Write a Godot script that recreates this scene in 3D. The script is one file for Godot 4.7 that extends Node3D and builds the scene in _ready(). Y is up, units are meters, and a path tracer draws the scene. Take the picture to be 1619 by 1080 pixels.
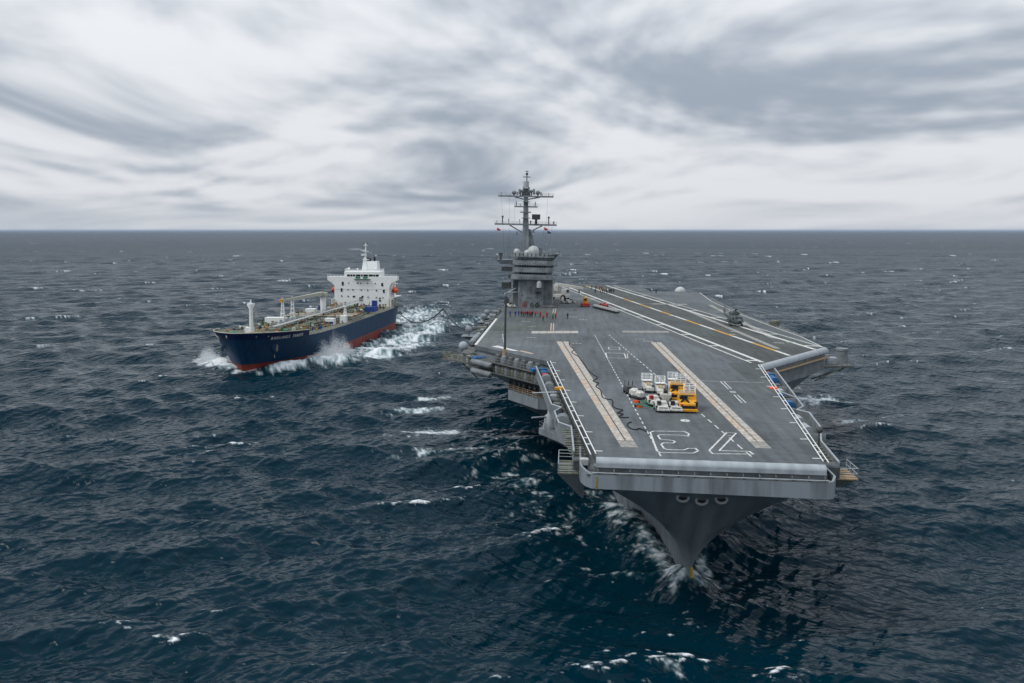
extends Node3D
# Two ships under way side by side on an open sea, seen from an aircraft ahead of them.
# Carrier axes: x to its port side, y up from the flight deck, z forward from the bow edge (aft = -z).
# Tanker axes: x to its port side, y up from the waterline, z forward from the bow tip.

const CARRIER_AT := Vector3(20.8576, 20.0, -100.7336)
const TANKER_AT := Vector3(-83.9, 0.0, -295.0)
var carrier_basis := Basis(Vector3.UP, deg_to_rad(-3.5)) * Basis(Vector3.BACK, deg_to_rad(-1.2))
var tanker_basis := Basis(Vector3.UP, deg_to_rad(-5.8))
var M := {}
var rng := RandomNumberGenerator.new()
var carrier: Node3D
var tanker: Node3D
var used := {}

# ---------------------------------------------------------------- mesh building
class MB:
	var v := PackedVector3Array()
	var n := PackedVector3Array()
	var c := PackedColorArray()
	var uv := PackedVector2Array()
	var tint := Color(1, 1, 1)
	var use_color := false
	var deck_uv := false

	func put(p: Vector3, nn: Vector3) -> void:
		v.append(p)
		n.append(nn)
		if use_color:
			c.append(tint)

	func tri(a: Vector3, b: Vector3, d: Vector3) -> void:
		var nn := (d - a).cross(b - a)
		if nn.length_squared() < 1e-14:
			return
		nn = nn.normalized()
		put(a, nn); put(b, nn); put(d, nn)

	func quad(a: Vector3, b: Vector3, d: Vector3, e: Vector3) -> void:
		tri(a, b, d)
		tri(a, d, e)

	func tris(a: Vector3, b: Vector3, d: Vector3, na: Vector3, nb: Vector3, nd: Vector3) -> void:
		var nn := (d - a).cross(b - a)
		if nn.length_squared() < 1e-14:
			return
		if nn.dot(na + nb + nd) < 0.0:
			put(a, na); put(d, nd); put(b, nb)
		else:
			put(a, na); put(b, nb); put(d, nd)

	func hexa(p: Array) -> void:
		# p: four bottom corners then four top corners, in the same order round
		quad(p[0], p[1], p[2], p[3])
		quad(p[4], p[7], p[6], p[5])
		for k in 4:
			var l := (k + 1) % 4
			quad(p[k], p[k + 4], p[l + 4], p[l])

	func box(at: Vector3, size: Vector3, b := Basis.IDENTITY) -> void:
		var h := size * 0.5
		var p := []
		for y in [-h.y, h.y]:
			for q in [[-1, -1], [1, -1], [1, 1], [-1, 1]]:
				p.append(at + b * Vector3(q[0] * h.x, y, q[1] * h.z))
		hexa(p)

	func ring(at: Vector3, b: Basis, h: Vector3, r: float, y: float, inset: float) -> Array:
		var q := []
		var x := h.x - inset
		var z := h.z - inset
		for k in [[-x + r, -z], [x - r, -z], [x, -z + r], [x, z - r], [x - r, z], [-x + r, z], [-x, z - r], [-x, -z + r]]:
			q.append(at + b * Vector3(k[0], y, k[1]))
		return q

	func bevel_box(at: Vector3, size: Vector3, r: float, b := Basis.IDENTITY) -> void:
		# a box with its vertical and top edges cut
		var h := size * 0.5
		var r0: Array = ring(at, b, h, r, -h.y, 0.0)
		var r1: Array = ring(at, b, h, r, h.y - r, 0.0)
		var r2: Array = ring(at, b, h, r, h.y, r)
		for k in 8:
			var l := (k + 1) % 8
			quad(r0[k], r1[k], r1[l], r0[l])
			quad(r1[k], r2[k], r2[l], r1[l])
		for k in range(1, 7):
			tri(r2[0], r2[k + 1], r2[k])
			tri(r0[0], r0[k], r0[k + 1])

	func cyl(a: Vector3, b: Vector3, ra: float, rb: float, sides := 10, caps := true) -> void:
		var d := (b - a).normalized()
		var u := d.cross(Vector3.UP if absf(d.y) < 0.9 else Vector3.RIGHT).normalized()
		var w := d.cross(u)
		for k in sides:
			var t0 := TAU * k / sides
			var t1 := TAU * (k + 1) / sides
			var n0 := u * cos(t0) + w * sin(t0)
			var n1 := u * cos(t1) + w * sin(t1)
			tris(a + n0 * ra, b + n0 * rb, b + n1 * rb, n0, n0, n1)
			tris(a + n0 * ra, b + n1 * rb, a + n1 * ra, n0, n1, n1)
			if caps:
				tris(a, a + n0 * ra, a + n1 * ra, -d, -d, -d)
				tris(b, b + n0 * rb, b + n1 * rb, d, d, d)

	func tube(path: Array, r: float, sides := 6) -> void:
		for k in path.size() - 1:
			cyl(path[k], path[k + 1], r, r, sides, true)

	func bar(a: Vector3, b: Vector3, w: float, h: float) -> void:
		var d := b - a
		var z := d.normalized()
		var x := z.cross(Vector3.UP if absf(z.y) < 0.95 else Vector3.RIGHT).normalized()
		var y := x.cross(z)
		box((a + b) * 0.5, Vector3(w, h, d.length()), Basis(x, y, z))

	func lathe(at: Vector3, profile: Array, sides := 16, b := Basis.IDENTITY) -> void:
		# profile: [radius, height] from bottom to top
		for i in profile.size() - 1:
			var r0: float = profile[i][0]
			var y0: float = profile[i][1]
			var r1: float = profile[i + 1][0]
			var y1: float = profile[i + 1][1]
			var sl := Vector2(y1 - y0, r0 - r1).normalized()
			var s0 := sl
			var s1 := sl
			if i > 0:
				s0 = (sl + Vector2(y0 - float(profile[i - 1][1]), float(profile[i - 1][0]) - r0).normalized())
				if s0.length() < 1.6: s0 = sl * 2.0
				s0 = s0.normalized()
			if i < profile.size() - 2:
				s1 = (sl + Vector2(float(profile[i + 2][1]) - y1, r1 - float(profile[i + 2][0])).normalized())
				if s1.length() < 1.6: s1 = sl * 2.0
				s1 = s1.normalized()
			for k in sides:
				var a0 := TAU * k / sides
				var a1 := TAU * (k + 1) / sides
				var e0 := Vector3(cos(a0), 0, sin(a0))
				var e1 := Vector3(cos(a1), 0, sin(a1))
				var p00 := at + b * (e0 * r0 + Vector3.UP * y0)
				var p01 := at + b * (e1 * r0 + Vector3.UP * y0)
				var p10 := at + b * (e0 * r1 + Vector3.UP * y1)
				var p11 := at + b * (e1 * r1 + Vector3.UP * y1)
				var n00 := b * (e0 * s0.x + Vector3.UP * s0.y)
				var n01 := b * (e1 * s0.x + Vector3.UP * s0.y)
				var n10 := b * (e0 * s1.x + Vector3.UP * s1.y)
				var n11 := b * (e1 * s1.x + Vector3.UP * s1.y)
				tris(p00, p10, p11, n00, n10, n11)
				tris(p00, p11, p01, n00, n11, n01)

	func ball(at: Vector3, r: float, sides := 14, squash := 1.0) -> void:
		var p := []
		for k in 9:
			var a := -PI / 2 + PI * k / 8.0
			p.append([cos(a) * r, sin(a) * r * squash])
		lathe(at, p, sides)

	func prism(poly: PackedVector2Array, y0: float, y1: float, top := true, bottom := true) -> void:
		# poly in (x, z)
		var idx := Geometry2D.triangulate_polygon(poly)
		for k in range(0, idx.size(), 3):
			var a := poly[idx[k]]
			var b := poly[idx[k + 1]]
			var d := poly[idx[k + 2]]
			if top:
				flat3(a, b, d, y1, Vector3.UP)
			if bottom:
				flat3(a, b, d, y0, Vector3.DOWN)
		for k in poly.size():
			var a := poly[k]
			var b := poly[(k + 1) % poly.size()]
			quad(Vector3(a.x, y0, a.y), Vector3(a.x, y1, a.y), Vector3(b.x, y1, b.y), Vector3(b.x, y0, b.y))

	func flat3(a: Vector2, b: Vector2, d: Vector2, y: float, nn: Vector3) -> void:
		tris(Vector3(a.x, y, a.y), Vector3(b.x, y, b.y), Vector3(d.x, y, d.y), nn, nn, nn)

	func mesh() -> ArrayMesh:
		var a := []
		a.resize(Mesh.ARRAY_MAX)
		a[Mesh.ARRAY_VERTEX] = v
		a[Mesh.ARRAY_NORMAL] = n
		if use_color:
			a[Mesh.ARRAY_COLOR] = c
		if deck_uv:
			uv = PackedVector2Array()
			for p in v:
				uv.append(Vector2((p.x + 45.0) / 90.0, -p.z / 340.0))
			a[Mesh.ARRAY_TEX_UV] = uv
		var m := ArrayMesh.new()
		m.add_surface_from_arrays(Mesh.PRIMITIVE_TRIANGLES, a)
		return m

# ---------------------------------------------------------------- nodes
func numbered(parent: Node, called: String) -> String:
	var key := str(parent.get_instance_id()) + called
	var k: int = used.get(key, 0)
	used[key] = k + 1
	return called if k == 0 else "%s_%03d" % [called, k]

func part(parent: Node, called: String, mb: MB, m: Material, label := "") -> MeshInstance3D:
	return piece(parent, called, mb.mesh(), m, Transform3D.IDENTITY, label)

func piece(parent: Node, called: String, mesh: Mesh, m: Material, at: Transform3D, label := "") -> MeshInstance3D:
	var o := MeshInstance3D.new()
	o.mesh = mesh
	o.material_override = m
	o.name = numbered(parent, called)
	o.transform = at
	if label != "":
		o.set_meta("label", label)
	parent.add_child(o, true)
	return o

func holder(parent: Node, called: String, at := Transform3D.IDENTITY) -> Node3D:
	var o := Node3D.new()
	o.name = numbered(parent, called)
	o.transform = at
	parent.add_child(o, true)
	return o

func thing(called: String, label: String, category: String, at: Transform3D, group := "") -> Node3D:
	var o := holder(self, called, at)
	tag(o, label, category, group)
	return o

func tag(o: Node, label: String, category: String, group := "") -> void:
	o.set_meta("label", label)
	o.set_meta("category", category)
	if group != "":
		o.set_meta("group", group)

func L(t: float, h: float, s: float) -> Vector3:
	return Vector3(t, h, -s)

func on_deck(t: float, s: float, turn_deg := 0.0, lift := 0.02) -> Transform3D:
	var p := CARRIER_AT + carrier_basis * L(t, lift, s)
	return Transform3D(carrier_basis * Basis(Vector3.UP, deg_to_rad(turn_deg)), p)

# ---------------------------------------------------------------- materials
func seamless(seed_: int, freq: float, size: int, lo: float, hi: float, octaves := 4, stretch := 1.0) -> ImageTexture:
	var f := FastNoiseLite.new()
	f.seed = seed_
	f.noise_type = FastNoiseLite.TYPE_SIMPLEX_SMOOTH
	f.frequency = freq
	f.fractal_octaves = octaves
	var src := f.get_seamless_image(size, int(size / stretch), false, false, 0.2, true)
	src.convert(Image.FORMAT_RGB8)
	src.resize(size, size, Image.INTERPOLATE_CUBIC)
	for y in size:
		for x in size:
			var g := lerpf(lo, hi, src.get_pixel(x, y).r)
			src.set_pixel(x, y, Color(g, g, g))
	src.generate_mipmaps()
	return ImageTexture.create_from_image(src)

func paint(called: String, lin: Color, rough := 0.6, metal := 0.0, tex: Texture2D = null, scale := 0.1) -> StandardMaterial3D:
	var m := StandardMaterial3D.new()
	m.resource_name = called
	m.albedo_color = lin.linear_to_srgb()
	m.roughness = rough
	m.metallic = metal
	m.metallic_specular = 0.4
	if tex != null:
		m.albedo_texture = tex
		m.uv1_triplanar = true
		m.uv1_scale = Vector3.ONE * scale
	M[called] = m
	return m

func _ready() -> void:
	rng.seed = 7341
	make_view()
	print("view")
	make_materials()
	print("materials")
	make_sea()
	print("sea")
	make_carrier()
	print("carrier")
	make_tanker()
	print("tanker")
	make_deck_things()
	print("done")

func make_view() -> void:
	var cam := Camera3D.new()
	cam.name = "camera"
	cam.position = Vector3(0, 44, 0)
	cam.rotation = Vector3(-atan((540.0 - 364.3) / 1550.0), 0, 0)
	cam.fov = rad_to_deg(2.0 * atan(540.0 / 1550.0))
	cam.near = 1.0
	cam.far = 80000.0
	add_child(cam)
	cam.current = true

	var sun := DirectionalLight3D.new()
	sun.name = "sun"
	sun.light_energy = 0.5
	sun.light_angular_distance = 20.0
	sun.light_color = Color(1.0, 0.98, 0.95)
	sun.shadow_enabled = true
	sun.rotation_degrees = Vector3(-52, -68, 0)
	add_child(sun)

	var env := Environment.new()
	env.background_mode = Environment.BG_SKY
	var sky := Sky.new()
	var pano := PanoramaSkyMaterial.new()
	pano.panorama = ImageTexture.create_from_image(sky_image())
	pano.energy_multiplier = 1.0
	sky.sky_material = pano
	env.sky = sky
	env.tonemap_mode = Environment.TONE_MAPPER_LINEAR
	env.tonemap_exposure = 1.07
	env.fog_enabled = true
	env.fog_density = 0.000016
	env.fog_light_color = Color(0.80, 0.88, 1.0)
	env.sdfgi_enabled = true
	env.ssao_enabled = true
	env.ssil_enabled = true
	var we := WorldEnvironment.new()
	we.name = "environment"
	we.environment = env
	add_child(we)

# An even layer of stratocumulus: noise on a flat cloud base, seen in perspective, the same all round.
var cloud_a: FastNoiseLite
var cloud_b: FastNoiseLite
var cloud_c: FastNoiseLite

func sky_color(az: float, el: float) -> Color:
	var se := maxf(sin(el), 0.0)
	var d := 1.0 / (se + 0.19)
	var x := cos(az) * cos(el) * d
	var z := sin(az) * cos(el) * d
	var w := cloud_c.get_noise_2d(x * 0.8, z * 0.8) * 1.2
	var v := cloud_c.get_noise_2d(z * 0.8 + 40.0, x * 0.8) * 1.2
	var a := cloud_a.get_noise_2d(x + w, z + v)
	var b := cloud_b.get_noise_2d(x + w * 0.6, z + v * 0.6)
	# the side of each billow that is turned to the light against the one that hangs away from it
	var b2 := cloud_b.get_noise_2d((x + w * 0.6) * 0.965, (z + v * 0.6) * 0.965)
	var k := 0.52 + 0.95 * a + 0.20 * b + 0.52 * (b - b2)
	k = lerpf(k, 0.72, smoothstep(0.045, 0.0, se) * 0.75)
	k = clampf(k, -0.1, 1.1)
	k = lerpf(k, smoothstep(0.0, 1.0, k), 0.75)
	var dark := Vector3(0.325, 0.375, 0.447)
	var lite := Vector3(0.715, 0.737, 0.772)
	var col := dark.lerp(lite, k) * (0.92 + 0.95 * se)
	return Color(col.x, col.y, col.z)

func sky_image() -> Image:
	cloud_a = FastNoiseLite.new()
	cloud_a.seed = 21
	cloud_a.frequency = 0.42
	cloud_a.fractal_octaves = 4
	cloud_a.fractal_gain = 0.42
	cloud_b = FastNoiseLite.new()
	cloud_b.seed = 77
	cloud_b.frequency = 1.7
	cloud_b.fractal_octaves = 5
	cloud_b.fractal_gain = 0.48
	cloud_c = FastNoiseLite.new()
	cloud_c.seed = 5
	cloud_c.frequency = 0.4
	cloud_c.fractal_octaves = 2
	var W := 4096
	var H := 2048
	var small := Image.create(1024, 512, false, Image.FORMAT_RGBF)
	for y in 512:
		var el := PI * (0.5 - (y + 0.5) / 512.0)
		if el < -0.02:
			small.fill_rect(Rect2i(0, y, 1024, 512 - y), Color(0.05, 0.07, 0.09))
			break
		for x in 1024:
			small.set_pixel(x, y, sky_color(TAU * (x + 0.5) / 1024.0, maxf(el, 0.0)))
	small.resize(W, H, Image.INTERPOLATE_CUBIC)
	var y0 := int(H * (0.5 - 17.0 / 180.0))
	for y in range(y0, H / 2):
		var el := PI * (0.5 - (y + 0.5) / H)
		for x in W:
			small.set_pixel(x, y, sky_color(TAU * (x + 0.5) / W, el))
	return small

func make_materials() -> void:
	var grime := seamless(3, 0.02, 256, 0.72, 1.12, 5)
	var blotch := seamless(9, 0.012, 256, 0.86, 1.06, 4)
	var faint := seamless(17, 0.03, 256, 0.93, 1.04, 5)
	var grime2 := seamless(23, 0.025, 256, 0.84, 1.06, 6)
	var streak := seamless(12, 0.03, 256, 0.7, 1.12, 4, 6.0)
	paint("haze_grey", Color(0.235, 0.265, 0.28), 0.55, 0.0, grime, 0.06)
	paint("hull_grey", Color(0.235, 0.27, 0.295), 0.5, 0.0, streak, 0.05)
	paint("light_grey", Color(0.35, 0.39, 0.42), 0.55, 0.0, grime2, 0.09)
	paint("dome_grey", Color(0.47, 0.50, 0.50), 0.45, 0.0, blotch, 0.2)
	paint("dark_grey", Color(0.07, 0.08, 0.085), 0.6, 0.0, grime, 0.15)
	paint("catwalk_grey", Color(0.13, 0.14, 0.135), 0.75, 0.0, grime, 0.2)
	paint("black", Color(0.012, 0.013, 0.014), 0.5)
	paint("rubber", Color(0.015, 0.015, 0.015), 0.85)
	paint("glass", Color(0.012, 0.02, 0.024), 0.08)
	paint("white_paint", Color(0.80, 0.82, 0.81), 0.45, 0.0, faint, 0.12)
	paint("vehicle_white", Color(0.62, 0.62, 0.58), 0.55, 0.0, grime, 0.5)
	paint("white_line", Color(0.66, 0.67, 0.65), 0.7, 0.0, grime, 0.25)
	paint("faded_line", Color(0.40, 0.41, 0.40), 0.8, 0.0, grime, 0.3)
	paint("yellow_line", Color(0.62, 0.33, 0.035), 0.7, 0.0, grime, 0.25)
	paint("track_steel", Color(0.47, 0.43, 0.37), 0.6, 0.0, grime, 0.22)
	paint("track_pale", Color(0.30, 0.295, 0.27), 0.7, 0.0, grime, 0.22)
	paint("track_slot", Color(0.05, 0.04, 0.035), 0.6)
	paint("rust", Color(0.32, 0.16, 0.08), 0.8, 0.0, grime, 0.3)
	paint("yellow_truck", Color(0.72, 0.33, 0.015), 0.4, 0.0, blotch, 0.3)
	paint("ochre", Color(0.34, 0.23, 0.03), 0.6, 0.0, grime, 0.3)
	paint("orange", Color(0.70, 0.10, 0.015), 0.45)
	paint("red", Color(0.45, 0.03, 0.025), 0.55)
	paint("blue_cover", Color(0.02, 0.12, 0.30), 0.6, 0.0, blotch, 0.4)
	paint("deck_blue", Color(0.015, 0.05, 0.22), 0.5, 0.0, blotch, 0.3)
	paint("green", Color(0.03, 0.16, 0.09), 0.6)
	paint("tan_cover", Color(0.42, 0.31, 0.19), 0.8, 0.0, grime, 0.4)
	paint("tanker_blue", Color(0.005, 0.045, 0.11), 0.5, 0.0, streak, 0.06)
	paint("tanker_navy", Color(0.006, 0.018, 0.085), 0.5, 0.0, streak, 0.06)
	paint("tanker_red", Color(0.27, 0.045, 0.03), 0.5, 0.0, streak, 0.05)
	paint("tanker_deck", Color(0.115, 0.125, 0.095), 0.75, 0.0, grime, 0.12)
	paint("tanker_pipe", Color(0.19, 0.205, 0.16), 0.6, 0.0, grime, 0.3)
	paint("tanker_cream", Color(0.50, 0.50, 0.42), 0.6, 0.0, grime, 0.2)
	paint("hose", Color(0.012, 0.012, 0.013), 0.6)
	paint("foam_white", Color(0.80, 0.83, 0.85), 0.9)
	for k in ["tanker_blue", "tanker_navy", "tanker_red"]:
		M[k].metallic_specular = 0.25

# ---------------------------------------------------------------- the sea
var wave_dx := PackedFloat32Array()
var wave_dz := PackedFloat32Array()
var wave_k := PackedFloat32Array()
var wave_a := PackedFloat32Array()
var wave_p := PackedFloat32Array()
var wave_len := PackedFloat32Array()

func make_waves() -> void:
	var r := RandomNumberGenerator.new()
	r.seed = 99
	# [wavelength, steepness k*a, number of components, spread in degrees]
	for w in [[74.0, 0.030, 1, 8.0], [52.0, 0.036, 2, 14.0], [37.0, 0.046, 2, 20.0], [27.0, 0.058, 3, 26.0], [19.5, 0.068, 3, 32.0], [14.0, 0.074, 3, 38.0], [10.2, 0.068, 4, 42.0], [7.4, 0.066, 4, 46.0], [5.4, 0.058, 4, 50.0], [3.9, 0.056, 4, 55.0], [2.8, 0.056, 4, 60.0], [2.0, 0.055, 4, 65.0], [1.45, 0.05, 3, 70.0]]:
		for k in int(w[2]):
			var ang := deg_to_rad(14.0 + r.randf_range(-1.0, 1.0) * float(w[3]))
			var ln: float = float(w[0]) * r.randf_range(0.86, 1.16)
			wave_dx.append(sin(ang))
			wave_dz.append(cos(ang))
			wave_len.append(ln)
			wave_k.append(TAU / ln)
			wave_a.append(float(w[1]) * ln / TAU)
			wave_p.append(r.randf() * TAU)

var foam_spots := []      # [x, z, angle, half length, half width, strength]
var mounds := []          # [x, z, angle, half length, half width, height]

func spot(list: Array, x: float, z: float, deg: float, hl: float, hw: float, s: float) -> void:
	list.append([x, z, deg_to_rad(deg), hl, hw, s, sqrt(x * x + z * z), maxf(hl, hw) * 1.8])

func cw(t: float, s: float) -> Vector2:
	var p := CARRIER_AT + carrier_basis * L(t, -20.0, s)
	return Vector2(p.x, p.z)

func tw(t: float, s: float) -> Vector2:
	var p := TANKER_AT + tanker_basis * L(t, 0, s)
	return Vector2(p.x, p.z)

func foam_plan() -> void:
	# angle: 0 = long axis along z (away), positive turns the far end to the right
	var p: Vector2
	# carrier: stem, starboard side sheet, port bow wave
	p = cw(0.0, 14.0); spot(foam_spots, p.x, p.y, 90, 3.6, 1.6, 0.62)
	p = cw(-6.5, 19.0); spot(foam_spots, p.x, p.y, -62, 6.0, 1.2, 0.46)
	p = cw(6.0, 19.0); spot(foam_spots, p.x, p.y, 64, 5.0, 1.0, 0.44)
	p = cw(-3.2, 26.0); spot(foam_spots, p.x, p.y, -6, 14.0, 2.0, 0.62)
	p = cw(-6.8, 46.0); spot(foam_spots, p.x, p.y, -5, 18.0, 3.0, 0.62)
	p = cw(-8.0, 20.0); spot(foam_spots, p.x, p.y, -50, 8.0, 1.2, 0.42)
	p = cw(3.2, 23.0); spot(foam_spots, p.x, p.y, 9, 10.0, 1.2, 0.62)
	p = cw(6.0, 40.0); spot(foam_spots, p.x, p.y, 12, 10.0, 2.4, 0.60)
	p = cw(13.5, 45.0); spot(foam_spots, p.x, p.y, 55, 5.5, 2.0, 0.78)
	p = cw(5.0, 17.0); spot(foam_spots, p.x, p.y, 70, 6.0, 1.0, 0.42)
	p = cw(-22.0, 62.0); spot(foam_spots, p.x, p.y, -18, 26.0, 6.0, 0.30)
	p = cw(-16.0, 40.0); spot(foam_spots, p.x, p.y, -12, 16.0, 4.0, 0.30)
	p = cw(-4.0, -7.0); spot(foam_spots, p.x, p.y, 60, 6.0, 2.0, 0.27)
	p = cw(-25.0, 90.0); spot(foam_spots, p.x, p.y, -8, 30.0, 9.0, 0.28)
	# foam thrown out on either side of the carrier
	for q in [[-23, -237, 60, 7, 3.0, 0.66], [-17, -216, 75, 9, 4.0, 0.70], [-21, -252, 70, 6, 2.5, 0.6], [-8, -214, 80, 9, 3.5, 0.52], [-12, -190, 60, 12, 4.0, 0.42], [2, -170, 30, 8, 3.0, 0.45], [80, -254, 75, 8, 4.5, 0.72], [75, -270, 70, 6, 3, 0.6], [77, -221, 40, 4, 2.2, 0.72], [70, -243, 65, 9, 5, 0.46], [88, -252, 60, 3, 2.2, 0.74]]:
		spot(foam_spots, q[0], q[1], q[2], q[3], q[4], q[5])
	# tanker: bow sheets, side wash, churned water behind it
	p = tw(0.0, 5.5); spot(foam_spots, p.x, p.y, 70, 6.0, 2.0, 0.74)
	p = tw(-12.0, 17.0); spot(foam_spots, p.x, p.y, -40, 12.0, 5.0, 0.98)
	p = tw(-19.0, 32.0); spot(foam_spots, p.x, p.y, -25, 14.0, 6.0, 0.80)
	p = tw(12.0, 13.0); spot(foam_spots, p.x, p.y, 45, 9.0, 4.0, 0.85)
	p = tw(20.0, 30.0); spot(foam_spots, p.x, p.y, 35, 12.0, 6.0, 1.0)
	p = tw(29.0, 42.0); spot(foam_spots, p.x, p.y, 50, 15.0, 4.5, 0.92)
	p = tw(33.0, 65.0); spot(foam_spots, p.x, p.y, 20, 28.0, 6.5, 0.9)
	p = tw(22.0, 72.0); spot(foam_spots, p.x, p.y, 5, 34.0, 6.0, 0.72)
	p = tw(30.0, 105.0); spot(foam_spots, p.x, p.y, 6, 38.0, 13.0, 0.66)
	p = tw(36.0, 130.0); spot(foam_spots, p.x, p.y, 12, 20.0, 6.0, 0.70)
	p = tw(27.0, 160.0); spot(foam_spots, p.x, p.y, 4, 55.0, 13.0, 0.60)
	p = tw(12.0, 215.0); spot(foam_spots, p.x, p.y, 4, 70.0, 15.0, 0.62)
	p = tw(45.0, 190.0); spot(foam_spots, p.x, p.y, 14, 60.0, 10.0, 0.46)
	# heaped water
	p = cw(13.0, 46.0); spot(mounds, p.x, p.y, 40, 14.0, 6.5, 1.9)
	p = cw(5.5, 32.0); spot(mounds, p.x, p.y, 14, 16.0, 4.2, 1.6)
	p = cw(-5.0, 34.0); spot(mounds, p.x, p.y, -6, 18.0, 3.4, 2.2)
	p = cw(0.0, 14.5); spot(mounds, p.x, p.y, 0, 4.0, 3.0, 2.6)
	p = cw(18.0, 32.0); spot(mounds, p.x, p.y, 60, 13.0, 6.0, -0.5)
	p = tw(-11.5, 18.0); spot(mounds, p.x, p.y, -35, 11.0, 4.4, 2.2)
	p = tw(12.5, 15.0); spot(mounds, p.x, p.y, 45, 9.0, 4.0, 1.8)
	p = tw(19.5, 29.0); spot(mounds, p.x, p.y, 32, 9.0, 4.0, 2.6)
	p = tw(31.0, 52.0); spot(mounds, p.x, p.y, 25, 22.0, 4.5, 1.6)
	p = tw(36.0, 130.0); spot(mounds, p.x, p.y, 20, 16.0, 5.0, 1.4)

func near_list(list: Array, r: float, pad: float) -> Array:
	var out := []
	for q in list:
		if absf(float(q[6]) - r) < float(q[7]) + pad:
			out.append([q[0], q[1], sin(q[2]), -cos(q[2]), 1.0 / float(q[3]), 1.0 / float(q[4]), q[5]])
	return out

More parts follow.
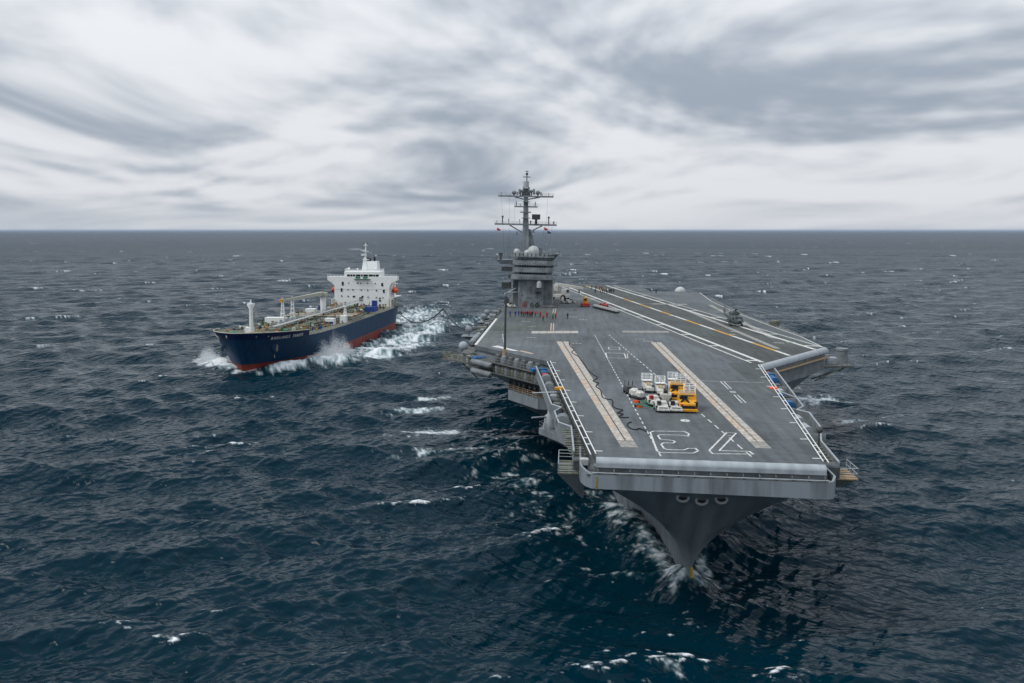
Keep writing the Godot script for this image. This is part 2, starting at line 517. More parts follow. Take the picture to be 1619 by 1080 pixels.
func make_sea() -> void:
	make_waves()
	foam_plan()
	var radii := PackedFloat32Array()
	var r := 12.0
	while r < 84.0:
		radii.append(r)
		r += 4.0 if r < 70.0 else 1.2
	while r < 430.0:
		radii.append(r)
		r += maxf(0.2, r * r / 50000.0)
	while r < 4500.0:
		radii.append(r)
		r += 2.7 * r / 430.0
	while r < 60000.0:
		radii.append(r)
		r *= 1.35
	var th := PackedFloat32Array()
	var fine := PackedByteArray()
	var a := -180.0
	while a < 180.01:
		th.append(deg_to_rad(a))
		var ab := absf(a + 0.001)
		fine.append(1 if ab < 31.5 else 0)
		a += 0.072 if (a >= -31.0 and a < 31.0) else (1.0 if ab < 60.0 else 5.0)
	var nc := th.size()
	var nr := radii.size()
	print("sea grid ", nr, " x ", nc)
	var sn := PackedFloat32Array()
	var cs := PackedFloat32Array()
	for t in th:
		sn.append(sin(t))
		cs.append(-cos(t))
	var lace := FastNoiseLite.new()
	lace.seed = 4
	lace.frequency = 0.22
	lace.fractal_type = FastNoiseLite.FRACTAL_FBM
	lace.fractal_octaves = 4
	lace.fractal_gain = 0.62
	var patchy := FastNoiseLite.new()
	patchy.seed = 14
	patchy.frequency = 0.019
	patchy.fractal_octaves = 2
	var pos := PackedVector3Array()
	var col := PackedColorArray()
	pos.resize(nr * nc)
	col.resize(nr * nc)
	var deep := Color(0.0020, 0.0195, 0.0310)
	var aerated := Color(0.10, 0.235, 0.27)
	var white := Color(0.74, 0.78, 0.80)
	var nw := wave_k.size()
	for i in nr:
		var rr := radii[i]
		var dr := (radii[i + 1] - rr) if i < nr - 1 else rr
		var sets := []
		for f in 2:
			var sp := maxf(dr * 0.8, rr * deg_to_rad(5.0 if f == 0 else 0.072))
			var act := PackedInt32Array()
			var wt := PackedFloat32Array()
			var rms := 0.0
			for w in nw:
				var q := smoothstep(2.0, 3.2, wave_len[w] / sp)
				if q > 0.01:
					act.append(w)
					wt.append(q)
					rms += pow(q * wave_k[w] * wave_a[w], 2.0) * 0.5
			sets.append([act, wt, sqrt(rms)])
		var spots := near_list(foam_spots, rr, 0.0) if rr < 900.0 else []
		var heaps := near_list(mounds, rr, 0.0) if rr < 900.0 else []
		var capscale := clampf(1500.0 / rr, 0.0, 1.0)
		for j in nc:
			var x := sn[j] * rr
			var z := cs[j] * rr
			var st: Array = sets[fine[j]]
			var act: PackedInt32Array = st[0]
			var wt: PackedFloat32Array = st[1]
			var ox := 0.0
			var oy := 0.0
			var oz := 0.0
			var conv := 0.0
			for m in act.size():
				var w := act[m]
				var ph := (wave_dx[w] * x + wave_dz[w] * z) * wave_k[w] + wave_p[w]
				var am := wave_a[w] * wt[m]
				var s := sin(ph)
				var c := cos(ph)
				oy += am * c
				conv += am * wave_k[w] * c
				am *= 0.72
				ox -= am * wave_dx[w] * s
				oz -= am * wave_dz[w] * s
			var foam := 0.0
			var air := 0.0
			if fine[j] == 1 and rr > 80.0 and rr < 6000.0:
				var rms: float = st[2]
				# breaking crests where the short and long waves pile up
				var breakk := conv / maxf(rms, 0.01)
				if breakk > 1.5:
					var mask := patchy.get_noise_2d(x, z)
					if mask > 0.24:
						# torn into shreds along the crest, thinning out behind it
						var g := lace.get_noise_2d(x * 2.0, z * 5.0)
						var g2 := lace.get_noise_2d(x * 7.0 + 9.0, z * 9.0)
						foam = smoothstep(0.0, 1.5, breakk - 2.2 + 2.0 * (mask - 0.34) + 1.5 * g + 0.8 * g2) * (0.55 + 0.45 * capscale)
						air = foam * 0.5
				for q in heaps:
					var ux: float = x - q[0]
					var uz: float = z - q[1]
					var la: float = (ux * q[2] + uz * q[3]) * q[4]
					var lb: float = (ux * -q[3] + uz * q[2]) * q[5]
					var d2 := la * la + lb * lb
					if d2 < 6.0:
						oy += q[6] * exp(-d2 * 0.9) * (1.0 + 0.2 * lace.get_noise_2d(x * 0.8, z * 0.8))
				if not spots.is_empty():
					var sum := 0.0
					for q in spots:
						var ux: float = x - q[0]
						var uz: float = z - q[1]
						var la: float = (ux * q[2] + uz * q[3]) * q[4]
						var lb: float = (ux * -q[3] + uz * q[2]) * q[5]
						var d2 := la * la + lb * lb
						if d2 < 5.0:
							sum = maxf(sum, q[6] * exp(-d2 * 0.75))
					if sum > 0.05:
						var g := lace.get_noise_2d(x, z)
						var g2 := lace.get_noise_2d(x * 3.1 + 50.0, z * 3.1)
						foam = maxf(foam, smoothstep(0.34, 0.86, sum + 0.55 * g + 0.36 * g2 - 0.02))
						air = maxf(air, smoothstep(0.28, 0.75, sum + 0.35 * g))
						oy += foam * 0.12 * (0.5 + g2)
			pos[i * nc + j] = Vector3(x + ox, oy, z + oz)
			var cc := deep
			if air > 0.0:
				cc = cc.lerp(aerated, air * 0.75)
			if foam > 0.0:
				cc = cc.lerp(white, foam)
			col[i * nc + j] = cc
	print("sea points")
	var nor := PackedVector3Array()
	var uvs := PackedVector2Array()
	nor.resize(nr * nc)
	uvs.resize(nr * nc)
	for i in nr:
		var i0 := maxi(i - 1, 0) * nc
		var i1 := mini(i + 1, nr - 1) * nc
		for j in nc:
			var j0 := maxi(j - 1, 0)
			var j1 := mini(j + 1, nc - 1)
			var o := i * nc + j
			var n := (pos[i1 + j] - pos[i0 + j]).cross(pos[i * nc + j1] - pos[i * nc + j0]).normalized()
			nor[o] = n if n.y > 0.0 else -n
			uvs[o] = Vector2(pos[o].x * 0.9397 + pos[o].z * 0.342, -pos[o].x * 0.342 + pos[o].z * 0.9397) / 41.0
	var idx := PackedInt32Array()
	idx.resize((nr - 1) * (nc - 1) * 6)
	var q := 0
	for i in nr - 1:
		for j in nc - 1:
			var o := i * nc + j
			# clockwise from above
			idx[q] = o; idx[q + 1] = o + nc; idx[q + 2] = o + 1
			idx[q + 3] = o + 1; idx[q + 4] = o + nc; idx[q + 5] = o + nc + 1
			q += 6
	# keep the winding in step with the normals
	var e := (pos[idx[2]] - pos[idx[0]]).cross(pos[idx[1]] - pos[idx[0]])
	if e.y < 0.0:
		for k in range(0, idx.size(), 3):
			var t := idx[k + 1]
			idx[k + 1] = idx[k + 2]
			idx[k + 2] = t
	var arr := []
	arr.resize(Mesh.ARRAY_MAX)
	arr[Mesh.ARRAY_VERTEX] = pos
	arr[Mesh.ARRAY_NORMAL] = nor
	arr[Mesh.ARRAY_COLOR] = col
	arr[Mesh.ARRAY_TEX_UV] = uvs
	# waves too far off to be drawn one by one count as roughness of the surface, in steps too small to see
	var mesh := ArrayMesh.new()
	var ripple := ripple_texture()
	var bands := [0.0, 330.0, 420.0, 530.0, 670.0, 850.0, 1080.0, 1380.0, 1800.0, 2400.0, 1e9]
	for b in bands.size() - 1:
		var k0 := nr
		var k1 := 0
		for i in nr - 1:
			if radii[i] >= bands[b] and radii[i] < bands[b + 1]:
				k0 = mini(k0, i)
				k1 = i + 1
		if k1 <= k0:
			continue
		var lo := k0 * nc
		var hi := (k1 + 1) * nc
		var ix := idx.slice(k0 * (nc - 1) * 6, k1 * (nc - 1) * 6)
		for k in ix.size():
			ix[k] -= lo
		arr[Mesh.ARRAY_VERTEX] = pos.slice(lo, hi)
		arr[Mesh.ARRAY_NORMAL] = nor.slice(lo, hi)
		arr[Mesh.ARRAY_COLOR] = col.slice(lo, hi)
		arr[Mesh.ARRAY_TEX_UV] = uvs.slice(lo, hi)
		arr[Mesh.ARRAY_INDEX] = ix
		mesh.add_surface_from_arrays(Mesh.PRIMITIVE_TRIANGLES, arr)
		var m := StandardMaterial3D.new()
		m.resource_name = "sea_water_%d" % b
		m.vertex_color_use_as_albedo = true
		m.roughness = 0.13 + 0.024 * b
		m.metallic_specular = 0.17
		m.normal_enabled = true
		m.normal_texture = ripple
		m.normal_scale = minf(0.68 + 0.06 * b, 1.1)
		mesh.surface_set_material(mesh.get_surface_count() - 1, m)
	var o := MeshInstance3D.new()
	o.name = "sea"
	o.mesh = mesh
	o.set_meta("kind", "structure")
	o.set_meta("label", "dark slate blue open sea with small breaking crests")
	add_child(o)

# Small wind waves from about 0.3 to 5 metres on a 41 metre tile: whole numbers of waves each way, so that it repeats without a seam.
func ripple_texture() -> ImageTexture:
	var N := 1024
	var r := RandomNumberGenerator.new()
	r.seed = 321
	var hgt := PackedFloat32Array()
	hgt.resize(N * N)
	for band in [[0, 0, 3.0, 8.0, 9, 0.048], [0, 0, 8.0, 14.0, 10, 0.070], [0, 0, 14.0, 26.0, 12, 0.076], [0, 0, 26.0, 48.0, 12, 0.056], [0, 0, 48.0, 96.0, 12, 0.050]]:
		for k in int(band[4]):
			var ang := r.randf_range(-1.0, 1.0) * 1.15 + 0.6
			var mag := r.randf_range(band[2], band[3])
			var fx := roundf(sin(ang) * mag)
			var fy := roundf(cos(ang) * mag)
			var fm := maxf(sqrt(fx * fx + fy * fy), 1.0)
			var amp: float = float(band[5]) * 41.0 / (TAU * fm)
			var ph := r.randf() * TAU
			var sx := PackedFloat32Array()
			var cx := PackedFloat32Array()
			sx.resize(N); cx.resize(N)
			for x in N:
				sx[x] = sin(TAU * fx * x / N + ph) * amp
				cx[x] = cos(TAU * fx * x / N + ph) * amp
			for y in N:
				var sy := sin(TAU * fy * y / N)
				var cy := cos(TAU * fy * y / N)
				var o := y * N
				for x in N:
					hgt[o + x] += sx[x] * cy + cx[x] * sy
	var img := Image.create(N, N, false, Image.FORMAT_RGB8)
	var step := 2.0 * 41.0 / N
	for y in N:
		var ya := ((y + 1) % N) * N
		var yb := ((y + N - 1) % N) * N
		for x in N:
			var dx := (hgt[y * N + (x + 1) % N] - hgt[y * N + (x + N - 1) % N]) / step
			var dy := (hgt[ya + x] - hgt[yb + x]) / step
			var n := Vector3(-dx, dy, 1.0).normalized()
			img.set_pixel(x, y, Color(n.x * 0.5 + 0.5, n.y * 0.5 + 0.5, n.z * 0.5 + 0.5))
	return ImageTexture.create_from_image(img)

# ---------------------------------------------------------------- the aircraft carrier
const OUTLINE := [[-12.0, 0.0], [-18.5, 74.0], [-34.4, 96.0], [-34.8, 168.0], [-36.0, 240.0], [-36.0, 292.0], [-30.0, 318.0], [-20.0, 333.0], [15.0, 333.0], [16.6, 296.0], [28.5, 296.5], [36.6, 294.0], [34.6, 246.0], [35.3, 194.0], [37.8, 152.0], [39.4, 131.0], [39.3, 110.0], [19.4, 78.0], [11.8, 0.0]]

func outline(inset := 0.0) -> PackedVector2Array:
	var p = PackedVector2Array()
	for q in OUTLINE:
		p.append(Vector2(q[0], -float(q[1])))
	if inset != 0.0:
		var r = Geometry2D.offset_polygon(p, -inset, Geometry2D.JOIN_MITER)
		return r[0]
	return p

func edge_t(s: float, side: int) -> float:
	# deck edge on starboard (-1) or port (1) at station s
	if side < 0:
		return -12.0 - 6.5 * s / 74.0
	return 11.8 + 7.6 * s / 78.0

func hull_half(u: float, sig: float) -> float:
	# half breadth at height fraction u (0 waterline, 1 under the gallery) and distance sig behind the stem
	if sig <= 0.0:
		return 0.0
	var low = 20.4 * (1.0 - exp(-pow(sig / 92.0, 1.35)))
	var high = 12.6 * pow(minf(sig / 2.5, 1.0), 0.5) + 5.4 * (1.0 - exp(-sig / 34.0)) + 2.4 * smoothstep(40.0, 110.0, sig)
	# flare kept high up along the sides, spread lower at the stem
	return lerpf(low, high, pow(maxf(u, 0.0), lerpf(2.3, 5.0, smoothstep(2.0, 26.0, sig))))

func make_hull() -> void:
	var mb = MB.new()
	var levels = []
	for k in 19:
		levels.append(-0.22 + 1.22 * k / 18.0)
	var sigs = [0.0, 0.15, 0.4, 0.8, 1.4, 2.2, 3.2, 4.5, 6.0, 8.0, 11.0, 15.0, 20.0, 26.0, 34.0, 44.0, 58.0, 76.0, 100.0, 130.0, 180.0, 260.0, 318.0]
	for side in [-1, 1]:
		var P = []
		for u in levels:
			var row = []
			var stem: float = 14.6 - 14.2 * pow(clampf(u, 0.0, 1.0), 1.25)
			var h: float = -20.0 + 16.9 * float(u)
			for sg in sigs:
				row.append(L(side * hull_half(u, sg), h, stem + sg))
			P.append(row)
		var N = []
		for i in P.size():
			var row = []
			for j in sigs.size():
				var a: Vector3 = P[mini(i + 1, P.size() - 1)][j] - P[maxi(i - 1, 0)][j]
				var b: Vector3 = P[i][mini(j + 1, sigs.size() - 1)] - P[i][maxi(j - 1, 0)]
				var n = a.cross(b).normalized()
				if n.x * side < 0.0:
					n = -n
				row.append(n)
			N.append(row)
		for i in P.size() - 1:
			for j in sigs.size() - 1:
				mb.tris(P[i][j], P[i + 1][j], P[i + 1][j + 1], N[i][j], N[i + 1][j], N[i + 1][j + 1])
				mb.tris(P[i][j], P[i + 1][j + 1], P[i][j + 1], N[i][j], N[i + 1][j + 1], N[i][j + 1])
	# stern plate
	var top = hull_half(1.0, 318.0)
	mb.quad(L(-top, -3.1, 332.0), L(top, -3.1, 332.0), L(16, -22, 332.0), L(-16, -22, 332.0))
	part(carrier, "hull", mb, M.hull_grey)

func strip(mb: MB, a: Vector2, b: Vector2, w: float, h: float) -> void:
	# a painted line: a and b are (t, s)
	var d = (b - a).normalized()
	var n = Vector2(-d.y, d.x) * w * 0.5
	mb.quad(L(a.x - n.x, h, a.y - n.y), L(b.x - n.x, h, b.y - n.y), L(b.x + n.x, h, b.y + n.y), L(a.x + n.x, h, a.y + n.y))

func line(called: String, a: Vector2, b: Vector2, w: float, m: Material, h := 0.012) -> void:
	var mb = MB.new()
	strip(mb, a, b, w, h)
	part(carrier, called, mb, m)

func dashes(a: Vector2, b: Vector2, on: float, off: float, w: float, m: Material) -> void:
	var d = b - a
	var ln = d.length()
	d /= ln
	var x = 0.0
	while x < ln - 0.2:
		line("deck_dash", a + d * x, a + d * minf(x + on, ln), w, m)
		x += on + off

func outline_digit(pts: Array, w: float) -> void:
	var mb = MB.new()
	for k in pts.size():
		var a = Vector2(pts[k][0], pts[k][1])
		var q: Array = pts[(k + 1) % pts.size()]
		var b = Vector2(q[0], q[1])
		var d = (b - a).normalized() * w * 0.35
		strip(mb, a - d, b + d, w, 0.012 + 0.0012 * (k % 3))
	part(carrier, "hull_number_digit", mb, M.white_line)

func deck_texture() -> ImageTexture:
	var W := 540
	var H := 2040
	var img := Image.create(W, H, false, Image.FORMAT_RGB8)
	var n1 := FastNoiseLite.new(); n1.seed = 31; n1.frequency = 0.03; n1.fractal_octaves = 4
	var n2 := FastNoiseLite.new(); n2.seed = 32; n2.frequency = 0.35; n2.fractal_octaves = 3
	var n3 := FastNoiseLite.new(); n3.seed = 33; n3.frequency = 0.5; n3.fractal_octaves = 3
	var r := RandomNumberGenerator.new()
	r.seed = 50
	# areas of fresh or worn non-skid: [t0, t1, s0, s1, factor, green]
	var areas := [[-34, -19.3, 124, 146, 0.93, 1.0], [-34, -19.0, 148, 195, 0.90, 0.5], [-22, -18.2, 100, 109, 0.84, 0.0], [-34, -24, 97, 122, 1.05, 0.6], [-19, 9, 123, 131, 1.08, 0.0], [-30, 18, 96, 124, 1.1, 0.0], [-36, -19, 200, 330, 0.85, 0.7], [14, 30, 60, 80, 0.8, 0.4]]
	for k in 70:
		var t := r.randf_range(-34.0, 30.0)
		var s := r.randf_range(2.0, 320.0)
		areas.append([t, t + r.randf_range(1.5, 9.0), s, s + r.randf_range(2.0, 16.0), r.randf_range(0.86, 1.12), r.randf() * 0.5])
	var fac := PackedFloat32Array(); fac.resize(W * H); fac.fill(1.0)
	var grn := PackedFloat32Array(); grn.resize(W * H)
	for a in areas:
		for y in range(int(float(a[2]) * 6), mini(int(float(a[3]) * 6), H)):
			for x in range(int((float(a[0]) + 45) * 6), mini(int((float(a[1]) + 45) * 6), W)):
				fac[y * W + x] *= float(a[4])
				grn[y * W + x] = float(a[5])
	# oil and hydraulic stains, scuffs and tyre arcs
	for k in 420:
		var st := r.randf_range(-33.0, 36.0)
		var ss := r.randf_range(1.0, 320.0)
		var rx := r.randf_range(0.2, 1.3)
		var ry := rx * r.randf_range(1.0, 5.0)
		var dk := r.randf_range(0.70, 1.16)
		for y in range(maxi(int((ss - ry) * 6), 0), mini(int((ss + ry) * 6), H)):
			for x in range(maxi(int((st - rx + 45) * 6), 0), mini(int((st + rx + 45) * 6), W)):
				var e := pow(((x + 0.5) / 6.0 - 45.0 - st) / rx, 2.0) + pow(((y + 0.5) / 6.0 - ss) / ry, 2.0)
				if e < 1.0:
					fac[y * W + x] *= lerpf(dk, 1.0, e)
	for k in 90:
		var c0 := Vector2(r.randf_range(-30.0, 20.0), r.randf_range(4.0, 300.0))
		var bend := r.randf_range(-0.02, 0.02)
		var dirn := r.randf_range(-0.35, 0.35)
		var ln := r.randf_range(15.0, 60.0)
		for m in int(ln * 8):
			var q := m / 8.0
			for off in [0.0, 1.1]:
				var xx := int((c0.x + sin(dirn + bend * q) * q + off + 45.0) * 6)
				var yy := int((c0.y + q) * 6)
				if xx >= 0 and xx < W and yy < H:
					fac[yy * W + xx] *= 0.93
	for y in H:
		var s := (y + 0.5) / 6.0
		var joint_s := 0.93 if (y % 43) == 0 else 1.0
		for x in W:
			var t := (x + 0.5) / 6.0 - 45.0
			var f := fac[y * W + x]
			var g := grn[y * W + x]
			f *= 1.0 + 0.34 * n1.get_noise_2d(t * 1.4, s) + 0.26 * n2.get_noise_2d(t * 2.2, s * 0.12) + 0.18 * n3.get_noise_2d(t, s)
			# distance from the centre line of the angled deck
			var ac := (t + 8.7) * 0.9874 + (s - 324.0) * 0.1582
			if s > 78.0 and absf(ac) < 12.5:
				f *= 0.80
				g = 0.75
				# tyre marks laid along the landing run
				f *= 1.0 - 0.22 * maxf(0.0, n2.get_noise_2d(ac * 3.0, s * 0.05)) * smoothstep(11.0, 3.0, absf(ac))
			f *= joint_s
			if (x % 12) == 5 and (y % 13) == 6:
				f *= 0.72
			if (x % 37) == 0:
				f *= 0.94
			var c := Vector3(0.094, 0.108, 0.117).lerp(Vector3(0.082, 0.094, 0.086), g) * f
			img.set_pixel(x, y, Color(c.x, c.y, c.z).linear_to_srgb())
	img.generate_mipmaps()
	return ImageTexture.create_from_image(img)

func railing(parent: Node, pts: Array, height: float, m: Material, rails := 2, gap := 2.0, r := 0.035) -> void:
	var mb = MB.new()
	for k in pts.size() - 1:
		var a: Vector3 = pts[k]
		var b: Vector3 = pts[k + 1]
		for j in rails:
			var up = Vector3.UP * height * (j + 1.0) / rails
			mb.cyl(a + up, b + up, r, r, 4, false)
		var n = maxi(1, int(a.distance_to(b) / gap))
		for j in n + 1:
			var p = a.lerp(b, float(j) / n)
			mb.cyl(p, p + Vector3.UP * height, r, r, 4, false)
	part(parent, "railing", mb, m)

func catwalk(path: Array, side: int, depth: float, wall_m: Material) -> void:
	# path: [t outer, s] along the ship; a tray hung off the deck edge, with a parapet and a rail
	var floor_ = MB.new()
	var wall = MB.new()
	var rail = MB.new()
	for k in path.size() - 1:
		var a: Array = path[k]
		var b: Array = path[k + 1]
		var ta: float = a[0]
		var sa: float = a[1]
		var tb: float = b[0]
		var sb: float = b[1]
		var ia = edge_t(sa, side)
		var ib = edge_t(sb, side)
		if absf(sa - sb) > 0.5:
			floor_.hexa([L(ia, -depth - 0.2, sa), L(ib, -depth - 0.2, sb), L(tb, -depth - 0.2, sb), L(ta, -depth - 0.2, sa), L(ia, -depth, sa), L(ib, -depth, sb), L(tb, -depth, sb), L(ta, -depth, sa)])
		var up = Vector3.UP
		var p0 = L(ta, -depth - 0.5, sa)
		var p1 = L(tb, -depth - 0.5, sb)
		var dir = (p1 - p0).normalized()
		var out = dir.cross(up).normalized() * 0.06
		wall.hexa([p0 - out, p1 - out, p1 + out, p0 + out, p0 - out + up * (depth - 0.45), p1 - out + up * (depth - 0.45), p1 + out + up * (depth - 0.45), p0 + out + up * (depth - 0.45)])
		var q0 = L(ta, -0.85, sa)
		var q1 = L(tb, -0.85, sb)
		rail.cyl(q0, q1, 0.13, 0.13, 6)
	var c = holder(carrier, "catwalk")
	part(c, "walkway", floor_, M.catwalk_grey)
	part(c, "parapet", wall, wall_m)
	part(c, "top_rail", rail, M.light_grey)

func deck_edge_rail(pts: Array) -> void:
	var mb = MB.new()
	for off in [0.0, 0.55]:
		for k in pts.size() - 1:
			var a: Vector3 = pts[k]
			var b: Vector3 = pts[k + 1]
			var sd = signf(a.x) * off
			mb.cyl(a + Vector3(sd, 0.16 - off * 0.2, 0), b + Vector3(sd, 0.16 - off * 0.2, 0), 0.07, 0.07, 5)
			if off == 0.0:
				var n = int(a.distance_to(b) / 3.2)
				for j in n:
					var p = a.lerp(b, (j + 0.5) / n)
					mb.bar(p + Vector3(0, 0.08, 0), p + Vector3(-signf(a.x) * 0.9, 0.06, 0) if j % 3 == 0 else p + Vector3(signf(a.x) * 0.5, 0.06, 0), 0.12, 0.08)
	part(carrier, "deck_edge_rail", mb, M.white_paint)

func poly_strip(called: String, corners: Array, h: float, m: Material) -> void:
	var mb = MB.new()
	mb.quad(L(corners[0][0], h, corners[0][1]), L(corners[1][0], h, corners[1][1]), L(corners[2][0], h, corners[2][1]), L(corners[3][0], h, corners[3][1]))
	part(carrier, called, mb, m)

func catapult(far_l: Vector2, far_r: Vector2, near_l: Vector2, near_r: Vector2, label: String) -> void:
	var c = holder(carrier, "catapult_track")
	c.set_meta("label", label)
	var n = 26
	var plate = 0
	for k in n:
		var a = float(k) / n
		var b = float(k + 1) / n - 0.0012
		for half in 2:
			var mb = MB.new()
			var u0 = 0.0 if half == 0 else 0.54
			var u1 = 0.46 if half == 0 else 1.0
			var p = []
			for q in [[a, u0], [b, u0], [b, u1], [a, u1]]:
				var l: Vector2 = far_l.lerp(near_l, q[0])
				var r: Vector2 = far_r.lerp(near_r, q[0])
				p.append(l.lerp(r, q[1]))
			for y in [0.004, 0.03]:
				pass
			mb.hexa([L(p[0].x, 0.003, p[0].y), L(p[1].x, 0.003, p[1].y), L(p[2].x, 0.003, p[2].y), L(p[3].x, 0.003, p[3].y), L(p[0].x, 0.03, p[0].y), L(p[1].x, 0.03, p[1].y), L(p[2].x, 0.03, p[2].y), L(p[3].x, 0.03, p[3].y)])
			part(c, "track_plate", mb, M["track_plate_%d" % ((k * 7 + half * 3 + k * k) % 4)])
			plate += 1
	var slot = MB.new()
	strip(slot, far_l.lerp(far_r, 0.5), near_l.lerp(near_r, 0.5), far_l.distance_to(far_r) * 0.085, 0.006)
	part(c, "shuttle_slot", slot, M.track_slot)
	for k in 40:
		var bolts = MB.new()
		var a = (k + 0.5) / 40.0
		var l = far_l.lerp(near_l, a)
		var r = far_r.lerp(near_r, a)
		strip(bolts, l.lerp(r, 0.36), l.lerp(r, 0.64), 0.12, 0.034)
		part(c, "slot_bar", bolts, M.track_slot)
	var tail = MB.new()
	var d = (near_l - far_l).normalized() * 3.2
	tail.quad(L(near_l.x, 0.010, near_l.y), L(near_r.x, 0.010, near_r.y), L((near_r + d).x, 0.010, (near_r + d).y), L((near_l + d).x, 0.010, (near_l + d).y))
	part(c, "end_plate", tail, M.track_pale)

func make_carrier() -> void:
	carrier = thing("aircraft_carrier", "grey aircraft carrier with flight deck number 73 seen bow on", "aircraft carrier", Transform3D(carrier_basis, CARRIER_AT))
	var grime: Texture2D = M.haze_grey.albedo_texture
	for k in 4:
		paint("track_plate_%d" % k, [Color(0.50, 0.455, 0.39), Color(0.46, 0.44, 0.395), Color(0.53, 0.42, 0.32), Color(0.48, 0.44, 0.38)][k], 0.6, 0.0, grime, 0.22)
	make_hull()
	# flight deck
	var deck_m = StandardMaterial3D.new()
	deck_m.resource_name = "non_skid"
	deck_m.albedo_texture = deck_texture()
	deck_m.roughness = 0.82
	deck_m.metallic_specular = 0.35
	M["non_skid"] = deck_m
	var d = MB.new()
	d.deck_uv = true
	d.prism(outline(), -0.8, 0.0)
	part(carrier, "flight_deck", d, deck_m)
	# gallery deck walls under the overhangs, and the flare that carries them down to the hull
	var g = MB.new()
	var ip = outline(0.45)
	var gp = PackedVector2Array()
	for q in ip:
		gp.append(Vector2(signf(q.x) * 17.6, -70.0) if q.y > -60.0 else q)
	g.prism(gp, -4.4, -0.8, false, true)
	g.prism(PackedVector2Array([Vector2(-11.7, -2.0), Vector2(-17.55, -70.0), Vector2(17.55, -70.0), Vector2(11.5, -2.0)]), -3.2, -0.8, false, true)
	part(carrier, "gallery", g, M.haze_grey)
	var fl = MB.new()
	for k in OUTLINE.size():
		var a: Array = OUTLINE[k]
		var b: Array = OUTLINE[(k + 1) % OUTLINE.size()]
		if float(a[1]) < 70.0 or float(b[1]) < 70.0:
			continue
		var qa = L(clampf(a[0], -18.9, 18.9), -13.0, lerpf(a[1], 200, 0.06))
		var qb = L(clampf(b[0], -18.9, 18.9), -13.0, lerpf(b[1], 200, 0.06))
		fl.quad(L(float(a[0]) * 0.985, -4.4, a[1]), L(float(b[0]) * 0.985, -4.4, b[1]), qb, qa)
	part(carrier, "sponson_flare", fl, M.hull_grey)
	make_bow()
	make_angle_front()
	make_markings()
	make_starboard_side()
	make_port_side()
	make_island()

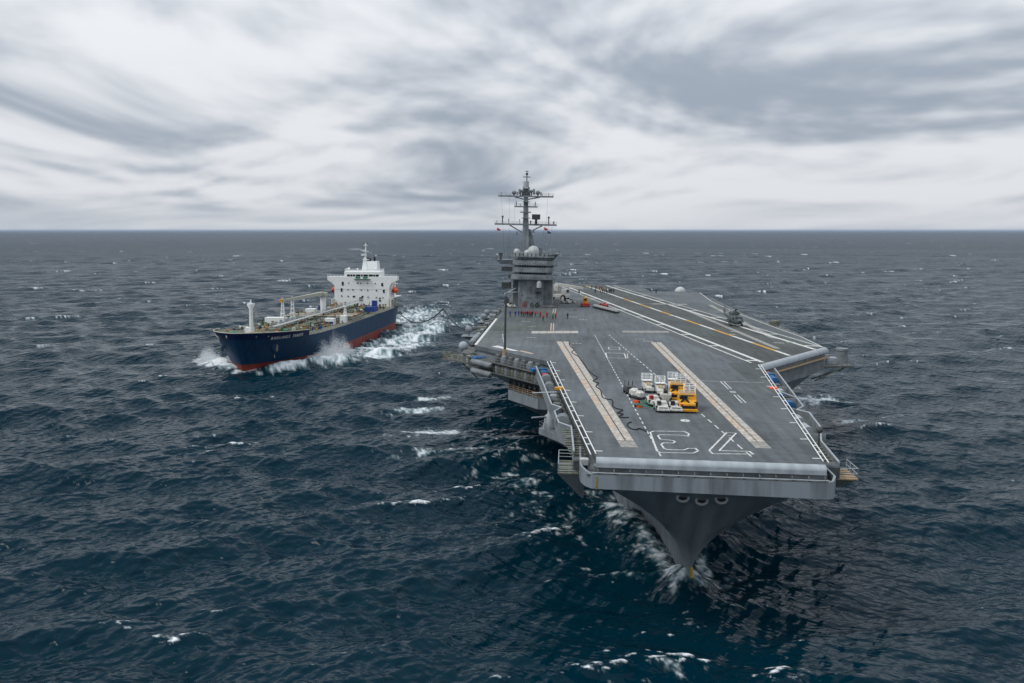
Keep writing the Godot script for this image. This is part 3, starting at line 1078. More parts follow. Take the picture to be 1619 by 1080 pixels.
func make_bow() -> void:
	# rounded lip of the bow
	var mb = MB.new()
	var arc = []
	for k in 9:
		var a = PI * 0.5 * k / 8.0
		arc.append(Vector2(-0.8 * sin(a), -0.58 + 0.58 * cos(a)))
	arc.append(Vector2(-0.8, -0.95))
	arc.append(Vector2(0.5, -0.95))
	for k in arc.size() - 1:
		var p: Vector2 = arc[k]
		var q: Vector2 = arc[k + 1]
		var np = Vector3(0, (p.y + 0.58) / 0.58, -p.x / 0.8 * 0.72).normalized()
		var nq = Vector3(0, (q.y + 0.58) / 0.58, -q.x / 0.8 * 0.72).normalized()
		if k >= 8:
			mb.quad(L(-12.0, p.y, p.x), L(11.8, p.y, p.x), L(11.8, q.y, q.x), L(-12.0, q.y, q.x))
			continue
		mb.tris(L(-12.0, p.y, p.x), L(11.8, p.y, p.x), L(11.8, q.y, q.x), np, np, nq)
		mb.tris(L(-12.0, p.y, p.x), L(11.8, q.y, q.x), L(-12.0, q.y, q.x), np, nq, nq)
	for t in [-12.0, 11.8]:
		for k in arc.size() - 1:
			mb.tri(L(t, -0.5, 0.0), L(t, arc[k].y, arc[k].x), L(t, arc[k + 1].y, arc[k + 1].x))
	part(carrier, "round_down", mb, M.light_grey, "pale rounded lip along the bow edge")
	# recessed wall and shelf under it
	var w = MB.new()
	w.box(L(-0.1, -1.30, 0.3), Vector3(24.2, 0.74, 1.2))
	part(carrier, "bow_recess", w, M.haze_grey)
	var sh = MB.new()
	sh.box(L(-0.4, -1.63, -0.55), Vector3(25.2, 0.10, 1.5))
	part(carrier, "bow_walkway", sh, M.catwalk_grey)
	for k in 15:
		var br = MB.new()
		var t = -11.8 + 23.4 * k / 14.0
		br.box(L(t, -1.36, -1.02), Vector3(0.09, 0.46, 0.5), Basis(Vector3.RIGHT, 0.35))
		part(carrier, "walkway_bracket", br, M.catwalk_grey)
	var rl = MB.new()
	rl.cyl(L(-12.4, -1.40, -1.32), L(12.0, -1.40, -1.32), 0.07, 0.07, 6)
	part(carrier, "walkway_rail", rl, M.light_grey)
	# the wide apron below, turned back at both ends
	var plan = [[-13.7, 9.0], [-13.7, 0.6], [-13.55, -0.3], [-13.1, -0.95], [-12.4, -1.35], [12.0, -1.35], [12.5, -1.2], [12.75, -0.8], [12.8, 9.0]]
	var bottom = [-2.3, -2.55, -2.75, -2.95, -3.1, -3.35, -3.3, -3.2, -3.0]
	var topl = [-0.95, -0.95, -1.05, -1.3, -1.62, -1.62, -1.4, -1.0, -0.9]
	var ap = MB.new()
	for k in plan.size() - 1:
		var a: Array = plan[k]
		var b: Array = plan[k + 1]
		ap.quad(L(a[0], topl[k], a[1]), L(b[0], topl[k + 1], b[1]), L(b[0], bottom[k + 1], b[1]), L(a[0], bottom[k], a[1]))
		ap.quad(L(float(a[0]) * 0.985, topl[k], float(a[1]) + 0.2), L(float(b[0]) * 0.985, topl[k + 1], float(b[1]) + 0.2), L(float(b[0]) * 0.985, bottom[k + 1], float(b[1]) + 0.2), L(float(a[0]) * 0.985, bottom[k], float(a[1]) + 0.2))
		ap.quad(L(a[0], topl[k], a[1]), L(b[0], topl[k + 1], b[1]), L(float(b[0]) * 0.985, topl[k + 1], float(b[1]) + 0.2), L(float(a[0]) * 0.985, topl[k], float(a[1]) + 0.2))
		ap.tri(L(a[0], bottom[k], a[1]), L(b[0], bottom[k + 1], b[1]), L(0, -3.15, 8.0))
	part(carrier, "bow_apron", ap, M.hull_grey)
	for t in [-6.0, 0.0, 6.0]:
		var seam = MB.new()
		seam.box(L(t, -2.4, -1.36), Vector3(0.05, 1.5, 0.02))
		part(carrier, "apron_seam", seam, M.haze_grey)
	var yl = MB.new()
	yl.box(L(-11.9, -2.5, -1.385), Vector3(0.14, 1.3, 0.03))
	part(carrier, "draught_stripe", yl, M.ochre, "short ochre stripe on the bow apron")
	# three mooring openings on the flare
	for q in [[-2.5, -4.65], [-0.45, -4.95], [1.6, -4.65]]:
		var t: float = q[0]
		var h: float = q[1]
		var u = (h + 20.0) / 16.9
		var stem = 14.6 - 14.2 * pow(u, 1.25)
		var sig = 0.0
		while hull_half(u, sig) < absf(t) and sig < 6.0:
			sig += 0.05
		var at = L(t, h, stem + sig - 0.12)
		var f = holder(carrier, "mooring_port")
		var ring = MB.new()
		for k in 20:
			var a0 = TAU * k / 20
			var a1 = TAU * (k + 1) / 20
			ring.cyl(at + Vector3(cos(a0) * 0.62, sin(a0) * 0.42, 0), at + Vector3(cos(a1) * 0.62, sin(a1) * 0.42, 0), 0.16, 0.16, 7, false)
		part(f, "rim", ring, M.dome_grey)
		var hole = MB.new()
		hole.lathe(at + Vector3(0, 0, -0.05), [[0.0, 0.0], [0.6, 0.0]], 18, Basis(Vector3.RIGHT, PI / 2).scaled(Vector3(1, 0.68, 1)))
		part(f, "hole", hole, M.black)
	# starboard anchor in its housing
	var an = holder(carrier, "anchor")
	an.set_meta("label", "ochre yellow anchor stowed on the starboard bow")
	var sgn = -1.0
	var uA = 0.62
	var stA = 14.6 - 14.2 * pow(uA, 1.25)
	var sA = 9.0
	var pA = L(sgn * hull_half(uA, sA) - 0.25, -20.0 + 16.9 * uA, stA + sA)
	var sh2 = MB.new()
	sh2.cyl(pA + Vector3(0, 0.9, 0), pA + Vector3(-0.1, -0.8, 0.2), 0.22, 0.28, 8)
	part(an, "shank", sh2, M.ochre)
	for e in [-1.0, 1.0]:
		var fk = MB.new()
		fk.hexa([pA + Vector3(-0.25, -0.9, e * 0.15), pA + Vector3(-0.25, -0.9, e * 0.5), pA + Vector3(0.2, -0.9, e * 0.5), pA + Vector3(0.2, -0.9, e * 0.15), pA + Vector3(-0.45, 0.55, e * 1.35), pA + Vector3(-0.45, 0.45, e * 1.55), pA + Vector3(-0.1, 0.45, e * 1.55), pA + Vector3(-0.1, 0.55, e * 1.35)])
		part(an, "fluke", fk, M.ochre)
	var bl = MB.new()
	bl.box(pA + Vector3(0.25, 1.3, 0.0), Vector3(0.5, 0.35, 3.4))
	part(an, "bolster", bl, M.ochre)
	# draught plate on the stem
	var dp = MB.new()
	dp.box(L(0, -16.2, 11.3), Vector3(0.30, 1.3, 0.7), Basis(Vector3.RIGHT, -0.5))
	part(carrier, "draught_plate", dp, M.ochre)

func make_angle_front() -> void:
	# rounded lip and wall at the forward end of the angled deck
	var a = Vector2(19.4, 78.0)
	var b = Vector2(39.3, 110.0)
	var d = (b - a).normalized()
	var out = Vector2(d.y, -d.x)
	if out.y > 0.0:
		out = -out
	var mb = MB.new()
	var R = 1.0
	for k in 8:
		var a0 = PI * 0.5 * k / 8.0
		var a1 = PI * 0.5 * (k + 1) / 8.0
		var pts = []
		var nn = []
		for q in [[a, a0], [b, a0], [b, a1], [a, a1]]:
			var g: float = q[1]
			var e: Vector2 = q[0] + out * R * sin(g)
			pts.append(L(e.x, -R + R * cos(g), e.y))
			nn.append(L(out.x * sin(g), cos(g), out.y * sin(g)))
		mb.tris(pts[0], pts[1], pts[2], nn[0], nn[1], nn[2])
		mb.tris(pts[0], pts[2], pts[3], nn[0], nn[2], nn[3])
		for e in [a, b]:
			var e0: Vector2 = e + out * R * sin(a0)
			var e1: Vector2 = e + out * R * sin(a1)
			mb.tri(L(e.x, -R, e.y), L(e0.x, -R + R * cos(a0), e0.y), L(e1.x, -R + R * cos(a1), e1.y))
	mb.quad(L((a + out * R).x, -R, (a + out * R).y), L((b + out * R).x, -R, (b + out * R).y), L(b.x, -R - 0.15, b.y), L(a.x, -R - 0.15, a.y))
	part(carrier, "angle_round_down", mb, M.light_grey, "pale rounded lip at the end of the angled deck")
	var w = MB.new()
	var i0 = a + out * 0.25
	var i1 = b + out * 0.25
	for k in 5:
		var e0 = i0.lerp(i1, k / 5.0 + 0.001)
		var e1 = i0.lerp(i1, (k + 1) / 5.0 - 0.001)
		var pm = MB.new()
		pm.hexa([L(e0.x, -5.0, e0.y), L(e1.x, -5.0, e1.y), L(e1.x - out.x, -5.0, e1.y - out.y), L(e0.x - out.x, -5.0, e0.y - out.y), L(e0.x, -1.05, e0.y), L(e1.x, -1.05, e1.y), L(e1.x - out.x, -1.05, e1.y - out.y), L(e0.x - out.x, -1.05, e0.y - out.y)])
		part(carrier, "angle_wall_panel", pm, M.haze_grey)
	# ledge with rust-brown edge half way down
	var lg = MB.new()
	var j0 = a + out * 0.9
	var j1 = b + out * 0.9
	lg.bar(L(j0.x, -1.95, j0.y), L(j1.x, -1.95, j1.y), 1.0, 0.14)
	part(carrier, "angle_ledge", lg, M.tan_cover)

func make_markings() -> void:
	var W: Material = M.white_line
	var Y: Material = M.yellow_line
	# landing area: centre line with yellow dashes, two edge lines each a ladder of a broad and a narrow line
	var c0 = Vector2(-8.7, 324.5)
	var c1 = Vector2(28.4, 93.5)
	var cd = (c1 - c0).normalized()
	var total = c0.distance_to(c1)
	var marks = [0.0, 8.5, 76.6, 90.8, 103.5, 117.0, 131.5, 143.4, 159.1, 172.2, 184.4, 199.0, 212.8, 226.2, total]
	for k in marks.size() - 1:
		line("centre_line", c0 + cd * marks[k], c0 + cd * marks[k + 1], 0.85, Y if k % 2 == 0 else W)
	for e in [[Vector2(-17.6, 318.5), Vector2(20.9, 82.0), Vector2(-19.9, 317.0), Vector2(18.6, 80.5), [300.0, 270.0, 244.0, 221.0, 196.4, 173.7, 151.8, 128.8, 106.9, 84.0]], [Vector2(0.4, 328.8), Vector2(36.2, 105.2), Vector2(3.6, 328.8), Vector2(38.9, 109.8), [318.0, 293.0, 268.0, 243.2, 221.0, 201.4, 178.7, 157.0, 135.3, 111.8]]]:
		line("landing_edge_line", e[0], e[1], 0.9, W)
		line("landing_edge_stripe", e[2], e[3], 0.4, W)
		for s in e[4]:
			var ka = (float(e[0].y) - float(s)) / (float(e[0].y) - float(e[1].y))
			var kb = (float(e[2].y) - float(s)) / (float(e[2].y) - float(e[3].y))
			line("landing_edge_rung", e[0].lerp(e[1], ka), e[2].lerp(e[3], kb), 1.1, W, 0.016)
	# bow catapults
	catapult(Vector2(-17.9, 106.5), Vector2(-15.4, 107.0), Vector2(-9.4, 8.3), Vector2(-7.5, 8.4), "catapult track nearer the island")
	catapult(Vector2(2.4, 110.0), Vector2(4.6, 110.5), Vector2(5.8, 10.1), Vector2(7.6, 10.2), "catapult track on the port bow")
	# waist catapults, paler
	poly_strip("waist_catapult_strip", [[19.4, 209.5], [20.9, 208.0], [29.1, 104.6], [27.7, 105.4]], 0.008, M.track_pale)
	poly_strip("waist_catapult_strip", [[30.5, 228.0], [32.0, 227.5], [32.6, 123.8], [31.0, 126.8]], 0.008, M.track_pale)
	# blast deflectors, each of six panels
	for e in [[Vector2(-24.0, 121.6), Vector2(-13.1, 125.0), 5.0, true], [Vector2(-2.7, 129.0), Vector2(8.6, 131.5), 4.2, false], [Vector2(11.9, 223.0), Vector2(23.6, 224.5), 4.0, false]]:
		var jb = holder(carrier, "blast_deflector")
		for k in 6:
			var a: Vector2 = e[0].lerp(e[1], k / 6.0 + 0.004)
			var b: Vector2 = e[0].lerp(e[1], (k + 1) / 6.0 - 0.004)
			var pm = MB.new()
			var dp: float = e[2]
			pm.hexa([L(a.x, 0.003, a.y), L(b.x, 0.003, b.y), L(b.x, 0.003, b.y + dp), L(a.x, 0.003, a.y + dp), L(a.x, 0.04, a.y), L(b.x, 0.04, b.y), L(b.x, 0.04, b.y + dp), L(a.x, 0.04, a.y + dp)])
			part(jb, "panel", pm, M.track_plate_1 if e[3] else M.track_pale)
	# dashed wing lines on the bow
	dashes(Vector2(-9.4, 121.7), Vector2(-5.1, 1.1), 1.6, 1.3, 0.16, W)
	dashes(Vector2(-6.1, 122.6), Vector2(4.8, 0.9), 2.1, 1.6, 0.18, W)
	dashes(Vector2(-30.3, 118.6), Vector2(-28.1, 93.0), 1.4, 1.4, 0.22, W)
	# hull number
	outline_digit([[-5.25, 13.7], [-4.75, 14.5], [-1.1, 14.9], [-0.7, 13.6], [-0.95, 12.2], [-1.7, 12.6], [-4.2, 12.5], [-4.5, 11.9], [-4.4, 10.0], [-3.0, 9.5], [-2.8, 8.8], [-3.1, 8.1], [-4.2, 8.0], [-4.55, 7.2], [-4.4, 5.1], [-4.1, 4.6], [-2.3, 4.7], [-1.7, 5.6], [-0.9, 5.7], [-0.75, 4.5], [-1.4, 3.3], [-5.0, 3.0], [-5.3, 3.8]], 0.21)
	outline_digit([[3.95, 15.0], [5.05, 14.9], [1.6, 4.95], [4.9, 5.1], [5.1, 3.8], [0.65, 3.3], [0.5, 4.9]], 0.21)
	line("deck_line", Vector2(3.8, 13.4), Vector2(4.6, 13.0), 0.12, W)
	# lines and boxes on the port bow
	line("deck_line", Vector2(5.6, 56.2), Vector2(16.3, 56.4), 0.3, M.faded_line)
	for q in [[9.3, 56.0, 9.4, 48.5], [9.85, 56.0, 9.9, 48.6], [9.4, 43.3, 9.4, 36.5], [9.9, 43.4, 10.0, 36.6]]:
		line("deck_line", Vector2(q[0], q[1]), Vector2(q[2], q[3]), 0.16, W)
	poly_strip("deck_box", [[9.2, 46.6], [10.1, 46.6], [10.1, 45.2], [9.2, 45.2]], 0.012, M.faded_line)
	for q in [[-8.0, 82.0, -4.4, 89.5, 0.28], [-7.1, 95.3, -4.9, 99.4, 0.2]]:
		line("deck_line", Vector2(q[0], q[1]), Vector2(q[2], q[1]), q[4], W)
		line("deck_line", Vector2(q[0], q[3]), Vector2(q[2], q[3]), q[4], W)
		line("deck_line", Vector2(q[0], q[1]), Vector2(q[0], q[3]), q[4] * 0.8, W, 0.016)
		line("deck_line", Vector2(q[2], q[1]), Vector2(q[2], q[3]), q[4] * 0.8, W, 0.016)
	line("deck_line", Vector2(-4.1, 82.0), Vector2(-3.8, 89.0), 0.2, M.track_plate_2)
	# nozzle plate: a white disc with a dark bar
	var disc = MB.new()
	for k in 20:
		var a0 = TAU * k / 20
		var a1 = TAU * (k + 1) / 20
		mb_tri_flat(disc, Vector2(-0.2, 21.8), Vector2(-0.2 + cos(a0) * 0.62, 21.8 + sin(a0) * 0.8), Vector2(-0.2 + cos(a1) * 0.62, 21.8 + sin(a1) * 0.8), 0.012)
	part(carrier, "deck_disc", disc, W)
	line("deck_line", Vector2(-0.2, 22.1), Vector2(-0.2, 21.5), 0.1, M.dark_grey, 0.02)
	# elevator outlines and warning stripes on the starboard side
	for q in [[-19.3, 148.5, -19.0, 129.5], [-19.9, 148.5, -19.6, 129.5], [-19.5, 195.0, -19.5, 177.0], [-20.1, 195.0, -20.1, 177.0]]:
		line("elevator_stripe", Vector2(q[0], q[1]), Vector2(q[2], q[3]), 0.26, M.track_plate_2)
	line("deck_line", Vector2(-34.0, 122.5), Vector2(-19.6, 126.5), 0.3, M.faded_line)
	line("deck_line", Vector2(-34.3, 96.8), Vector2(-34.6, 157.0), 0.6, W)
	poly_strip("deck_box", [[-30.8, 94.6], [-26.2, 88.4], [-24.8, 88.4], [-29.8, 96.6]], 0.012, W)
	poly_strip("deck_box", [[-25.2, 88.6], [-22.4, 84.6], [-21.8, 85.0], [-24.4, 89.4]], 0.012, M.track_plate_2)
	# stencilled legends, worn to short bars
	for q in [[-24.6, 113.0, 1.0], [-14.6, 104.2, 0.9], [-25.5, 138.0, 0.7], [-27.4, 151.0, 1.2], [1.0, 112.0, 1.0], [-0.6, 116.0, 0.8], [-15.2, 168.0, 1.4], [-12.6, 160.0, 1.4], [13.0, 180.0, 1.2], [22.0, 132.0, 1.6], [30.0, 116.0, 1.5], [33.0, 118.0, 1.2], [24.0, 139.0, 1.6]]:
		for k in 3:
			line("stencil_bar", Vector2(float(q[0]) + k * 0.75, q[1]), Vector2(float(q[0]) + k * 0.75 + 0.5, float(q[1]) + 0.1), q[2], M.faded_line)
	for q in [[8.0, 226.0, 14.0, 226.2], [16.0, 224.0, 22.0, 224.2]]:
		line("deck_line", Vector2(q[0], q[1]), Vector2(q[2], q[3]), 0.8, M.faded_line, 0.05)
	# white border along the port edge of the angled deck
	line("deck_edge_line", Vector2(39.0, 110.4), Vector2(39.1, 131.0), 0.3, W)
	line("deck_edge_line", Vector2(39.1, 131.0), Vector2(37.5, 152.0), 0.3, W)
	line("deck_edge_line", Vector2(37.5, 152.0), Vector2(35.0, 194.0), 0.3, W)
	line("deck_edge_line", Vector2(35.0, 194.0), Vector2(34.3, 246.0), 0.3, W)
	line("deck_edge_line", Vector2(34.3, 246.0), Vector2(36.3, 293.0), 0.3, W)
	line("deck_edge_line", Vector2(-19.6, 332.6), Vector2(14.7, 332.6), 0.5, W)
	deck_edge_rail([L(-12.0, 0, 0.8), L(-18.5, 0, 74.0)])
	deck_edge_rail([L(11.8, 0, 0.8), L(19.2, 0, 77.0)])
	# bare patches where the foul line meets the bow: a jagged dark edge of fresh non-skid
	for k in 9:
		var f = k / 9.0
		var e = Vector2(6.0, 142.0).lerp(Vector2(17.2, 84.0), f)
		poly_strip("non_skid_patch", [[e.x - 1.4, e.y], [e.x + 2.4, e.y - 1.0], [e.x + 3.4, e.y - 7.3], [e.x - 0.4, e.y - 6.3]], 0.006 + 0.0008 * (k % 3), M.dark_grey)

func mb_tri_flat(mb: MB, a: Vector2, b: Vector2, d: Vector2, h: float) -> void:
	mb.tris(L(a.x, h, a.y), L(b.x, h, b.y), L(d.x, h, d.y), Vector3.UP, Vector3.UP, Vector3.UP)

func rest(parent: Node, called: String, m: Material, at: Vector3, size: Vector3, turn := 0.0) -> void:
	var mb = MB.new()
	mb.bevel_box(Vector3.ZERO, size, minf(size.x, minf(size.y, size.z)) * 0.12)
	piece(parent, called, mb.mesh(), m, Transform3D(Basis(Vector3.UP, turn), at))

func raft(parent: Node, a: Vector3, b: Vector3, r: float, m: Material) -> void:
	# a canister with rounded ends and two straps
	var d = (b - a).normalized()
	var mb = MB.new()
	mb.cyl(a, b, r, r, 12, false)
	mb.cyl(a - d * r * 0.35, a, r * 0.55, r, 12)
	mb.cyl(b, b + d * r * 0.35, r, r * 0.55, 12)
	for f in [0.25, 0.75]:
		var p = a.lerp(b, f)
		mb.cyl(p - d * 0.06, p + d * 0.06, r * 1.05, r * 1.05, 12)
	part(parent, "life_raft_canister", mb, m)

func make_starboard_side() -> void:
	catwalk([[-14.3, 6.0], [-14.6, 19.7], [-16.2, 22.2], [-16.9, 29.9], [-16.0, 33.0], [-17.4, 35.2], [-19.4, 57.0], [-21.0, 73.5]], -1, 2.3, M.haze_grey)
	var c = holder(carrier, "starboard_fittings")
	# ladders and gratings in the catwalk near the bow
	for k in 12:
		var s = 7.0 + k * 1.2
		var mb = MB.new()
		mb.box(Vector3.ZERO, Vector3(1.9, 0.1, 0.35))
		piece(c, "grating_bar", mb.mesh(), M.tanker_pipe, Transform3D(Basis.IDENTITY, L(edge_t(s, -1) - 1.2, -1.4 + 0.03 * (k % 3), s)))
	rest(c, "winch", M.dark_grey, L(-13.6, -1.6, 3.4), Vector3(1.6, 1.2, 1.6))
	rest(c, "winch", M.dome_grey, L(-13.2, -1.0, 2.0), Vector3(1.0, 0.7, 0.8))
	# hose reels and lockers along the catwalk
	for q in [[24.5, 0.95], [52.0, 0.85], [60.0, 0.9]]:
		var s: float = q[0]
		var t = edge_t(s, -1) - 1.6
		for k in 3:
			var mb = MB.new()
			mb.lathe(Vector3.ZERO, [[0.0, -0.18], [q[1], -0.18], [q[1], 0.18], [0.0, 0.18]], 18)
			piece(c, "reel_disc", mb.mesh(), M.haze_grey, Transform3D(Basis(Vector3.RIGHT, PI / 2), L(t, -1.3, s + k * 0.75)))
	for q in [[29.0, M.blue_cover, 0.9, 1.5], [45.0, M.light_grey, 1.2, 1.3], [49.0, M.dark_grey, 1.2, 1.2], [38.0, M.catwalk_grey, 1.4, 1.0], [64.0, M.blue_cover, 1.3, 1.4], [66.5, M.red, 0.9, 1.1], [69.5, M.blue_cover, 1.8, 0.9], [57.0, M.dark_grey, 1.3, 1.4], [41.0, M.dark_grey, 1.0, 1.6], [15.0, M.catwalk_grey, 1.1, 1.0], [34.0, M.catwalk_grey, 0.9, 1.1]]:
		rest(c, "locker", q[1], L(edge_t(q[0], -1) - 1.35, -1.65, q[0]), Vector3(1.2, 1.2, q[2] * q[3]))
	# orange refuelling boom across the edge
	var bm = MB.new()
	bm.cyl(L(-16.2, -0.5, 44.0), L(-20.6, -1.2, 46.5), 0.16, 0.1, 6)
	part(c, "boom", bm, M.light_grey)
	rest(c, "boom_base", M.yellow_truck, L(-16.5, 0.05, 44.0), Vector3(1.3, 0.4, 0.7))
	# large sponson with life rafts and an antenna dome
	var sp = holder(carrier, "raft_sponson")
	var pl = PackedVector2Array([Vector2(-26.6, -84.0), Vector2(-20.6, -74.6), Vector2(-16.0, -74.0), Vector2(-16.0, -112.0), Vector2(-28.0, -112.0)])
	var b1 = MB.new()
	b1.prism(pl, -8.9, -7.0)
	part(sp, "platform", b1, M.hull_grey)
	var tp = MB.new()
	tp.hexa([L(-19.0, -14.0, 92), L(-15.0, -14.0, 84), L(-15.0, -14.0, 112), L(-19.0, -14.0, 112), L(-26.4, -8.9, 84.2), L(-16.4, -8.9, 74.6), L(-16.0, -8.9, 112), L(-27.8, -8.9, 112)])
	part(sp, "bracket", tp, M.hull_grey)
	railing(sp, [L(-27.7, -7.0, 108), L(-26.5, -7.0, 84.0), L(-20.7, -7.0, 74.8), L(-17.5, -7.0, 74.3)], 1.1, M.tan_cover, 3, 1.6, 0.05)
	for tier in 2:
		for k in 6:
			var f = k / 6.0 + (0.04 if k > 2 else 0.0)
			var a = L(-25.6, -6.4 + tier * 1.25, 88.5).lerp(L(-19.6, -6.4 + tier * 1.25, 80.0), f)
			raft(sp, a, a + L(0.95, 0, 0.9) * 1.0, 0.58, M.haze_grey)
	var dm = MB.new()
	dm.lathe(L(-25.9, -7.0, 93.0), [[0.35, 0.0], [0.5, 0.9], [0.85, 1.1], [0.9, 3.0], [0.72, 3.55], [0.4, 3.85], [0.0, 3.95]], 16)
	part(sp, "antenna_dome", dm, M.dome_grey)
	var dm2 = MB.new()
	dm2.lathe(L(-23.6, -7.0, 95.0), [[0.25, 0.0], [0.25, 1.4], [0.5, 1.6], [0.45, 2.4], [0.0, 2.7]], 12)
	part(sp, "antenna_dome", dm2, M.dome_grey)
	rest(sp, "mount_base", M.dark_grey, L(-22.0, -6.2, 99.0), Vector3(3.0, 1.6, 3.0))
	rest(sp, "tank", M.green, L(-21.5, -6.4, 84.0), Vector3(0.8, 1.1, 0.8))
	rest(sp, "tank", M.red, L(-19.6, -6.4, 82.0), Vector3(1.2, 1.1, 1.2))
	# small sponson with a gun mount
	var s2 = holder(carrier, "gun_sponson")
	var p2 = MB.new()
	p2.prism(PackedVector2Array([Vector2(-19.4, -44.0), Vector2(-18.2, -47.0), Vector2(-11.0, -47.0), Vector2(-11.0, -36.0), Vector2(-15.0, -36.6)]), -7.0, -6.1)
	part(s2, "platform", p2, M.hull_grey)
	var t2 = MB.new()
	t2.hexa([L(-9.0, -12.0, 44), L(-8.4, -12.0, 46.5), L(-7.0, -12.0, 46.5), L(-7.0, -12.0, 42), L(-19.2, -7.0, 44), L(-18.0, -7.0, 46.8), L(-11.0, -7.0, 46.8), L(-14.8, -7.0, 36.8)])
	part(s2, "bracket", t2, M.hull_grey)
	var w2 = MB.new()
	w2.hexa([L(-16.9, -7.0, 40.5), L(-14.4, -7.0, 34.0), L(-12.5, -7.0, 34.0), L(-12.5, -7.0, 40.5), L(-16.9, -3.2, 40.5), L(-14.6, -3.2, 34.0), L(-12.5, -3.2, 34.0), L(-12.5, -3.2, 40.5)])
	part(s2, "wall", w2, M.haze_grey)
	var gn = MB.new()
	gn.lathe(L(-17.6, -6.1, 43.6), [[1.15, 0.0], [1.2, 0.5], [1.0, 1.1], [0.95, 2.0], [0.55, 2.3], [0.5, 3.1], [0.3, 3.55], [0.0, 3.65]], 16)
	part(s2, "gun_mount", gn, M.light_grey)
	var br = MB.new()
	br.cyl(L(-18.2, -4.2, 43.2), L(-20.4, -4.1, 41.6), 0.16, 0.12, 8)
	part(s2, "gun_barrel", br, M.light_grey)
	railing(s2, [L(-18.1, -6.1, 46.8), L(-19.3, -6.1, 44.0), L(-15.1, -6.1, 36.8)], 1.0, M.haze_grey, 2, 1.4)
	# grating platform at the bow
	var s3 = holder(carrier, "bow_platform")
	for k in 7:
		var mb = MB.new()
		mb.box(Vector3.ZERO, Vector3(2.4, 0.12, 0.55))
		piece(s3, "grating_bar", mb.mesh(), M.tanker_pipe, Transform3D(Basis.IDENTITY, L(-14.8, -3.0, 4.4 + k * 0.95)))
	railing(s3, [L(-13.8, -3.0, 4.0), L(-16.0, -3.0, 4.0), L(-16.0, -3.0, 10.8), L(-14.0, -3.0, 10.8)], 1.15, M.light_grey, 3, 1.1, 0.05)
	var tr = MB.new()
	tr.hexa([L(-13.3, -6.2, 6.0), L(-13.1, -6.2, 6.0), L(-13.1, -6.2, 9.0), L(-13.3, -6.2, 9.0), L(-16.0, -3.1, 4.2), L(-13.1, -3.1, 4.2), L(-13.1, -3.1, 10.8), L(-16.0, -3.1, 10.8)])
	part(s3, "bracket", tr, M.haze_grey)
	# gear hung on the forward edge of the starboard elevator area
	var e0 = Vector2(-18.5, 74.0)
	var e1 = Vector2(-34.4, 96.0)
	var ed = (e1 - e0).normalized()
	var out = Vector2(-ed.y, ed.x)
	if out.y > 0.0:
		out = -out
	var ra = holder(carrier, "edge_rack")
	var sh = MB.new()
	for h in [-2.1, -4.1]:
		var p = e0 + out * 1.1
		var q = e1 + out * 1.1
		sh.bar(L(p.x, h, p.y), L(q.x, h, q.y), 2.2, 0.16)
	part(ra, "rack_shelf", sh, M.catwalk_grey)
	railing(ra, [L((e0 + out * 2.1).x, -2.0, (e0 + out * 2.1).y), L((e1 + out * 2.1).x, -2.0, (e1 + out * 2.1).y)], 1.0, M.haze_grey, 2, 1.3, 0.04)
	railing(ra, [L((e0 + out * 2.1).x, -4.0, (e0 + out * 2.1).y), L((e1 + out * 2.1).x, -4.0, (e1 + out * 2.1).y)], 1.0, M.tanker_pipe, 2, 1.3, 0.04)
	for k in 13:
		var p = e0 + ed * (2.2 + k * 1.15) + out * 1.3
		var mb = MB.new()
		mb.lathe(Vector3.ZERO, [[0.0, 0.0], [0.46, 0.0], [0.5, 0.4], [0.5, 1.2], [0.42, 1.5], [0.0, 1.6]], 12)
		piece(ra, "canister", mb.mesh(), [M.haze_grey, M.catwalk_grey, M.tanker_pipe][(k * 5) % 3], Transform3D(Basis.IDENTITY, L(p.x, -4.0, p.y)))
		if k % 2 == 0:
			piece(ra, "canister", mb.mesh(), M.catwalk_grey if k % 4 == 0 else M.haze_grey, Transform3D(Basis.IDENTITY, L(p.x, -2.0, p.y)))
	for h in [-2.7, -4.5]:
		for k in 3:
			var p = e0 + ed * (16.6 + k * 2.3) + out * 2.6
			var q = p + ed * 2.1
			raft(ra, L(p.x, h, p.y), L(q.x, h, q.y), 0.62, M.haze_grey)
	rest(ra, "tarpaulin", M.blue_cover, L(-33.0, -2.4, 91.5), Vector3(2.6, 1.5, 1.6), 0.6)
	rest(ra, "tarpaulin", M.blue_cover, L(-20.6, -1.5, 74.0), Vector3(2.8, 0.5, 2.0), 0.3)
	# platform at the outer corner
	var op = holder(carrier, "corner_platform")
	var p4 = MB.new()
	p4.prism(PackedVector2Array([Vector2(-35.5, -94.0), Vector2(-41.5, -99.0), Vector2(-41.5, -106.0), Vector2(-34.5, -108.0), Vector2(-34.5, -96.0)]), -3.6, -3.3)
	part(op, "platform", p4, M.catwalk_grey)
	railing(op, [L(-35.5, -3.3, 94.2), L(-41.4, -3.3, 99.1), L(-41.4, -3.3, 105.8), L(-35.5, -3.3, 107.6)], 1.1, M.tanker_pipe, 3, 1.2, 0.05)
	var d4 = MB.new()
	d4.lathe(L(-37.6, -3.3, 104.0), [[0.4, 0.0], [0.4, 1.2], [0.8, 1.4], [1.0, 2.0], [0.9, 2.6], [0.5, 3.0], [0.0, 3.1]], 14)
	part(op, "antenna_dome", d4, M.light_grey)
	var d5 = MB.new()
	d5.lathe(L(-35.4, -4.3, 95.0), [[0.6, 0.0], [0.62, 1.8], [0.4, 2.3], [0.0, 2.4]], 14)
	part(op, "antenna_dome", d5, M.dome_grey)
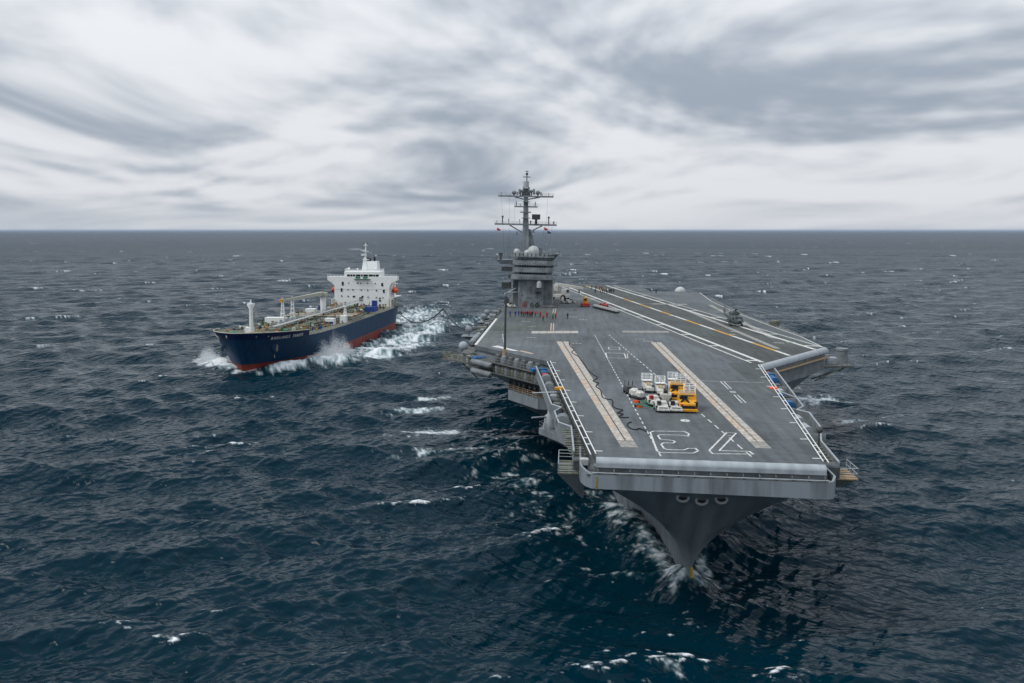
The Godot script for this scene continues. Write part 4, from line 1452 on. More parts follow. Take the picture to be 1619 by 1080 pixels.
	for q in [[-40.4, 102.5, 2.6], [-41.0, 100.0, 1.6], [-38.8, 99.5, 1.3]]:
		var mb = MB.new()
		mb.cyl(Vector3.ZERO, Vector3(0, q[2], 0), 0.07, 0.05, 5)
		mb.box(Vector3(0, 0.5, 0), Vector3(0.7, 0.8, 0.7))
		piece(op, "post", mb.mesh(), M.tanker_pipe, Transform3D(Basis.IDENTITY, L(q[0], -3.3, q[1])))
	for s in [100.0, 105.0]:
		var st = MB.new()
		st.bar(L(-38.0, -3.6, s), L(-34.0, -7.5, s), 0.25, 0.25)
		part(op, "strut", st, M.tanker_pipe)
	# catwalk gear along the starboard edge towards the island
	var se = holder(carrier, "starboard_edge_gear")
	var wk = MB.new()
	wk.box(L(-36.0, -1.9, 146.0), Vector3(2.4, 0.2, 98.0))
	part(se, "walkway", wk, M.catwalk_grey)
	raft(se, L(-36.2, -1.0, 108.0), L(-36.2, -1.0, 124.0), 0.75, M.haze_grey)
	for k in 26:
		var s = 128.0 + k * 2.7
		rest(se, "gear_box", [M.dark_grey, M.catwalk_grey, M.haze_grey, M.tanker_pipe][rng.randi() % 4], L(-36.0 - rng.randf() * 0.8, -1.2 + rng.randf() * 0.6, s), Vector3(rng.randf_range(0.8, 1.8), rng.randf_range(0.8, 1.6), rng.randf_range(1.0, 2.2)))
	for q in [[-39.0, 132.0, 4.0], [-38.6, 168.0, 4.5], [-39.0, 182.0, 5.0]]:
		var mb = MB.new()
		mb.hexa([Vector3(2.0, -2.6, -0.5), Vector3(2.2, -2.6, -0.5), Vector3(2.2, -2.6, 0.5), Vector3(2.0, -2.6, 0.5), Vector3(-2.0, -0.6, -2.4), Vector3(2.2, -0.6, -2.4), Vector3(2.2, -0.6, 2.4), Vector3(-2.0, -0.6, 2.4)])
		piece(se, "side_platform", mb.mesh(), M.haze_grey, Transform3D(Basis.IDENTITY, L(q[0], -1.4, q[1])))
		var db = MB.new()
		db.lathe(Vector3.ZERO, [[0.3, 0.0], [0.3, 0.6], [0.75, 0.9], [0.9, 1.5], [0.6, 2.1], [0.0, 2.3]], 12)
		piece(se, "antenna_dome", db.mesh(), M.haze_grey, Transform3D(Basis.IDENTITY, L(float(q[0]) - 0.4, -2.0, q[1])))
	# tall whip antenna mast, raised on the forward corner
	var wm = holder(carrier, "whip_mast")
	wm.set_meta("label", "slim dark antenna mast raised at the starboard deck edge")
	var wp = MB.new()
	wp.cyl(L(-27.6, -0.4, 86.5), L(-27.6, 9.4, 86.5), 0.26, 0.2, 10)
	part(wm, "pole", wp, M.dark_grey)
	var wq = MB.new()
	wq.cyl(L(-27.6, 9.4, 86.5), L(-27.6, 10.8, 86.5), 0.36, 0.36, 10)
	wq.box(L(-27.2, 9.9, 86.5), Vector3(0.5, 0.9, 0.4))
	wq.cyl(L(-27.6, 10.8, 86.5), L(-27.6, 11.7, 86.5), 0.08, 0.05, 6)
	part(wm, "antenna_head", wq, M.dark_grey)
	var wb = MB.new()
	wb.cyl(L(-27.6, -0.6, 86.5), L(-27.6, 0.5, 86.5), 0.5, 0.42, 12)
	part(wm, "base", wb, M.tan_cover)

func make_port_side() -> void:
	catwalk([[14.6, 5.0], [15.4, 16.0], [16.8, 22.0], [17.5, 25.0], [18.5, 35.0], [17.2, 37.0], [18.8, 40.0], [21.0, 62.0], [22.8, 80.0]], 1, 2.5, M.haze_grey)
	var c = holder(carrier, "port_fittings")
	for q in [[76.5, M.red, 0.9, 0.9], [73.0, M.blue_cover, 1.1, 1.9], [68.5, M.blue_cover, 1.1, 3.2], [52.0, M.blue_cover, 0.9, 1.2], [50.2, M.red, 0.8, 0.9], [49.0, M.dark_grey, 1.0, 1.0], [44.5, M.blue_cover, 1.0, 1.8], [40.0, M.dark_grey, 0.8, 1.0], [27.0, M.light_grey, 0.9, 3.0], [56.5, M.light_grey, 0.9, 2.4], [61.0, M.catwalk_grey, 1.0, 1.8], [34.0, M.light_grey, 0.8, 2.4]]:
		var s: float = q[0]
		var t = edge_t(s, 1) + 1.75
		var mb = MB.new()
		var r: float = q[2]
		mb.cyl(L(0, 0, -float(q[3]) * 0.5), L(0, 0, float(q[3]) * 0.5), r * 0.72, r * 0.72, 12)
		mb.box(Vector3(0, -r * 0.6, 0), Vector3(r * 1.3, r * 0.7, float(q[3]) * 0.9))
		piece(c, "covered_gear", mb.mesh(), q[1], Transform3D(Basis.IDENTITY, L(t, -2.5 + r * 0.95, s)))
	rest(c, "boom_base", M.orange, L(16.6, 0.0, 50.5), Vector3(1.2, 0.35, 1.6))
	var bm = MB.new()
	bm.cyl(L(17.0, -0.2, 50.0), L(19.8, -1.0, 48.0), 0.13, 0.1, 6)
	part(c, "boom", bm, M.light_grey)
	for s in [20.0, 37.5, 46.5, 58.0]:
		var mb = MB.new()
		mb.box(Vector3.ZERO, Vector3(3.0, 1.8, 0.12))
		piece(c, "bulkhead", mb.mesh(), M.haze_grey, Transform3D(Basis.IDENTITY, L(edge_t(s, 1) + 1.7, -1.7, s)))
	for k in 7:
		var s = 9.0 + k * 1.5
		var mb = MB.new()
		mb.box(Vector3.ZERO, Vector3(2.4, 0.1, 0.5))
		piece(c, "grating_bar", mb.mesh(), M.tanker_pipe, Transform3D(Basis.IDENTITY, L(edge_t(s, 1) + 1.4, -1.5, s)))
	rest(c, "winch", M.dark_grey, L(13.4, -1.5, 4.0), Vector3(1.6, 1.4, 2.2))
	var lt = MB.new()
	lt.cyl(L(14.6, -2.0, 14.0), L(14.6, 0.6, 14.0), 0.09, 0.09, 6)
	lt.ball(L(14.6, 0.9, 14.0), 0.42, 12)
	part(c, "deck_light", lt, M.dark_grey)
	# little platform with bent rails on the port bow
	var s3 = holder(carrier, "bow_platform")
	for k in 5:
		var mb = MB.new()
		mb.box(Vector3.ZERO, Vector3(3.4, 0.12, 0.7))
		piece(s3, "grating_bar", mb.mesh(), M.tan_cover, Transform3D(Basis.IDENTITY, L(14.7, -2.4, 4.0 + k * 1.0)))
	railing(s3, [L(13.4, -2.4, 3.7), L(16.3, -2.4, 3.7), L(16.3, -2.4, 8.2)], 1.2, M.light_grey, 2, 1.5, 0.05)
	var tr = MB.new()
	tr.hexa([L(12.6, -4.2, 5.0), L(12.8, -4.2, 5.0), L(12.8, -4.2, 7.0), L(12.6, -4.2, 7.0), L(12.9, -2.5, 3.8), L(16.3, -2.5, 3.8), L(16.3, -2.5, 8.2), L(12.9, -2.5, 8.2)])
	part(s3, "bracket", tr, M.tanker_pipe)
	# sponson past the angled deck with a covered mount
	var sp = holder(carrier, "port_sponson")
	var pl = MB.new()
	pl.prism(PackedVector2Array([Vector2(38.5, -110.0), Vector2(46.5, -113.0), Vector2(46.5, -120.0), Vector2(38.5, -124.0)]), -4.6, -4.2)
	part(sp, "platform", pl, M.catwalk_grey)
	railing(sp, [L(38.8, -4.2, 110.2), L(46.4, -4.2, 113.1), L(46.4, -4.2, 119.8)], 1.1, M.haze_grey, 2, 1.2, 0.05)
	var mt = MB.new()
	mt.cyl(L(45.0, -4.2, 117.0), L(45.0, -1.4, 117.0), 1.15, 1.3, 10)
	mt.cyl(L(45.0, -1.4, 117.0), L(45.0, -0.9, 117.0), 1.45, 1.35, 10)
	part(sp, "covered_mount", mt, M.haze_grey)
	rest(sp, "locker", M.light_grey, L(42.2, -3.4, 115.0), Vector3(2.2, 1.5, 1.6))
	for q in [[111.5, 43.5], [114.5, 46.0], [121.0, 46.0]]:
		var st = MB.new()
		st.bar(L(q[1], -4.5, q[0]), L(38.0, -7.6, q[0]), 0.25, 0.25)
		part(sp, "strut", st, M.tanker_pipe)
	# boxes and nets along the port edge
	var pe = holder(carrier, "port_edge_gear")
	for k in 22:
		var s = 136.0 + k * 6.0
		var t = 39.2 - smoothstep(131.0, 194.0, s) * 3.6
		rest(pe, "edge_net", M.catwalk_grey, L(t + 0.9, -0.25, s), Vector3(1.5, 0.14, 5.6))
	var m1 = MB.new()
	m1.cyl(L(38.9, -0.8, 160.0), L(38.9, 0.6, 160.0), 1.0, 1.5, 12)
	m1.cyl(L(38.9, 0.6, 160.0), L(38.9, 1.2, 160.0), 1.6, 1.1, 12)
	part(pe, "covered_mount", m1, M.tanker_pipe)
	var m2 = MB.new()
	m2.lathe(L(29.5, -1.0, 302.0), [[2.2, 0.0], [2.2, 0.8], [2.0, 1.6], [1.3, 2.4], [0.0, 2.8]], 16)
	part(pe, "antenna_dome", m2, M.dome_grey)

func level_plan(t0: float, t1: float, s0: float, s1: float, cut: float) -> PackedVector2Array:
	return PackedVector2Array([Vector2(t0 + cut, -s0), Vector2(t1 - cut, -s0), Vector2(t1, -s0 - cut), Vector2(t1, -s1), Vector2(t0, -s1), Vector2(t0, -s0 - cut)])

func make_island() -> void:
	var o = holder(carrier, "island")
	o.set_meta("label", "grey island tower with three banded bridge levels")
	var tw_ = MB.new()
	tw_.box(L(-27.4, 4.3, 208.0), Vector3(7.6, 8.6, 22.0))
	part(o, "tower", tw_, M.haze_grey)
	var ta = MB.new()
	ta.box(L(-27.0, 4.3, 213.0), Vector3(12.2, 8.58, 19.0))
	part(o, "tower_flank", ta, M.haze_grey)
	for lv in [[-33.4, -21.2, 8.6, 10.1], [-33.0, -20.8, 10.8, 12.25], [-33.0, -20.7, 12.95, 14.4]]:
		var mb = MB.new()
		mb.prism(level_plan(lv[0], lv[1], 195.0, 222.0, 1.6), lv[2], lv[3])
		part(o, "bridge_band", mb, M.haze_grey)
	for lv in [[10.1, 10.8], [12.25, 12.95]]:
		var core = MB.new()
		core.prism(level_plan(-32.4, -21.5, 196.1, 221.5, 1.5), lv[0], lv[1])
		part(o, "window_recess", core, M.haze_grey)
		var h: float = (lv[0] + lv[1]) * 0.5
		for k in 11:
			var mb = MB.new()
			mb.box(Vector3.ZERO, Vector3(0.66, 0.6, 0.08))
			piece(o, "window", mb.mesh(), M.glass, Transform3D(Basis.IDENTITY, L(-30.6 + k * 0.74, h, 196.02)))
		for k in 9:
			var mb = MB.new()
			mb.box(Vector3.ZERO, Vector3(0.08, 0.44, 0.9))
			piece(o, "window", mb.mesh(), M.glass, Transform3D(Basis.IDENTITY, L(-21.44, h, 198.0 + k * 1.3)))
		for k in 12:
			var mb = MB.new()
			mb.box(Vector3.ZERO, Vector3(0.09, 0.7, 0.3))
			piece(o, "window_mullion", mb.mesh(), M.haze_grey, Transform3D(Basis.IDENTITY, L(-30.97 + k * 0.74, h, 195.95)))
	# open gallery and roof slab
	var inner = MB.new()
	inner.prism(level_plan(-31.6, -22.4, 197.5, 221.0, 1.0), 14.4, 15.3)
	part(o, "gallery_core", inner, M.haze_grey)
	for k in 9:
		var mb = MB.new()
		mb.box(Vector3.ZERO, Vector3(0.16, 0.8, 0.16))
		piece(o, "gallery_post", mb.mesh(), M.haze_grey, Transform3D(Basis.IDENTITY, L(-31.8 + k * 1.25, 14.9, 195.4)))
	var roof = MB.new()
	roof.prism(level_plan(-33.4, -20.4, 194.8, 222.0, 1.6), 15.3, 15.65)
	part(o, "roof", roof, M.haze_grey)
	railing(o, [L(-33.2, 15.65, 212.0), L(-33.2, 15.65, 196.6), L(-31.6, 15.65, 195.0), L(-22.2, 15.65, 195.0), L(-20.6, 15.65, 196.6), L(-20.6, 15.65, 212.0)], 1.05, M.haze_grey, 3, 1.0, 0.04)
	railing(o, [L(-31.4, 14.5, 195.2), L(-22.2, 14.5, 195.2)], 0.55, M.light_grey, 2, 0.8, 0.03)
	# starboard wings and the port platform
	var wg = MB.new()
	wg.hexa([L(-36.9, 13.0, 199.5), L(-32.8, 13.0, 199.5), L(-32.8, 13.0, 206), L(-36.9, 13.0, 206), L(-38.4, 14.3, 199.0), L(-32.8, 14.3, 199.0), L(-32.8, 14.3, 207), L(-38.4, 14.3, 207)])
	part(o, "bridge_wing", wg, M.haze_grey)
	railing(o, [L(-33.0, 14.3, 199.1), L(-38.3, 14.3, 199.1), L(-38.3, 14.3, 206.8)], 1.1, M.haze_grey, 2, 1.0, 0.04)
	var lk = MB.new()
	lk.cyl(L(-37.0, 14.3, 200.5), L(-37.0, 15.6, 200.5), 0.4, 0.4, 10)
	lk.cyl(L(-37.0, 15.6, 200.5), L(-37.0, 16.4, 200.5), 0.6, 0.7, 10)
	part(o, "searchlight", lk, M.dark_grey)
	var w2 = MB.new()
	w2.box(L(-34.8, 11.4, 202.0), Vector3(3.6, 1.2, 5.0))
	part(o, "bridge_wing", w2, M.dark_grey)
	var pp = MB.new()
	pp.hexa([L(-21.0, 14.7, 200.5), L(-20.4, 14.7, 200.5), L(-20.4, 14.7, 207), L(-21.0, 14.7, 207), L(-25.0, 15.7, 198.5), L(-19.0, 16.5, 198.5), L(-19.0, 16.5, 208), L(-25.0, 15.7, 208)])
	part(o, "observation_platform", pp, M.haze_grey)
	railing(o, [L(-24.8, 15.9, 198.6), L(-19.0, 16.4, 198.6), L(-19.0, 16.4, 208)], 1.0, M.haze_grey, 3, 0.6, 0.045)
	# domes on the roof
	for q in [[-27.05, 203.0, 1.8, 1.0], [-28.7, 198.6, 1.05, 0.55], [-32.0, 200.0, 0.95, 0.9]]:
		var r: float = q[2]
		var mb = MB.new()
		var pr = [[r * 0.96, 0.0], [r, float(q[3]) + 0.3]]
		for k in 8:
			var a = PI * 0.5 * (k + 1) / 8.0
			pr.append([r * cos(a), float(q[3]) + 0.3 + r * sin(a)])
		mb.lathe(L(q[0], 15.65, q[1]), pr, 22)
		part(o, "radome", mb, M.dome_grey)
	# radar on the front face, with its bracket
	var fd = MB.new()
	fd.lathe(L(-24.8, 6.1, 195.7), [[0.0, 0.0], [0.72, 0.1], [0.76, 1.5], [0.6, 2.05], [0.3, 2.3], [0.0, 2.36]], 14)
	part(o, "tracking_dome", fd, M.dome_grey)
	var fb = MB.new()
	fb.box(L(-24.8, 5.5, 196.1), Vector3(2.2, 1.1, 2.2))
	fb.box(L(-25.2, 4.6, 196.4), Vector3(1.2, 0.9, 1.4))
	part(o, "bracket", fb, M.dark_grey)
	var sb = MB.new()
	sb.box(L(-35.2, 6.3, 203.0), Vector3(2.8, 1.9, 3.0))
	part(o, "side_box", sb, M.dark_grey)
	var pipes = MB.new()
	pipes.cyl(L(-35.6, 3.6, 201.0), L(-32.0, 5.6, 201.0), 0.2, 0.2, 8)
	pipes.cyl(L(-35.4, 4.2, 200.4), L(-31.4, 4.4, 200.4), 0.14, 0.14, 8)
	part(o, "outrigger", pipes, M.dome_grey)
	# doors, lights and hose stations on the tower face
	for q in [[-29.9, 3.7, 0.35, 0.5], [-28.1, 2.9, 0.5, 0.28], [-27.3, 2.9, 0.35, 0.28], [-27.2, 5.4, 0.5, 0.3], [-27.4, 6.1, 0.35, 0.3], [-27.3, 4.4, 0.3, 0.4]]:
		var mb = MB.new()
		mb.box(Vector3.ZERO, Vector3(q[2], q[3], 0.12))
		piece(o, "port_fitting", mb.mesh(), M.dark_grey, Transform3D(Basis.IDENTITY, L(q[0], q[1], 196.96)))
	for q in [[-29.2, M.red], [-25.3, M.rubber], [-26.9, M.dark_grey]]:
		var mb = MB.new()
		for k in 14:
			var a0 = TAU * k / 14
			var a1 = TAU * (k + 1) / 14
			mb.cyl(L(float(q[0]) + cos(a0) * 0.48, 0.75 + sin(a0) * 0.6, 196.8), L(float(q[0]) + cos(a1) * 0.48, 0.75 + sin(a1) * 0.6, 196.8), 0.12, 0.12, 5, false)
		part(o, "hose_coil", mb, q[1])
	# lattice antenna on the starboard roof
	var la = MB.new()
	la.cyl(L(-35.2, 15.0, 204.0), L(-35.2, 21.2, 204.0), 0.12, 0.08, 6)
	la.cyl(L(-34.6, 15.0, 204.0), L(-34.6, 20.0, 204.0), 0.1, 0.08, 6)
	for k in 8:
		la.cyl(L(-34.2 + k * 0.45, 16.4, 204.0), L(-34.2 + k * 0.45, 20.3 - 0.12 * k, 204.0), 0.045, 0.045, 4)
	for h in [16.5, 18.0, 19.4]:
		la.cyl(L(-35.2, h, 204.0), L(-30.9, h, 204.0), 0.05, 0.05, 4)
	part(o, "lattice_antenna", la, M.haze_grey)
	for q in [[-23.4, 200.0, 1.5], [-22.0, 205.0, 2.0], [-30.4, 197.0, 1.2], [-25.0, 209.0, 2.4], [-33.0, 208.0, 2.0]]:
		rest(o, "roof_equipment", M.haze_grey, L(q[0], 15.65 + float(q[2]) * 0.5, q[1]), Vector3(1.0, q[2], 1.0))
	# outside walkways, ladders and cable runs
	for q in [[-34.4, -33.2, 8.4, 197.0, 216.0], [-21.2, -20.0, 8.4, 198.0, 216.0], [-20.8, -19.8, 12.6, 199.0, 214.0], [-34.2, -33.0, 12.5, 207.0, 216.0]]:
		var mb = MB.new()
		mb.box(L((q[0] + q[1]) * 0.5, q[2], (q[3] + q[4]) * 0.5), Vector3(q[1] - q[0], 0.14, q[4] - q[3]))
		part(o, "walkway", mb, M.haze_grey)
		var e: float = q[0] if q[0] < -30.0 else q[1]
		railing(o, [L(e, q[2], q[3]), L(e, q[2], q[4])], 1.05, M.haze_grey, 3, 1.1, 0.04)
	railing(o, [L(-31.0, 8.65, 194.9), L(-23.6, 8.65, 194.9)], 0.9, M.haze_grey, 2, 0.9, 0.03)
	for q in [[-30.4, 0.0, 8.6], [-24.2, 0.0, 5.0]]:
		var mb = MB.new()
		for e in [-0.22, 0.22]:
			mb.cyl(L(float(q[0]) + e, q[1], 196.85), L(float(q[0]) + e, q[2], 196.85), 0.035, 0.035, 4)
		for k in int((float(q[2]) - float(q[1])) / 0.4):
			mb.cyl(L(float(q[0]) - 0.22, float(q[1]) + 0.3 + k * 0.4, 196.85), L(float(q[0]) + 0.22, float(q[1]) + 0.3 + k * 0.4, 196.85), 0.025, 0.025, 4)
		part(o, "ladder", mb, M.haze_grey)
	for q in [[-28.9, 1.1, 0.9, 2.0], [-25.0, 1.1, 0.9, 2.0]]:
		var mb = MB.new()
		mb.bevel_box(Vector3.ZERO, Vector3(q[2], q[3], 0.14), 0.04)
		piece(o, "door", mb.mesh(), M.catwalk_grey, Transform3D(Basis.IDENTITY, L(q[0], q[1], 196.93)))
	for q in [[-29.6, 7.2, 0.5, 0.3], [-26.4, 7.6, 0.4, 0.4], [-30.6, 5.6, 0.3, 0.6], [-25.9, 3.6, 0.5, 0.5], [-28.6, 4.6, 0.35, 0.35], [-24.3, 2.9, 0.4, 0.6]]:
		rest(o, "wall_box", M.haze_grey, L(q[0], q[1], 196.85), Vector3(q[2], q[3], 0.35))
	for k in 9:
		rest(o, "signal_lamp", M.dark_grey, L(-32.2 + k * 1.25, 16.1, 195.4 + 0.3 * (k % 2)), Vector3(0.35, 0.9, 0.35))
	for k in 10:
		rest(o, "bridge_fitting", M.light_grey if k % 3 == 0 else M.dome_grey, L(-31.0 + k * 0.92, 13.6 + 0.25 * (k % 2), 194.94), Vector3(0.3, 0.3, 0.14))
	make_mast()

func make_mast() -> void:
	var o = holder(carrier, "mast")
	o.set_meta("label", "tall grey mast with crossed yards and radar above the island")
	var tr = MB.new()
	tr.hexa([L(-30.9, 15.6, 204.8), L(-28.3, 15.6, 204.8), L(-28.3, 15.6, 208.5), L(-30.9, 15.6, 208.5), L(-30.6, 25.5, 205.3), L(-28.9, 25.5, 205.3), L(-28.9, 25.5, 207.6), L(-30.6, 25.5, 207.6)])
	tr.hexa([L(-30.6, 25.5, 205.3), L(-28.9, 25.5, 205.3), L(-28.9, 25.5, 207.6), L(-30.6, 25.5, 207.6), L(-30.5, 34.0, 205.6), L(-29.2, 34.0, 205.6), L(-29.2, 34.0, 206.9), L(-30.5, 34.0, 206.9)])
	part(o, "trunk", tr, M.haze_grey)
	var sl = MB.new()
	sl.hexa([L(-28.4, 17.8, 206.0), L(-26.2, 17.8, 206.0), L(-26.2, 17.8, 209.0), L(-28.4, 17.8, 209.0), L(-29.2, 23.8, 206.0), L(-28.3, 23.8, 206.0), L(-28.3, 23.8, 208.0), L(-29.2, 23.8, 208.0)])
	sl.box(L(-27.0, 16.8, 207.5), Vector3(2.4, 2.6, 3.0))
	part(o, "slanted_leg", sl, M.haze_grey)
	for y in [[-39.4, -20.1, 25.2, 0.55, 1.7], [-33.4, -26.2, 30.7, 0.4, 1.2], [-31.5, -28.2, 29.0, 0.35, 1.6], [-38.4, -21.3, 33.9, 0.45, 1.5]]:
		var mb = MB.new()
		mb.box(L((y[0] + y[1]) * 0.5, y[2], 206.0), Vector3(y[1] - y[0], y[3], y[4]))
		part(o, "yard", mb, M.haze_grey)
		if float(y[1]) - float(y[0]) > 6.0:
			railing(o, [L(y[0], float(y[2]) + 0.2, 205.3), L(y[1], float(y[2]) + 0.2, 205.3)], 0.75, M.haze_grey, 2, 1.1, 0.03)
	for b in [[-34.7, 24.9, -30.6, 22.6], [-24.6, 24.9, -28.6, 22.9], [-33.4, 33.7, -30.5, 33.0], [-25.5, 33.7, -29.2, 33.0]]:
		var mb = MB.new()
		mb.bar(L(b[0], b[1], 206.0), L(b[2], b[3], 206.0), 0.35, 0.35)
		part(o, "brace", mb, M.haze_grey)
	for q in [[-33.6, 35.0, 0.72], [-26.2, 35.1, 0.72], [-31.6, 35.5, 0.5], [-28.2, 35.5, 0.5]]:
		var mb = MB.new()
		mb.ball(L(q[0], q[1], 206.0), q[2], 14)
		mb.cyl(L(q[0], 34.0, 206.0), L(q[0], float(q[1]) - 0.3, 206.0), 0.22, 0.22, 8)
		part(o, "antenna_dome", mb, M.haze_grey)
	var hd = MB.new()
	hd.box(L(-29.9, 34.7, 206.2), Vector3(2.6, 1.3, 1.6))
	hd.box(L(-29.9, 35.8, 206.2), Vector3(1.4, 1.2, 1.2))
	hd.cyl(L(-30.9, 34.2, 205.4), L(-30.9, 36.0, 205.4), 0.16, 0.12, 6)
	hd.cyl(L(-28.9, 34.2, 205.4), L(-28.9, 36.0, 205.4), 0.16, 0.12, 6)
	part(o, "mast_head", hd, M.dark_grey)
	var bx = MB.new()
	bx.cyl(L(-29.9, 36.6, 206.0), L(-29.9, 38.5, 206.0), 0.92, 0.92, 14)
	part(o, "antenna_drum", bx, M.dome_grey)
	var tp = MB.new()
	tp.cyl(L(-29.7, 38.5, 206.0), L(-29.7, 41.8, 206.0), 0.16, 0.1, 8)
	tp.box(L(-29.7, 39.85, 206.0), Vector3(2.3, 0.22, 0.5))
	tp.ball(L(-29.7, 40.8, 206.0), 0.42, 10)
	tp.box(L(-29.7, 41.6, 206.0), Vector3(1.1, 0.16, 0.3))
	part(o, "topmast", tp, M.dark_grey)
	var rd = MB.new()
	rd.box(L(-26.5, 27.6, 204.5), Vector3(2.6, 1.6, 0.5), Basis(Vector3.UP, 0.4))
	rd.box(L(-26.5, 27.5, 205.1), Vector3(1.4, 1.5, 1.0))
	rd.cyl(L(-26.5, 25.4, 205.2), L(-26.5, 26.8, 205.2), 0.45, 0.35, 10)
	part(o, "radar_antenna", rd, M.dark_grey)
	for q in [[-37.0, 2.4, 0.3], [-22.6, 2.4, 0.3], [-35.1, 1.4, 0.14], [-21.0, 0.9, 0.3], [-28.2, 1.0, 0.3], [-31.7, 1.4, 0.12], [-38.8, 0.9, 0.12]]:
		var mb = MB.new()
		mb.cyl(L(q[0], 25.4, 205.8), L(q[0], 25.4 + float(q[1]), 205.8), float(q[2]) * 0.6, float(q[2]) * 0.5, 8)
		mb.cyl(L(q[0], 25.4 + float(q[1]) * 0.75, 205.8), L(q[0], 25.4 + float(q[1]), 205.8), q[2], q[2], 8)
		part(o, "yard_antenna", mb, M.dark_grey)
	for q in [[-37.6, 1.2], [-35.8, 0.7], [-34.6, 0.6], [-24.8, 0.7], [-22.8, 1.2], [-21.6, 0.5]]:
		var mb = MB.new()
		mb.cyl(L(q[0], 34.0, 206.0), L(q[0], 34.0 + float(q[1]), 206.0), 0.1, 0.06, 6)
		part(o, "yard_antenna", mb, M.dark_grey)
	for q in [[-32.8, 1.5], [-26.9, 1.5], [-31.6, 0.8]]:
		var mb = MB.new()
		mb.cyl(L(q[0], 30.8, 206.0), L(q[0], 30.8 + float(q[1]), 206.0), 0.18, 0.14, 6)
		part(o, "yard_antenna", mb, M.haze_grey)
	for q in [[-32.4, 22.0, 1.6, 1.0], [-27.2, 22.8, 1.2, 0.9], [-29.7, 27.2, 2.8, 0.5], [-29.7, 32.2, 2.2, 0.4]]:
		var mb = MB.new()
		mb.box(L(q[0], q[1], 206.0), Vector3(q[2], 0.2, 2.4))
		mb.box(L(q[0], float(q[1]) + float(q[3]) * 0.5, 205.4), Vector3(0.5, q[3], 0.5))
		part(o, "mast_platform", mb, M.haze_grey)
	var lad = MB.new()
	for e in [-0.2, 0.2]:
		lad.cyl(L(-29.8 + e, 15.7, 204.75), L(-29.8 + e, 33.8, 205.45), 0.03, 0.03, 4)
	for k in 40:
		var f = k / 40.0
		lad.cyl(L(-30.0, lerpf(15.9, 33.6, f), lerpf(204.75, 205.45, f)), L(-29.6, lerpf(15.9, 33.6, f), lerpf(204.75, 205.45, f)), 0.02, 0.02, 4)
	part(o, "ladder", lad, M.haze_grey)
	for q in [[-31.9, 34.5, 0.35, 1.6], [-27.4, 34.5, 0.35, 1.7], [-30.6, 35.4, 0.3, 1.6], [-29.0, 35.4, 0.3, 1.4], [-32.6, 34.3, 0.25, 1.0], [-25.2, 34.3, 0.25, 1.0]]:
		var mb = MB.new()
		mb.cyl(L(q[0], q[1], 205.7), L(q[0], float(q[1]) + float(q[3]), 205.7), q[2], float(q[2]) * 0.8, 8)
		part(o, "antenna_cylinder", mb, M.haze_grey)
	# signal halyards from the yards down to the bridge roof
	for q in [[-37.5, 34.0, -36.0, 16.0], [-35.0, 34.0, -34.5, 16.0], [-23.0, 34.0, -23.6, 16.4], [-24.0, 25.0, -24.4, 16.4], [-22.6, 25.0, -23.4, 16.4], [-21.4, 25.0, -22.6, 16.4], [-33.0, 34.0, -33.2, 25.4]]:
		var mb = MB.new()
		mb.cyl(L(q[0], q[1], 205.2), L(q[2], q[3], 203.0), 0.02, 0.02, 4)
		part(o, "halyard", mb, M.dark_grey)

# ---------------------------------------------------------------- the tanker
func tk_top(a: float) -> float:
	return 9.2 + 1.6 * pow(clampf(1.0 - a / 75.0, 0.0, 1.0), 1.5)

func tk_stem(h: float) -> float:
	return 6.0 - 6.0 * clampf(h / 13.0, 0.0, 1.0) if h > 0.0 else 6.0

func tk_half(h: float, a: float) -> float:
	var sig = a - tk_stem(h)
	if sig <= 0.0:
		return 0.0
	var f = clampf(h / 12.5, 0.0, 1.0)
	var ln = lerpf(52.0, 33.0, f)
	var x = clampf(sig / ln, 0.0, 1.0)
	var b = 16.0 * pow(1.0 - pow(1.0 - x, 2.3), lerpf(0.92, 0.70, f))
	return b * (1.0 - 0.26 * pow(clampf((a - 140.0) / 34.0, 0.0, 1.0), 2.0) * lerpf(1.6, 0.6, f))

func tk_loft(lo: Array, hi: Array, rows: int, stations: Array, called: String, m: Material, parent: Node) -> void:
	# lo and hi: heights per station
	var mb = MB.new()
	for side in [-1, 1]:
		var P = []
		for i in rows + 1:
			var row = []
			for j in stations.size():
				var h: float = lerpf(lo[j], hi[j], float(i) / rows)
				var a: float = tk_stem(h) + (174.0 - tk_stem(h)) * (float(stations[j]) / 174.0)
				row.append(L(side * tk_half(h, a), h, a))
			P.append(row)
		var N = []
		for i in P.size():
			var row = []
			for j in stations.size():
				var e: Vector3 = P[mini(i + 1, rows)][j] - P[maxi(i - 1, 0)][j]
				var g: Vector3 = P[i][mini(j + 1, stations.size() - 1)] - P[i][maxi(j - 1, 0)]
				var n = e.cross(g).normalized()
				row.append(n if n.x * side >= 0.0 else -n)
			N.append(row)
		for i in rows:
			for j in stations.size() - 1:
				mb.tris(P[i][j], P[i + 1][j], P[i + 1][j + 1], N[i][j], N[i + 1][j], N[i + 1][j + 1])
				mb.tris(P[i][j], P[i + 1][j + 1], P[i][j + 1], N[i][j], N[i + 1][j + 1], N[i][j + 1])
	part(parent, called, mb, m)

func fill(v: float, n: int) -> Array:
	var r = []
	for k in n:
		r.append(v)
	return r

func tpart(called: String, m: Material, at: Vector3, size: Vector3, turn := 0.0, parent: Node = null) -> void:
	var mb = MB.new()
	mb.box(Vector3.ZERO, size)
	piece(parent if parent != null else tanker, called, mb.mesh(), m, Transform3D(Basis(Vector3.UP, turn), at))

